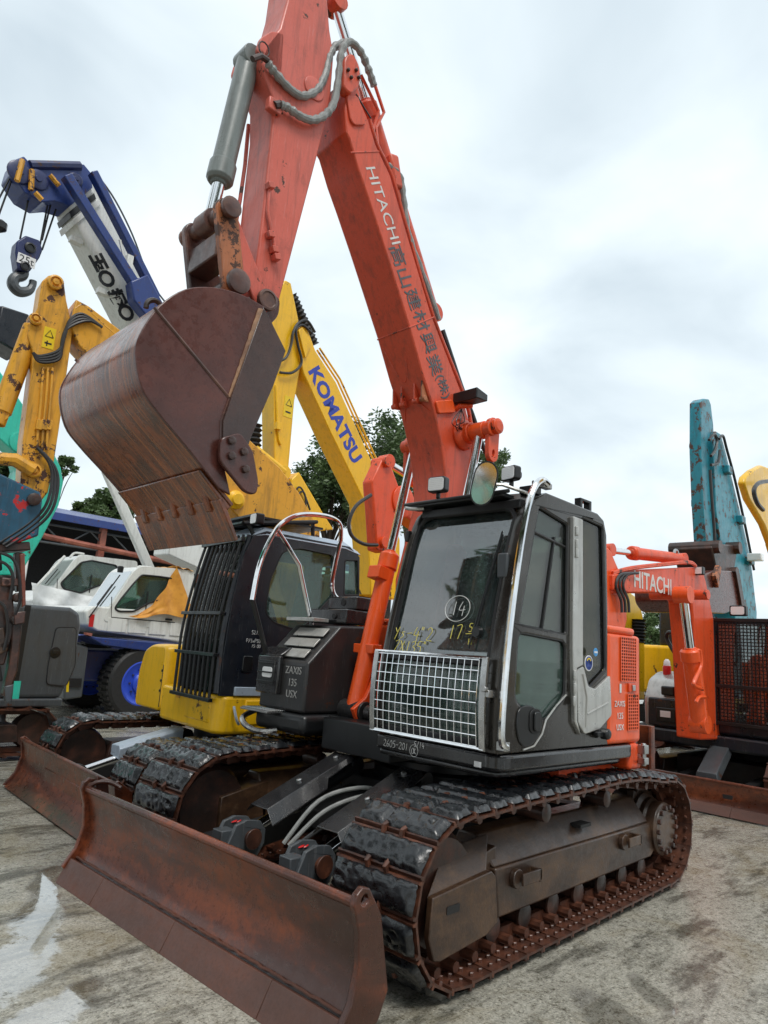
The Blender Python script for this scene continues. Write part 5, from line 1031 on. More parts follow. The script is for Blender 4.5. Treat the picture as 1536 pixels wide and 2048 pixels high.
for k in range(2): m = MB(); m.tube([Y3.y(a+5*k, b-4*k, .1) for a, b in ((634, 700), (675, 762), (743, 912), (780, 985))], .018, 6); m.build('boom_pipe', 'yellow', yb)
ya = profpart(Y3, [(560, 575), (571, 560), (582, 566), (586, 585), (598, 644), (606, 700), (600, 740), (589, 802), (574, 977), (600, 1030), (596, 1060), (560, 1060), (553, 1000), (550, 944), (548, 780), (545, 700), (538, 660), (545, 620)], -.16, .16, .16, 'arm', 'yellow', YL, None, .015)
m = MB(); q0, q1 = Y3.y(583, 590, 0), Y3.y(628, 690, 0); pth = [q0.lerp(q1, i/24) for i in range(25)]; m.tube(pth, [.07 if i % 2 else .10 for i in range(25)], 10); m.build('cylinder_boot', 'rubber', yb)
for pts in (((556, 723), (572, 715), (582, 690), (586, 665), (598, 645), (615, 642), (630, 665)), ((560, 745), (585, 745), (603, 725), (596, 690), (592, 660), (605, 650), (622, 665))):
    m = MB(); m.tube(spline([Y3.y(a, b, .22) for a, b in pts], 6), .022, 8); m.build('hose', 'hose', ya)
m = MB(); m.prism(rpoly(Y3.prof([(594, 662), (602, 655), (620, 690), (608, 718)], .2), .03), .2, .24); m.build('pin_cap', 'yellow', yb, None, .01)
q = Y3.y(577, 814, .162); m = MB(); m.bx(q.x-.09, q.x+.09, .161, .165, q.z-.17, q.z+.17); s_ = m.build('warning_label', 'sticker_yellow', ya)
m = MB(); m.tube([(q.x-.06, .1665, q.z+.02), (q.x+.06, .1665, q.z+.02), (q.x, .1665, q.z+.13), (q.x-.06, .1665, q.z+.02)], .006, 4); m.bx(q.x-.05, q.x+.05, .1655, .168, q.z-.10, q.z-.075); m.build('warning_mark', 'black_letter', s_)
m = MB(); m.tube([Y3.y(a, b, .18) for a, b in ((552, 770), (555, 850), (558, 880), (562, 890))], .02, 6); m.box(Y3.y(556, 852, .19), (.08, .07, .12)); m.build('arm_pipe', 'yellow', ya, None, .004)
barl = MB(); p, q = Y3.y(510, 900, .2), Y3.y(566, 945, .2); barl.tube([p, q], .08, 10); barl.cyl(q-V((0, .06, 0)), q+V((0, .06, 0)), .11, 14); barl.build('bucket_link', 'yellow', YL, None, .005)
m = MB(); q0, q1 = Y3.y(505, 930, 0), Y3.y(508, 850, 0); pth = [q0.lerp(q1, i/16) for i in range(17)]; m.tube(pth, [.09 if i % 2 else .13 for i in range(17)], 10); m.build('cylinder_boot', 'rubber', YL)
profpart(Y3, [(575, 960), (590, 945), (640, 1030), (660, 1060), (575, 1070)], -.3, .3, .2, 'bucket_side', 'yellow', YL, None, .02)
for pts in (((590, 1010), (600, 985), (610, 990), (612, 1030)), ((585, 1015), (594, 978), (605, 980), (620, 1020))): m = MB(); m.tube(spline([Y3.y(a, b, .34) for a, b in pts], 5), .016, 6); m.build('hose', 'hose', YL)

# ------------------------------------------------------------------ ORANGE ARM BETWEEN (small excavator behind the orange one)
O3 = Frame(-4.6, -2.5, 0)
OG = thing('excavator', 'small orange excavator mostly hidden behind the dark cab, only its arm shows', 'excavator', O3.M, GRP)
lowtracks(OG, None, .95, .4, 1.05, -.95, .28, n=28)
m = MB(); m.prism(rpoly([(.8, -.9), (.8, .9), (-.6, .9), (-1.0, .4), (-1.0, -.4), (-.6, -.9)], .1), .75, 1.5, 'z'); m.build('body', 'orange', OG, None, .05, 3)
m = MB(); m.prism(rpoly([(.75, 1.502), (.7, 2.1), (.5, 2.5), (-.3, 2.5), (-.3, 1.502)], .1), -.85, -.1); m.build('cab', 'navy_black', OG, None, .03)
oa = profpart(O3, [(764, 918), (778, 918), (786, 940), (799, 975), (800, 1000), (792, 1060), (785, 1095), (771, 1106), (754, 1100), (749, 1020), (744, 962), (752, 945)], .03, .2, .2, 'arm', 'orange', OG, None, .02)
for a, b, r_ in ((772, 924, .10), (766, 1085, .10)):
    q = O3.y(a, b, .2); m = MB(); m.lathe([(r_*.7, -.2), (r_*.7, .04), (r_*.7, .05)], (q.x, .2, q.z), (0, 1, 0), 16); m.build('pivot_pin', 'orange', oa, None, .005)
q = O3.y(795, 1000, .2); m = MB(); m.lathe([(.2, 0), (.2, .02), (.17, .03)], (q.x-.1, .2, q.z), (0, 1, 0), 24); m.build('pivot_boss', 'orange', oa, None, .005)
ram(OG, None, O3.y(870, 985, .0), O3.y(772, 924, .0), .09, .05, .5, 'arm_cylinder', 'orange')
m = MB(); q0, q1 = O3.y(790, 1000, 0), O3.y(900, 1080, 0); m.loft([[(q.x, y, q.z+h) for y, h in ((-.1, -.2), (.15, -.2), (.15, .12), (-.1, .12))] for q in (q0, q1, V((.4, 0, 1.5)))]); m.build('boom', 'orange', OG, None, .02)
m = MB(); m.tube(spline([O3.y(a, b, .25) for a, b in ((742, 990), (712, 1012), (698, 1045), (704, 1072), (728, 1088), (755, 1090))], 7), .022, 8); m.build('hose', 'hose', oa)

# ------------------------------------------------------------------ GREY-AND-TEAL EXCAVATOR ON THE LEFT
KO = Frame(.6, -6.6, 0)
TE = thing('excavator', 'teal excavator with dark grey body standing behind the crusher at left', 'excavator', KO.M, GRP)
lowtracks(TE, Matrix.Translation((1.5, 0, 0)), 1.1, .45, 1.25, -1.2, .27, n=32)
m = MB(); m.prism(sp2([(1.66, .34), (1.62, .2), (1.68, .02)], 4)+[(1.64, .02), (1.58, .2), (1.62, .34)], -1.1, 1.2); m.build('blade', 'pipe_rust', TE, None, .004)
m = MB(); m.bx(.0, 2.6, -1.0, 1.02, .60, .70); m.build('deck', 'kob_grey', TE, None, .02)
m = MB(); m.prism([(.02, .705), (.10, .70), (1.3, .70), (1.3, 1.80), (.06, 1.82), (-.06, 1.76), (-.10, 1.6), (-.08, 1.0)], .55, 1.0); TK = m.build('side_body', 'kob_grey', TE, None, .05, 4)
dr = [(q.x, q.z) for q in (KO.y(a, b, 1.0) for a, b in ((112, 1255), (152, 1255), (150, 1330), (132, 1372), (92, 1368), (96, 1330)))]
m = MB(); m.prism(rpoly(dr, .05), 1.0, 1.012); TD = m.build('door_panel', 'kob_grey', TK, None, .006)
m = MB(); m.tube([(a, 1.006, b) for a, b in rpoly(dr, .05)+rpoly(dr, .05)[:1]], .008, 5); m.build('door_seal', 'gasket', TD)
q = KO.y(110, 1305, 1.012); m = MB(); m.lathe([(.07, 0), (.07, .006), (.055, .008)], (q.x, 1.012, q.z), (0, 1, 0), 18); m.bx(q.x-.03, q.x+.03, 1.02, 1.03, q.z-.015, q.z+.03); m.build('door_latch', 'black', TD, None, .003)
m = MB(); m.bx(.55, .62, 1.0, 1.004, .705, 1.8); m.build('panel_gap', 'gasket', TK)
m = MB(); m.prism([(q.x, q.z) for q in (KO.y(a, b, 1.0) for a, b in ((28, 1362), (42, 1362), (36, 1405), (22, 1405)))], 1.001, 1.006); m.build('teal_stripe', 'teal', TK)
m = MB(); m.prism([(q.x, q.z) for q in (KO.y(a, b, 1.0) for a, b in ((133, 1360), (138, 1360), (137, 1384), (132, 1384)))], 1.001, 1.006); m.build('reflector', 'sticker_yellow', TK)
m = MB(); m.prism(rpoly([(2.0, -1.0), (.15, -1.0), (.02, -.6), (.02, .5), (2.0, .5)], .08), .702, 1.6, 'z'); m.build('engine_house', 'teal', TE, None, .05)
m = MB(); m.prism(rpoly([(2.9, .702), (2.85, 1.6), (2.6, 2.4), (2.02, 2.4), (2.02, .702)], .08), -1.0, -.15); m.build('cab', 'kob_grey', TE, None, .04)
tb = profpart(KO, [(-40, 690), (0, 742), (30, 785), (62, 832), (100, 890), (122, 935), (127, 965), (118, 1010), (85, 1075), (40, 1150), (-10, 1150), (10, 1060), (20, 990), (38, 940), (30, 905), (-20, 860), (-60, 800)], -.15, .2, .2, 'boom', 'teal', TE, None, .015)
q = KO.y(40, 885, .2); m = MB(); m.lathe([(.14, 0), (.14, .02), (.09, .03)], (q.x, .2, q.z), (0, 1, 0), 20); m.build('pivot_boss', 'teal', tb, None, .004)
ram(TE, None, (.55, .0, .9), KO.y(40, 885, .0), .07, .035, .5, 'boom_cylinder', 'teal')

# ------------------------------------------------------------------ ROUGH-TERRAIN CRANES
CG = 'mobile cranes at the back'
C1 = Frame(-3.2, -10.1, 0)
CR = thing('crane', 'blue and white mobile crane with hook block hanging from its boom head', 'crane', C1.M, CG)
def wheel(root, c, R, wd, rim):
    m = MB(); m.lathe([(R*.56, -wd*.38), (R*.62, -wd*.5), (R*.9, -wd*.5), (R*.97, -wd*.42), (R, -wd*.25), (R, wd*.25), (R*.97, wd*.42), (R*.9, wd*.5), (R*.62, wd*.5), (R*.56, wd*.38)], c, (0, 1, 0), 44); T_ = m.build('wheel', 'rubber', root)
    g = MB()
    for i in range(40):
        a = 2*PI*i/40
        for s in (-1, 1): g.box((c[0]+R*1.0*math.cos(a+s*.04), c[1]+s*wd*.22, c[2]+R*1.0*math.sin(a+s*.04)), (.03, wd*.4, .05), Matrix.Rotation(-a, 3, 'Y'))
    g.build('tread', 'rubber', T_)
    m = MB(); m.lathe([(R*.30, wd*.05), (R*.54, wd*.20), (R*.58, wd*.40), (R*.62, wd*.49), (R*.58, wd*.51), (R*.53, wd*.46), (R*.46, wd*.41), (R*.30, wd*.41), (R*.28, wd*.50), (R*.22, wd*.56), (.01, wd*.57)], c, (0, 1, 0), 32); rm = m.build('rim', rim, T_)
    b = MB()
    for i in range(10): a = 2*PI*i/10; b.lathe([(.02, 0), (.02, .03), (.012, .035)], (c[0]+R*.36*math.cos(a), c[1]+wd*.41, c[2]+R*.38*math.sin(a)), (0, 1, 0), 6)
    b.build('wheel_nut', 'deep_blue', rm)
for x in (1.02, -2.6):
    for s in (1, -1): wheel(CR, (x, s*1.05, .655), .655, .46, 'rim_blue')
m = MB(); m.bx(-4.0, 2.0, -.85, .85, .65, 1.2); m.build('chassis', 'deep_blue', CR, None, .03)
m = MB(); m.prism(C1.prof([(150, 1272), (172, 1272), (205, 1290), (350, 1310), (350, 1288), (190, 1274), (160, 1268)], 1.25), .6, 1.3); m.build('fender', 'crane_blue', CR, None, .02)
m = MB(); m.prism(C1.prof([(148, 1285), (178, 1295), (165, 1395), (128, 1400), (128, 1330)], 1.2), .3, 1.2); fr_ = m.build('outrigger_box', 'kob_grey', CR, None, .03)
q = C1.y(145, 1365, 1.2); m = MB(); m.bx(q.x-.15, q.x+.1, 1.2, 1.23, q.z-.08, q.z+.08); m.build('light_cluster', 'black', fr_, None, .01)
def craneCab(root, fr, yv, pts, win, wind, name='cab'):
    op_ = rpoly(fr.prof(pts, yv), .08); wn_ = rpoly(fr.prof(win, yv), .05); gx = sum(a for a, b in op_)/len(op_); gz = sum(b for a, b in op_)/len(op_)
    m = MB(); m.prism(op_, yv-.03, yv, holes=[wn_]); c_ = m.build(name, 'white', root, None, 0, smooth=0)
    m = MB(); m.prism(op_, yv-1.0, yv-.97, holes=[wn_]); m.build('far_side', 'white', c_, None, 0, smooth=0)
    m = MB(); m.prism(op_, yv-.969, yv-.031, holes=[[(gx+(a-gx)*.95, gz+(b-gz)*.93) for a, b in op_]]); m.build('shell', 'white', c_, None, 0, smooth=0)
    m = MB(); m.prism(rpoly([(gx-.35, gz-.4), (gx+.1, gz-.38), (gx+.1, gz-.28), (gx-.25, gz-.25), (gx-.35, gz+.28), (gx-.45, gz+.28)], .04), yv-.75, yv-.3); m.build('seat', 'seat', c_, None, .02)
    m = MB(); m.prism(wn_, yv-.02, yv-.014); w_ = m.build('side_window', 'glass_green', c_)
    m = MB(); m.prism(wn_, yv-.986, yv-.98); m.build('far_window', 'glass_green', c_)
    m = MB(); wn = rpoly(fr.prof(win, yv), .05); m.tube([(a, yv+.004, b) for a, b in wn+wn[:1]], .018, 6); m.build('window_seal', 'gasket', c_)
    a, b = fr.prof(wind, yv); d = V((b[0]-a[0], 0, b[1]-a[1])); n_ = V((d.z, 0, -d.x)).normalized()
    n_ = n_ if n_.x > 0 else -n_
    m = MB(); A = V((a[0], 0, a[1]))+n_*.012; B = V((b[0], 0, b[1]))+n_*.012; m.add([(A.x, yv-.06, A.z), (A.x, yv-.94, A.z), (B.x, yv-.94, B.z), (B.x, yv-.06, B.z)], [(0, 1, 2, 3)]); m.build('front_window', 'glass', c_)
    cx_ = sum(a for a, b in fr.prof(win, yv))/len(win)
    s_ = MB(); wx0, wx1 = min(a for a, b in wn), max(a for a, b in wn); wz0 = min(b for a, b in wn)
    s_.tube([(wx1+.10, yv+.003, wz0+.25), (wx1+.05, yv+.003, wz0-.12), (wx0-.05, yv+.003, wz0-.12)], .009, 5); s_.build('door_seam', 'gasket', c_)
    s_ = MB(); s_.bx(wx0+.02, wx0+.16, yv, yv+.03, wz0-.09, wz0-.05); s_.build('door_handle', 'black', c_, None, .005)
    s_ = MB(); s_.bx((wx0+wx1)/2-.01, (wx0+wx1)/2+.01, yv+.006, yv+.012, wz0+.02, wz0+.42); s_.build('window_bar', 'gasket', c_)
    s_ = MB(); s_.tube([(A.x+.02, yv-.5, A.z+.03), (B.x*.6+A.x*.4+.03, yv-.42, B.z*.6+A.z*.4+.02)], .012, 5); s_.build('wiper', 'black', c_)
    s_ = MB(); s_.tube(spline([(b[0]-.1, yv-.1, b[1]+.06), (b[0]-.15, yv-.1, b[1]+.12), (b[0]-.5, yv-.1, b[1]+.12), (b[0]-.55, yv-.1, b[1]+.04)], 4), .018, 6); s_.build('roof_rail', 'white', c_)
    return c_
cc_ = craneCab(CR, C1, 1.1, [(206, 1242), (220, 1215), (268, 1142), (282, 1133), (345, 1136), (388, 1142), (388, 1215), (300, 1255)], [(229, 1217), (240, 1200), (267, 1167), (283, 1150), (317, 1153), (352, 1158), (352, 1190), (300, 1205), (267, 1223), (238, 1223)], [(221, 1214), (268, 1143)])
m = MB(); m.prism(C1.prof([(172, 1222), (186, 1212), (390, 1225), (400, 1290), (300, 1276), (195, 1262), (175, 1250)], 1.1), -1.1, 1.09); CT = m.build('turntable_body', 'white', CR, None, .03, 3)
for i in range(4):
    m = MB(); x0 = C1.y(215+i*42, 1250, 1.1).x; m.bx(x0-.36, x0, 1.085, 1.108, 1.55, 1.80); m.build('locker_door', 'white', CT, None, .01)
q = C1.y(183, 1240, 1.1); m = MB(); m.bx(q.x-.04, q.x+.04, 1.1, 1.112, q.z-.12, q.z+.1); m.build('warning_strip', 'sticker_red', CT)
q = C1.y(196, 1195, 1.1); m = MB(); m.tube([C1.y(178, 1235, 1.12), C1.y(240, 1150, 1.12)], .012, 6); m.lathe([(.05, 0), (.06, .1), (.04, .12)], C1.y(240, 1145, 1.15), (0, 0, 1), 10); m.build('mirror_arm', 'black', cc_)
# orange tarpaulin over the cab's rear half
tp = C1.prof([(352, 1136), (386, 1146), (388, 1180), (384, 1226), (320, 1236), (255, 1232), (290, 1210), (322, 1188), (344, 1160)], 1.12)
tv = []; G_ = 22; edge_hi = [(352, 1134), (384, 1140)]; 
for i in range(G_+1):
    u = i/G_; xa = 255+u*(352-255); top = (255+(352-255)*u**.75, 1232-(1232-1134)*u**1.6) 
    bot = (255+(388-255)*u, 1232+4*math.sin(u*9))
    for j in range(13):
        v = j/12; a = top[0]+(bot[0]-top[0])*v; b = top[1]+(bot[1]-top[1])*v; q = C1.y(a, b, 1.14)
        tv.append((q.x, 1.135+.035*math.sin(u*20+v*3)*(1-.5*v)+.02*noise.noise(V((u*6, v*4, 1)))+.06*v, q.z))
m = MB(); m.add(tv, [(i*13+j, (i+1)*13+j, (i+1)*13+j+1, i*13+j+1) for i in range(G_) for j in range(12)])
rt = []; 
for i in range(13):
    q = C1.y(352+i*3, 1134+i*.7, 1.14)
    for j in range(9): v = j/8; rt.append((q.x, 1.14-1.1*v, q.z+.012+.02*math.sin(v*12+i)))
m.add(rt, [(i*9+j, (i+1)*9+j, (i+1)*9+j+1, i*9+j+1) for i in range(12) for j in range(8)])
t = NT('tarp_orange'); a = t.noise(5, 5, .6); t.set(Base_Color=t.mix(t.ramp(a, (.4, 0), (.7, .6)), sr(226, 160, 62), sr(170, 96, 32)), Roughness=.55, Normal=t.bump(a, .4, .03))
t = NT('tarp_white'); a = t.noise(4, 5, .6); t.set(Base_Color=t.mix(t.ramp(a, (.4, 0), (.7, .5)), sr(226, 228, 228), sr(172, 174, 174)), Roughness=.5, Normal=t.bump(a, .5, .04))
o = m.build('tarpaulin', 'tarp_orange', None, C1.M, smooth=70); tag(o, 'orange tarpaulin draped over the rear of the nearer white crane cab', 'tarpaulin')
# boom: white telescopic box, blue head, folded blue jib, hook block
cby = .1
bmw = profpart(C1, [(142, 430), (150, 392), (190, 362), (206, 380), (330, 612), (520, 960), (600, 1100), (560, 1160), (480, 1080), (255, 650)], -.45, cby, cby, 'boom', 'white', CR, None, .03)
for i, (a, b) in enumerate((((136, 410), (182, 372)), ((138, 424), (188, 386)), ((143, 440), (196, 398)))):
    p, q = C1.y(*a, cby+.02), C1.y(*b, cby+.02); m = MB(); m.loft([[(z.x, cby+.02+.012*i, z.z) for z in (p, q)]+[(q.x, -.47-.01*i, q.z), (p.x, -.47-.01*i, p.z)], [(z.x-.06, cby+.02+.012*i, z.z-.10) for z in (p, q)]+[(q.x-.06, -.47-.01*i, q.z-.10), (p.x-.06, -.47-.01*i, p.z-.10)]]); m.build('boom_collar', 'black' if i % 2 else 'white', bmw, None, .01)
bd_ = (C1.y(250, 640, cby)-C1.y(165, 480, cby)).normalized(); bu_ = V((-bd_.z, 0, bd_.x)); bu_ = bu_ if bu_.x < 0 else -bu_
for ch, (a, b) in zip('玉〇掘〇', ((196, 525), (211, 558), (234, 596), (250, 626))):
    q = C1.y(a, b, cby+.006); text(ch, (q.x, cby+.006, q.z), bd_, bu_, .34, 'black_letter', bmw, None, 1.0, off=.022)
hd = profpart(C1, [(24, 345), (32, 318), (48, 312), (60, 325), (130, 328), (168, 328), (182, 345), (186, 375), (140, 412), (110, 402), (82, 404), (50, 385), (36, 365)], -.4, cby+.1, cby+.1, 'boom_head', 'crane_blue', CR, None, .02)
for a, b, r_ in ((38, 345, .22), (150, 360, .14), (75, 360, .2)):
    m = MB(); q = C1.y(a, b, cby+.1); m.lathe([(r_, 0), (r_, .04), (r_*.8, .06), (r_*.3, .06), (r_*.3, .09)], (q.x, cby+.1, q.z), (0, 1, 0), 22)
    m.build('sheave', 'deep_blue', hd, None, .005)
for a, b in (((45, 320), (34, 362)), ((62, 380), (64, 340)), ((70, 385), (84, 400)), ((100, 350), (118, 372))):
    m = MB(); p, q = C1.y(*a, cby+.18), C1.y(*b, cby+.18); m.tube([p, q], .05, 6); m.build('head_strut', 'yellow_dirty', hd)
m = MB(); p, q = C1.y(60, 330, cby+.1), C1.y(160, 332, cby+.1); m.tube([p, q], .09, 8); m.build('head_bar', 'deep_blue', hd)
for a0, b0, a1, b1, wd_ in ((132, 352, 292, 606, .18), (185, 345, 312, 596, .15)):
    p, q = C1.y(a0, b0, cby+.35), C1.y(a1, b1, cby+.35); m = MB(); d = (q-p).normalized(); n_ = V((-d.z, 0, d.x)); m.loft([[z+n_*wd_*k+V((0, s, 0)) for k, s in ((-.5, -.1), (.5, -.1), (.5, .1), (-.5, .1))] for z in (p, q)]); m.build('jib_beam', 'crane_blue', CR, None, .02)
profpart(C1, [(262, 562), (296, 548), (330, 612), (300, 640), (268, 600)], cby+.22, cby+.5, cby+.5, 'jib_base', 'crane_blue', CR, None, .03)
m = MB(); m.tube([C1.y(240, 480, cby+.36), C1.y(250, 525, cby+.36)], .03, 6); m.bx(*sorted((C1.y(246, 540, cby+.3).x, C1.y(258, 540, cby+.3).x)), cby+.26, cby+.44, C1.y(250, 545, cby).z-.1, C1.y(250, 528, cby).z); m.build('jib_latch', 'white', CR)
for a, b in ((152, 482), (206, 585)): m = MB(); m.box(C1.y(a, b, cby-.1), (.25, .15, .12)); m.build('boom_sensor', 'white', bmw, None, .01)
m = MB(); m.tube(spline([C1.y(a, b, -.2) for a, b in ((195, 350), (230, 400), (265, 470), (300, 560), (335, 610))], 5), .02, 6); m.build('cable_guide', 'kob_grey', bmw)
hk0 = C1.y(56, 500, 0); hk = profpart(C1, [(34, 482), (52, 470), (80, 480), (86, 500), (80, 515), (60, 543), (36, 538), (31, 505)], -.18, .12, .12, 'hook_block', 'deep_blue', CR, None, .03)
for a, b, r_ in ((60, 496, .10), (50, 533, .09)): m = MB(); q = C1.y(a, b, .12); m.lathe([(r_, 0), (r_, .03), (r_*.7, .04), (r_*.7, .02), (.01, .02)], (q.x, .12, q.z), (0, 1, 0), 18); m.build('sheave_pin', 'black', hk)
q = C1.y(53, 521, .125); m = MB(); m.bx(q.x-.16, q.x+.16, .121, .127, q.z-.10, q.z+.10); lb_ = m.build('load_plate', 'sticker_white', hk); text('25t', (q.x, .129, q.z), (-1, 0, 0), (0, 0, 1), .2, 'black_letter', lb_)
m = MB(); hp2 = spline([C1.y(a, b, -.02) for a, b in ((50, 540), (46, 552), (30, 556), (26, 570), (38, 583), (56, 582), (64, 572), (66, 562))], 6); m.tube(hp2, [.07+.035*math.sin(PI*min(1, i/len(hp2)*1.2)) for i in range(len(hp2))], 10); m.build('hook', 'kob_grey', hk)
for a0, b0, a1, b1 in ((58, 392, 40, 478), (96, 405, 80, 490), (112, 418, 84, 500), (102, 405, 84, 480), (26, 352, -6, 440), (20, 355, -14, 420)):
    m = MB(); m.tube([C1.y(a0, b0, 0), C1.y(a1, b1, 0)], .018, 5); m.build('hoist_rope', 'hose', CR)
m = MB(); m.lathe([(.04, -.12), (.12, -.06), (.12, .06), (.04, .12)], C1.y(0, 452, 0), (0, 0, 1), 12); m.build('ball_weight', 'black', CR)
C2 = Frame(-1.6, -13.2, 0)
C2T = thing('crane', 'white mobile crane with a bare cab roof, parked behind the crane with orange tarpaulin', 'crane', C2.M, CG)
craneCab(C2T, C2, 1.1, [(98, 1205), (110, 1172), (150, 1118), (164, 1110), (275, 1122), (275, 1215), (130, 1230)], [(121, 1167), (162, 1125), (183, 1121), (233, 1131), (240, 1150), (215, 1165), (179, 1178), (162, 1186), (128, 1178)], [(111, 1171), (150, 1119)])
m = MB(); m.prism(C2.prof([(66, 1200), (100, 1180), (280, 1190), (290, 1260), (66, 1260)], 1.1), -1.2, 1.09); m.build('turntable_body', 'white', C2T, None, .03)
for x in (1.4, -2.4):
    for s in (1, -1): wheel(C2T, (x, s*1.05, .655), .655, .46, 'crane_blue')
m = MB(); m.bx(-3.4, 2.4, -.85, .85, .65, 1.4); m.build('chassis', 'deep_blue', C2T, None, .03)
m = MB(); q0, q1 = C2.y(300, 1140, -.3), C2.y(222, 962, -.3); d = (q1-q0).normalized(); n_ = V((-d.z, 0, d.x)); m.loft([[z+n_*k+V((0, s, 0)) for k, s in ((-.12, -.08), (.12, -.08), (.12, .08), (-.12, .08))] for z in (q0-d*2.2, q1+d*.3)]); m.build('boom', 'white', C2T, None, .03)
m = MB(); q0, q1 = C2.y(410, 1120, -.2), C2.y(325, 1080, -.2); m.loft([[z+V((0, s, k)) for k, s in ((-.4, -.4), (.35, -.4), (.35, .4), (-.4, .4))] for z in (q0, q1)]); m.build('winch_cover', 'white', C2T, None, .03)
m = MB(); m.tube([C2.y(66, 1180, 1.2), C2.y(130, 1112, 1.2)], .03, 6); m.tube(spline([C2.y(a, b, 1.0) for a, b in ((140, 1115), (150, 1106), (168, 1108))], 4), .025, 6); m.build('grab_rail', 'white', C2T)
tv = []
for i in range(19):
    u = i/18
    for j in range(11):
        v = j/10; a = 64+(64+(180-64)*u)*0+(186-64)*u; b0 = 1165+28*u; b = b0+(1238-b0)*v; q = C2.y(a, b, 1.2); tv.append((q.x, 1.16+.10*v+.05*math.sin(u*13+v*4)+.04*noise.noise(V((u*5, v*5, 3))), q.z))
m = MB(); m.add(tv, [(i*11+j, (i+1)*11+j, (i+1)*11+j+1, i*11+j+1) for i in range(18) for j in range(10)]); o = m.build('tarpaulin', 'tarp_white', None, C2.M, smooth=70); tag(o, 'crumpled white sheet over the nose of the farther crane cab', 'tarpaulin')

# ------------------------------------------------------------------ SMALLER ORANGE EXCAVATOR ON THE RIGHT
H2 = Frame(-6.3, .35, -3); HW = H2
HT = thing('excavator', 'orange and black excavator with mesh guard on its cab, at the right edge', 'excavator', H2.M, GRP)
lowtracks(HT, None, 1.05, .4, 1.35, -1.2, .27, n=32, mats='track_rust')
bx0 = 2.05; hb2 = sp2([(bx0, .36), (bx0-.03, .26), (bx0-.02, .14), (bx0+.05, .02)], 5)
m = MB(); m.prism(hb2+[(a-.03, b) for a, b in reversed(hb2)], -1.12, 1.25); m.tube([(bx0-.01, -1.12, .36), (bx0-.01, 1.25, .36)], .018, 8); hB = m.build('blade', 'blade_rust', HT, None, .004)
for a, b in ((-1.11, -.3), (-.297, .45), (.453, 1.24)): m = MB(); m.prism([(bx0-.005, .11), (bx0+.01, .115), (bx0+.075, .015), (bx0+.06, .012)], a, b); m.build('cutting_edge', 'edge_rust', hB, None, .003)
for y in (-.4, .4): m = MB(); m.prism([(bx0-.03, .1), (bx0-.03, .24), (.6, .34), (.6, .22)], y-.06, y+.06); m.build('lift_arm', 'black_matte', HT, None, .01)
m = MB(); q0, q1 = V((1.9, .12, .42)), V((1.2, .02, .70)); m.loft([[z+V((0, s, k)) for k, s in ((-.12, -.14), (0, -.10), (0, .12), (-.12, .14))] for z in (q0, q1)]); m.build('cylinder_guard', 'kob_grey', HT, None, .01)
m = MB(); m.prism(rpoly([(1.28, -.85), (1.28, 1.0), (-.6, 1.0), (-1.2, .4), (-1.2, -.4), (-.6, -.95), (.9, -.95)], .06), .62, .80, 'z'); m.build('deck', 'navy_black', HT, None, .03)
m = MB(); m.prism(rpoly([(-.1, -.95), (-.1, 1.0), (-.7, .98), (-1.2, .4), (-1.2, -.4), (-.7, -.95)], .08), .802, 1.55, 'z'); m.build('engine_house', 'orange', HT, None, .05, 3)
# tool box with lamp
m = MB(); m.prism(rpoly([(1.22, .80), (1.24, 1.15), (1.10, 1.42), (.85, 1.52), (.0, 1.55), (.0, .80)], .06), -.95, -.38); tb2 = m.build('tool_box', 'silver', HT, None, .04, 3)
m = MB(); m.bx(1.2, 1.262, -.88, -.42, .82, 1.18); m.build('front_panel', 'navy_black', tb2, None, .02)
m = MB(); m.bx(1.262, 1.285, -.76, -.50, .88, 1.06); m.build('lamp_frame', 'black', tb2, None, .01); m = MB(); m.bx(1.285, 1.292, -.70, -.56, .94, 1.02); m.build('head_lamp', 'lamp', tb2, None, .006)
m = MB(); m.bx(1.18, 1.27, -.70, -.52, 1.22, 1.34); m.build('latch_box', 'black', tb2, None, .02)
m = MB(); m.bx(1.263, 1.27, -.46, -.40, .92, 1.06); m.build('data_plate', 'sticker_white', tb2)
m = MB(); m.prism(rpoly([(1.22, .80), (1.24, 1.2), (1.05, 1.38), (.6, 1.42), (.6, .80)], .06), -.36, -.16); m.build('boom_shield', 'navy_black', HT, None, .03)
for k in range(4):
    m = MB(); m.tube(spline([(1.0, -.30+.05*k, 1.40), (1.08, -.40+.06*k, 1.85), (1.1, -.62+.12*k, 2.05-.03*k), (1.05, -.70+.16*k, 1.95), (1.1, -.45+.12*k, 1.6)], 6), .028, 8); m.build('hose', 'black', HT)
q = H2.x(1334, 1336, .9); m = MB(); m.lathe([(.05, -.14), (.055, -.04), (.055, .02), (.05, .03)], q, (0, 0, 1), 16); m.build('beacon', 'sticker_red', HT); m = MB(); m.lathe([(.045, -.03), (.04, .03), (.02, .06)], q+V((0, 0, .06)), (0, 0, 1), 16); m.build('beacon_cap', 'sticker_white', HT)
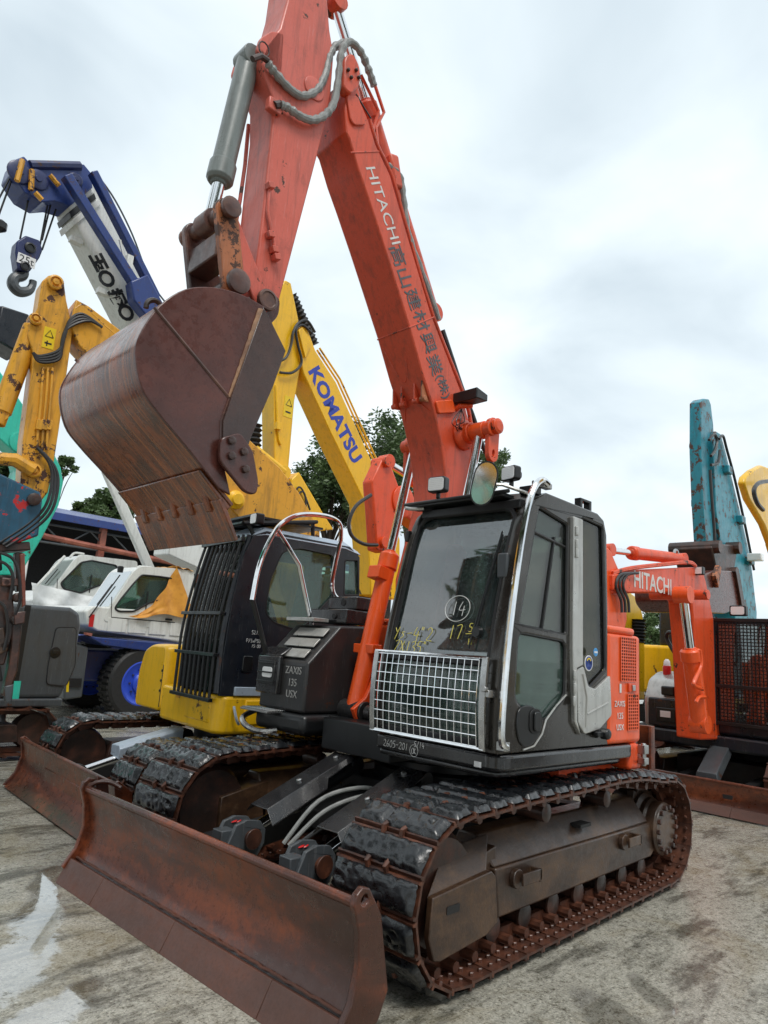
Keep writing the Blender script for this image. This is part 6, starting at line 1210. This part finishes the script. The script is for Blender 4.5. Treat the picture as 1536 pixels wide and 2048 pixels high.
# cab with mesh
HX = 1.25
pc = H2.x(1424, 1240, HX); yL = pc.y; zt = pc.z
m = MB(); m.bx(HX-1.3, HX-.02, yL, 1.02, .80, zt+.03); m.v = m.v; hc = m.build('cab', 'navy_black', HT, None, .05, 3)
m = MB(); m.prism([(yL+.07, .98), (.95, .98), (.95, zt-.05), (yL+.07, zt-.05)], HX-.018, HX-.010, 'x'); m.build('windshield', 'glass_wind', hc)
m = MB(); m.prism(rpoly([(HX-.15, 1.0), (HX-.15, zt-.1), (HX-1.1, zt-.1), (HX-1.1, 1.0)], .06), 1.018, 1.026); m.build('door_window', 'glass', hc)
ysx = [yL+.05+i*(.97-yL-.05)/22 for i in range(23)]; z0 = .95; zsx = [z0+i*(zt-.02-z0)/30 for i in range(31)]
m = MB()
for y in ysx: m.bx(HX+.04, HX+.048, y-.004, y+.004, z0, zt-.02)
for z in zsx: m.bx(HX+.032, HX+.04, yL+.05, .97, z-.004, z+.004)
mg = m.build('guard_mesh', 'black', HT)
for z in (z0, z0+.45, zt): m = MB(); m.bx(HX, HX+.06, yL, 1.02, z-.022, z+.022); m.build('guard_frame', 'black', mg, None, .005)
for y in (yL, .98): m = MB(); m.bx(HX-.002, HX+.062, y, y+.045, z0-.03, zt+.03); m.build('guard_post', 'navy_black', mg, None, .006)
q = H2.x(1475, 1222, HX); m = MB(); m.prism(rrect(q.y-.1, q.y+.1, q.z-.06, q.z+.07, .02), HX-.08, HX, 'x'); o = m.build('work_light', 'black', HT, None, .01); m = MB(); m.prism(rrect(q.y-.08, q.y+.08, q.z-.045, q.z+.055, .02), HX, HX+.006, 'x'); m.build('lens', 'lamp', o)
m = MB(); m.prism(rpoly([(.2, 1.2), (.6, 1.25), (.6, 1.35), (.25, 1.4), (.15, 1.95), (.05, 1.95)], .05), .35, .8); m.build('seat', 'seat', HT, None, .03)
# boom, arm
hb0, hb1 = -.28, .02
hB_ = profpart(H2, [(1402, 1480), (1392, 1290), (1384, 1205), (1372, 1186), (1225, 1187), (1225, 1140), (1262, 1140), (1390, 1134), (1406, 1140), (1413, 1165), (1440, 1300), (1460, 1480)], hb0, hb1, hb1, 'boom', 'orange', HT, None, .02)
m = MB(); m.prism(H2.prof([(1222, 1180), (1222, 1148), (1250, 1146), (1256, 1168), (1250, 1186)], hb1), hb0-.03, hb1+.03); m.build('boom_tip', 'orange', hB_, None, .02)
q = H2.y(1307, 1168, hb1+.002); text('HITACHI', (q.x, hb1+.002, q.z), (-1, 0, .0), (0, 0, 1), .26, 'white_mark', hB_, None, .92, off=.004)
for k in range(2): m = MB(); m.tube(spline([H2.y(a, b, .03) for a, b in ((1225, 1148-3*k), (1262, 1138-3*k), (1330, 1130-3*k), (1378, 1126-3*k), (1392, 1134-2*k))], 5), .016, 6); m.build('boom_pipe', 'orange', hB_)
hA = profpart(H2, [(1204, 1098), (1216, 1094), (1224, 1104), (1228, 1115), (1252, 1170), (1255, 1240), (1235, 1330), (1200, 1330), (1196, 1200)], -.25, .0, 0., 'arm', 'orange_fresh', HT, None, .02)
ram(HT, None, H2.y(1362, 1118, -.13), H2.y(1216, 1100, -.13), .07, .035, .72, 'arm_cylinder', 'orange')
m = MB(); c_ = H2.y(1352, 1108, -.1); m.tube([c_+V((.05*math.cos(a), 0, .05*math.sin(a))) for a in [2*PI*i/12 for i in range(13)]], .018, 6); m.build('lifting_eye', 'steel', HT)
for k in range(3): m = MB(); m.tube(spline([H2.y(a+7*k, b, .06) for a, b in ((1262, 1146), (1240, 1150), (1232, 1172), (1242, 1200), (1244, 1225))], 6), .016, 8); m.build('hose', 'hose', hA)
ram(HT, None, H2.y(1400, 1448, .16), H2.y(1366, 1190, .16), .10, .05, .58, 'boom_cylinder', 'orange_fresh')
m = MB(); q = H2.y(1366, 1190, .0); m.cyl((q.x, -.4, q.z), (q.x, .3, q.z), .06, 14); m.build('cylinder_pin', 'orange', hB_, None, .004)
m = MB(); m.tube(spline([H2.y(a, b, .27) for a, b in ((1400, 1300), (1402, 1330), (1392, 1355), (1388, 1370), (1405, 1378))], 5), .022, 8); m.tube(spline([H2.y(a, b, .27) for a, b in ((1392, 1405), (1398, 1395), (1410, 1394))], 4), .02, 8); m.build('cylinder_pipe', 'orange_fresh', HT)
q = H2.y(1398, 1142, .05); m = MB(); m.box(q, (.09, .12, .1)); o = m.build('boom_lamp', 'black', hB_, None, .012); m = MB(); m.box(q+V((.048, 0, 0)), (.006, .1, .08)); m.build('lens', 'lamp', o)
# rusty plate standing behind the counterweight: blade of a machine parked crosswise
PL = Frame(-3.1, .15, 0)
m = MB(); P0_, P1_ = W0.x(1268, 1448, -2.6), W0.x(1308, 1448, -2.6); m.prism([(P0_.y, .0), (P1_.y, .0), (P1_.y, P1_.z-.02), (P0_.y+.05, P0_.z)], -2.62, -2.57, 'x'); m.tube([(-2.565, P1_.y-.02, .0), (-2.565, P1_.y-.02, P1_.z-.02)], .02, 6); m.prism([(-2.62, .0), (-2.9, .0), (-2.62, .6)], P0_.y+.05, P0_.y+.08); o = m.build('steel_plate', 'blade_rust', None, None, .006); tag(o, 'upright rusty steel plate standing behind the orange vented side door', 'steel plate')

# ------------------------------------------------------------------ BLUE-GREEN EXCAVATOR BEHIND RIGHT
S2 = Frame(-12.3, -1.2, 0)
SK = thing('excavator', 'weathered blue-green excavator at right with its arm held upright', 'excavator', S2.M, GRP)
lowtracks(SK, None, 1.3, .5, 1.6, -1.5, .42, n=36)
m = MB(); m.prism(rpoly([(1.2, -1.3), (1.2, 1.3), (-1.0, 1.3), (-1.8, .6), (-1.8, -.6), (-1.0, -1.3)], .1), 1.05, 2.1, 'z'); m.build('body', 'cyan_blue', SK, None, .06, 3)
m = MB(); m.prism(rpoly([(1.15, 2.102), (1.0, 2.7), (.8, 2.95), (-.2, 2.95), (-.2, 2.102)], .1), -1.2, -.3); m.build('cab', 'navy_black', SK, None, .03)
sb = profpart(S2, [(1426, 880), (1432, 862), (1442, 868), (1452, 905), (1480, 1020), (1502, 1120), (1514, 1225), (1512, 1300), (1472, 1300), (1470, 1225), (1448, 1130), (1432, 1020)], -.2, .2, .2, 'boom', 'cyan_blue', SK, None, .02)
sa = profpart(S2, [(1402, 803), (1408, 797), (1418, 798), (1422, 808), (1427, 850), (1432, 960), (1432, 1060), (1428, 1092), (1412, 1092), (1406, 1000), (1402, 900)], -.10, .12, .12, 'arm', 'cyan_blue', SK, None, .02)
ram(SK, None, S2.y(1400, 900, -.1)+V((.26, 0, 0)), S2.y(1404, 1100, -.1)+V((.2, 0, 0)), .09, .045, .6, 'bucket_cylinder', 'cyan_blue', 'old_iron')
for pts in (((1418, 880), (1428, 868), (1434, 880), (1430, 900), (1422, 912)), ((1438, 878), (1446, 872), (1454, 900), (1470, 960), (1490, 1050), (1508, 1140)), ((1422, 930), (1436, 925), (1440, 900)), ((1420, 940), (1424, 1000), (1428, 1050), (1430, 1085))):
    m = MB(); m.tube(spline([S2.y(a, b, .26) for a, b in pts], 5), .028, 6); m.build('hose', 'hose', sb)
for a, b in ((1500, 1122), (1455, 940), (1482, 1040)): m = MB(); m.box(S2.y(a, b, .25), (.25, .12, .16)); m.build('pipe_clamp', 'cyan_blue', sb, None, .02)
q = S2.y(1500, 1120, .3); m = MB(); m.box(q+V((0, .1, .05)), (.18, .28, .16)); m.build('boom_lamp', 'lamp', sb, None, .02)
m = MB(); m.prism(S2.prof([(1384, 1096), (1390, 1088), (1432, 1092), (1438, 1100), (1430, 1145), (1395, 1150)], 0), -.35, .35); sl2 = m.build('linkage', 'old_iron', SK, None, .03)
for a, b in ((1390, 1096), (1432, 1098), (1425, 1148)): q = S2.y(a, b, 0); m = MB(); m.cyl((q.x, -.45, q.z), (q.x, .45, q.z), .12, 12); m.build('link_pin', 'old_iron', sl2)
m = MB(); bo = S2.prof([(1398, 1168), (1405, 1150), (1432, 1140), (1466, 1142), (1480, 1215), (1450, 1228), (1412, 1226), (1400, 1205)], .5); m.prism(rpoly(bo, .1), -.6, .5); sbk = m.build('bucket', 'bucket_side', SK, None, .02)
m = MB(); m.prism(S2.prof([(1466, 1142), (1474, 1146), (1486, 1218), (1480, 1222)], .5), -.62, .55); m.build('side_cutter', 'old_iron', sbk, None, .01)
m = MB(); m.prism(S2.prof([(1428, 1152), (1436, 1130), (1440, 1136), (1434, 1176)], .55), .5, .58); m.build('bucket_ear', 'primer_orange', sbk, None, .01)

# yellow excavator at the right edge, only the boom knee shows; and one behind the vented door
RY_ = Frame(-10.4, .42, 0)
YR = thing('excavator', 'yellow excavator cut off by the right edge, only its curved arm showing', 'excavator', RY_.M, GRP)
lowtracks(YR, None, 1.2, .5, 1.4, -1.4, .38, n=30)
m = MB(); m.bx(-1.6, 1.1, -1.2, 1.2, 1.0, 2.0); m.build('body', 'yellow', YR, None, .08, 3)
m = MB(); m.prism(rpoly([(1.0, 2.0), (.8, 2.9), (-.2, 2.9), (-.2, 2.0)], .1), .25, 1.2); m.build('cab', 'navy_black', YR, None, .03)
ra = profpart(RY_, [(1489, 965), (1492, 952), (1508, 938), (1524, 930), (1540, 936), (1556, 960), (1560, 1050), (1570, 1120), (1545, 1090), (1530, 1050), (1500, 1000)], -.0, .1, .1, 'arm', 'yellow', YR, None, .03)
m = MB(); p, q = RY_.y(1565, 1090, 0), V((.2, 0, 1.6)); m.loft([[z+V((k, s, 0)) for k, s in ((-.25, -.2), (.25, -.2), (.25, .2), (-.25, .2))] for z in (p, q)]); m.build('boom', 'yellow', YR, None, .02)
m = MB(); m.tube(spline([RY_.y(a, b, .25) for a, b in ((1548, 962), (1520, 965), (1508, 980), (1514, 1005), (1526, 1020))], 6), .03, 6); m.build('hose', 'hose', ra)
B4 = Frame(-13.2, -3.6, 0)
YB_ = thing('excavator', 'yellow excavator seen through the gap beside the orange vented door', 'excavator', B4.M, GRP)
lowtracks(YB_, None, 1.2, .5, 1.4, -1.4, .38, n=30)
m = MB(); m.bx(-1.6, 1.1, -1.2, 1.2, 1.0, 2.1); m.build('body', 'yellow', YB_, None, .08, 3)
bb = profpart(B4, [(1235, 1180), (1262, 1186), (1276, 1196), (1286, 1230), (1290, 1300), (1290, 1400), (1255, 1400), (1250, 1300)], -.25, .25, .25, 'boom', 'yellow', YB_, None, .03)
m = MB(); q0, q1 = B4.y(1277, 1240, .35), B4.y(1276, 1285, .35); m.tube([q0.lerp(q1, i/14) for i in range(15)], [.12 if i % 2 else .17 for i in range(15)], 10); m.build('cylinder_boot', 'rubber', bb)
m = MB(); m.bx(-.2, 1.0, .3, 1.2, 2.102, 2.9); m.build('cab', 'navy_black', YB_, None, .05)
m = MB(); q0 = W0.x(1290, 1255, -9.5); q1 = W0.x(1365, 1265, -9.5); m.bx(-9.9, -9.5, q0.y, q1.y, 1.3, q0.z); m.build('guard_rail', 'black', None) if False else None
# ------------------------------------------------------------------ SHED
SHF = Frame(-9, -24, 0)
SH = thing('shed', 'open dark shed with a blue roof edge behind the white cranes', 'shed', SHF.M)
ez = SHF.y(200, 1040, 0).z
q0, q1 = SHF.y(96, 1026, 0), SHF.y(420, 1095, 0)
m = MB(); m.loft([[(x, 0.4, 5.55), (x, .4, 5.85), (x, -8, 7.4), (x, -8, 7.1)] for x in (6.2, -16)]); m.build('roof', 'crane_blue', SH, None, .02)
m = MB(); m.bx(-16, 6, -8.2, -8, 0, 7.0); m.bx(-16, -15.8, -8, 0, 0, 6); m.build('back_wall', 'black_matte', SH)
for x in (5.4, 1.2, -3.5, -8.2, -13):
    m = MB(); m.bx(x-.12, x+.12, -.12, .12, 0, 5.6); m.build('column', 'pipe_rust', SH, None, .01)
for x0 in range(5):
    xa = 5.4-4.6*x0; m = MB()
    m.tube([(xa, .0, 5.4), (xa-4.6, .0, 5.4)], .05, 6); m.tube([(xa, 0, 4.7), (xa-4.6, 0, 4.7)], .05, 6)
    for k in range(5): m.tube([(xa-.92*k, 0, 4.7 if k % 2 else 5.4), (xa-.92*(k+1), 0, 5.4 if k % 2 else 4.7)], .035, 6)
    m.build('truss', 'kob_grey', SH)
m = MB(); m.tube([(5.0, .6, 5.45), (4.4, .6, 5.1), (3.6, .6, 4.85), (-15, .6, 3.9)], .11, 8); m.build('gutter_pipe', 'pipe_rust', SH)
m = MB(); m.tube([(5.4, .7, 5.7), (4.6, .7, 5.3), (4.2, .7, 4.6), (4.2, .7, .0)], .12, 8); m.build('downpipe', 'white', SH)

# ------------------------------------------------------------------ TREES
t = NT('leaf'); oi = t.n('ShaderNodeObjectInfo'); a = t.noise(.9, 4, .6); b = t.noise(6, 2)
c = t.mix(t.ramp(a, (.35, 0), (.68, 1)), (.04, .075, .026), (.12, .185, .06)); c = t.mix(t.ramp(b, (.4, 0), (.8, .5)), c, (.09, .13, .045))
t.set(Base_Color=c, Roughness=.5)
tr_ = t.n('ShaderNodeBsdfTranslucent'); t.link(c, tr_.inputs[0]); ms = t.n('ShaderNodeMixShader'); ms.inputs[0].default_value = .25; t.link(t.b.outputs[0], ms.inputs[1]); t.link(tr_.outputs[0], ms.inputs[2]); t.link(ms.outputs[0], t.out.inputs[0])
plain('bark', sr(70, 58, 46), .85, 0, 0, .5, .4, 8)
def tree(px, py, rpx, Y, label, seed, squash=.85, nc=60, leaves=170, ls=.19):
    fr = Frame(); c0 = fr.y(px, py, Y); dep = (c0-CAMP).dot(cf); R = rpx/FPX*dep
    rnd = random.Random(seed); root = thing('tree', label, 'tree', Matrix.Translation((c0.x, c0.y, 0)), 'trees behind the yard')
    hz = c0.z; m = MB(); m.tube(spline([(0, 0, 0), (.1, .05, hz*.3), (-.1, .1, hz*.55), (.05, 0, hz)], 4), [.24*(1-.7*i/12)*R/2.5+.04 for i in range(13)], 10)
    cl = []
    for i in range(nc):
        while True:
            d = V((rnd.uniform(-1, 1), rnd.uniform(-1, 1), rnd.uniform(-.75, 1)))
            if .25 < d.length < 1: break
        k = .55+.45*rnd.random(); cl.append((V((d.x*R, d.y*R, hz+d.z*R*squash)), R*rnd.uniform(.16, .30)))
    for p, r in cl[::3]:
        m.tube(spline([(0, 0, hz*.62), p*.5+V((0, 0, hz*.38)), p], 3), [.07*R/2.5, .055*R/2.5, .045*R/2.5, .04, .03, .025, .015], 5)
    m.build('trunk', 'bark', root)
    vs_ = []; fs_ = []
    for p, r in cl:
        for j in range(leaves):
            d = V((rnd.gauss(0, 1), rnd.gauss(0, 1), rnd.gauss(0, .8))); d = d.normalized()*r*(rnd.random()**.45)
            q = p+d; a = V((rnd.gauss(0, 1), rnd.gauss(0, 1), rnd.gauss(0, .6))).normalized(); b = a.orthogonal().normalized(); b = (b*math.cos(j)+a.cross(b)*math.sin(j)); s = ls*rnd.uniform(.6, 1.3)
            o = len(vs_); vs_ += [q-a*s, q+b*s*.45, q+a*s, q-b*s*.45]; fs_.append((o, o+1, o+2, o+3))
    mb = MB(); mb.v = [tuple(q) for q in vs_]; mb.f = fs_; cr_ = mb.build('crown', 'leaf', root, smooth=0)
tree(745, 950, 125, -34, 'broad green tree rising behind the lettered yellow boom', 3, .95, 80, 170)
tree(665, 985, 82, -36, 'green tree between the yellow arm and lettered yellow boom', 4, .95, 75, 170)
tree(820, 930, 70, -40, 'tree showing behind the foot of the red boom', 5)
tree(960, 935, 62, -42, 'tree top showing above the dark cab roof beside the mirror', 6)
tree(215, 1025, 48, -44, 'round tree above the blue shed roof', 8)
tree(160, 1030, 28, -40, 'low loose tree at the left end of the blue shed roof', 9, .8, 30, 70)
tree(5, 960, 45, -36, 'tree at the left edge seen under the yellow arm', 10)
tree(120, 930, 30, -50, 'thin tree crown peeping out behind the teal boom', 12, .8, 20, 60)
tree(1325, 1262, 56, -26, 'green tree under the lettered orange boom at right', 11, .9)
tree(1290, 1275, 30, -24, 'low tree beside the vented orange door', 13, .9, 34, 80)

# ------------------------------------------------------------------ yellow excavator across the aisle, seen in the cab mirror
def copy_tree(o, parent=None):
    c = o.copy(); COL.objects.link(c); c.parent = parent
    for ch in [q for q in o.children]: copy_tree(ch, c)
    return c
bpy.context.view_layer.update()
km2 = copy_tree(KM); km2.matrix_basis = Matrix.Translation((12.2, 5.6, 0)) @ Matrix.Rotation(math.radians(285), 4, 'Z')
yl2 = copy_tree(YL); yl2.matrix_basis = Matrix.Translation((14.5, -3.5, 0)) @ Matrix.Rotation(math.radians(172), 4, 'Z')  # added copy, gives the windscreen something dark to reflect
yl2['label'] = 'yellow excavator added across the aisle to darken the windscreen reflection'
yl3 = copy_tree(YL); yl3.matrix_basis = Matrix.Translation((-4.6, 7.2, 0)) @ Matrix.Rotation(math.radians(-60), 4, 'Z')
yl3['label'] = 'yellow excavator beyond the right edge, seen only reflected in the cab door glass'
km2['label'] = 'yellow excavator across the aisle, seen only reflected in the round-ended cab mirror'

# dark navy boom reaching in from the left
N4 = Frame(7.5, -9.2, 0)
NV = thing('crane', 'dark navy crane boom poking in at the left edge above the yellow arm', 'crane', N4.M, CG)
p0 = N4.y(40, 672, 0); m = MB(); m.loft([[(x, y, z+k) for y, k in ((-.25, -.3), (.25, -.3), (.25, .28), (-.25, .28))] for x, z in ((p0.x, p0.z), (0, p0.z+.4))]); nb = m.build('boom', 'navy_black', NV, None, .03)
m = MB(); m.prism([(p0.x+.45, p0.z-.32), (p0.x+.05, p0.z-.42), (p0.x-.08, p0.z-.2), (p0.x+.0, p0.z+.32), (p0.x+.45, p0.z+.3)], -.3, .3); m.build('boom_head', 'navy_black', nb, None, .03)
m = MB(); m.bx(-.3, .3, -.3, .3, 1.2, p0.z+.5); m.build('mast', 'navy_black', NV, None, .03)
m = MB(); m.bx(-1.4, 3.2, -1.1, 1.1, .7, 1.3); m.build('chassis', 'deep_blue', NV, None, .05)
for x in (-.6, 2.4):
    for s in (1, -1): wheel(NV, (x, s*1.0, .55), .55, .38, 'crane_blue')

# ------------------------------------------------------------------ tree row added behind the camera, darkens glass reflections and cuts low sky light
far_lab = 'tree added behind the camera to darken glass reflections and cut low sky light'
t0 = None
for i, (x, y, k) in enumerate(((24, -16, 1.2), (27, -8, 1.35), (25, 0, 1.1), (28, 8, 1.3), (24, 16, 1.2), (14, 24, 1.25), (4, 27, 1.3), (-6, 26, 1.2))):
    if t0 is None:
        before = set(bpy.data.objects); tree(745, 950, 125, -34, far_lab, 31, .95, 80, 120, .3); t0 = [o for o in bpy.data.objects if o not in before and o.parent is None][0]; o = t0
        bpy.context.view_layer.update()
    else: o = copy_tree(t0)
    o.matrix_basis = Matrix.Translation((x, y, 0)) @ Matrix.Rotation(i*1.3, 4, 'Z') @ Matrix.Diagonal((k, k, k, 1))
    o['label'] = far_lab; o['group'] = 'trees added behind the camera to shape the light'
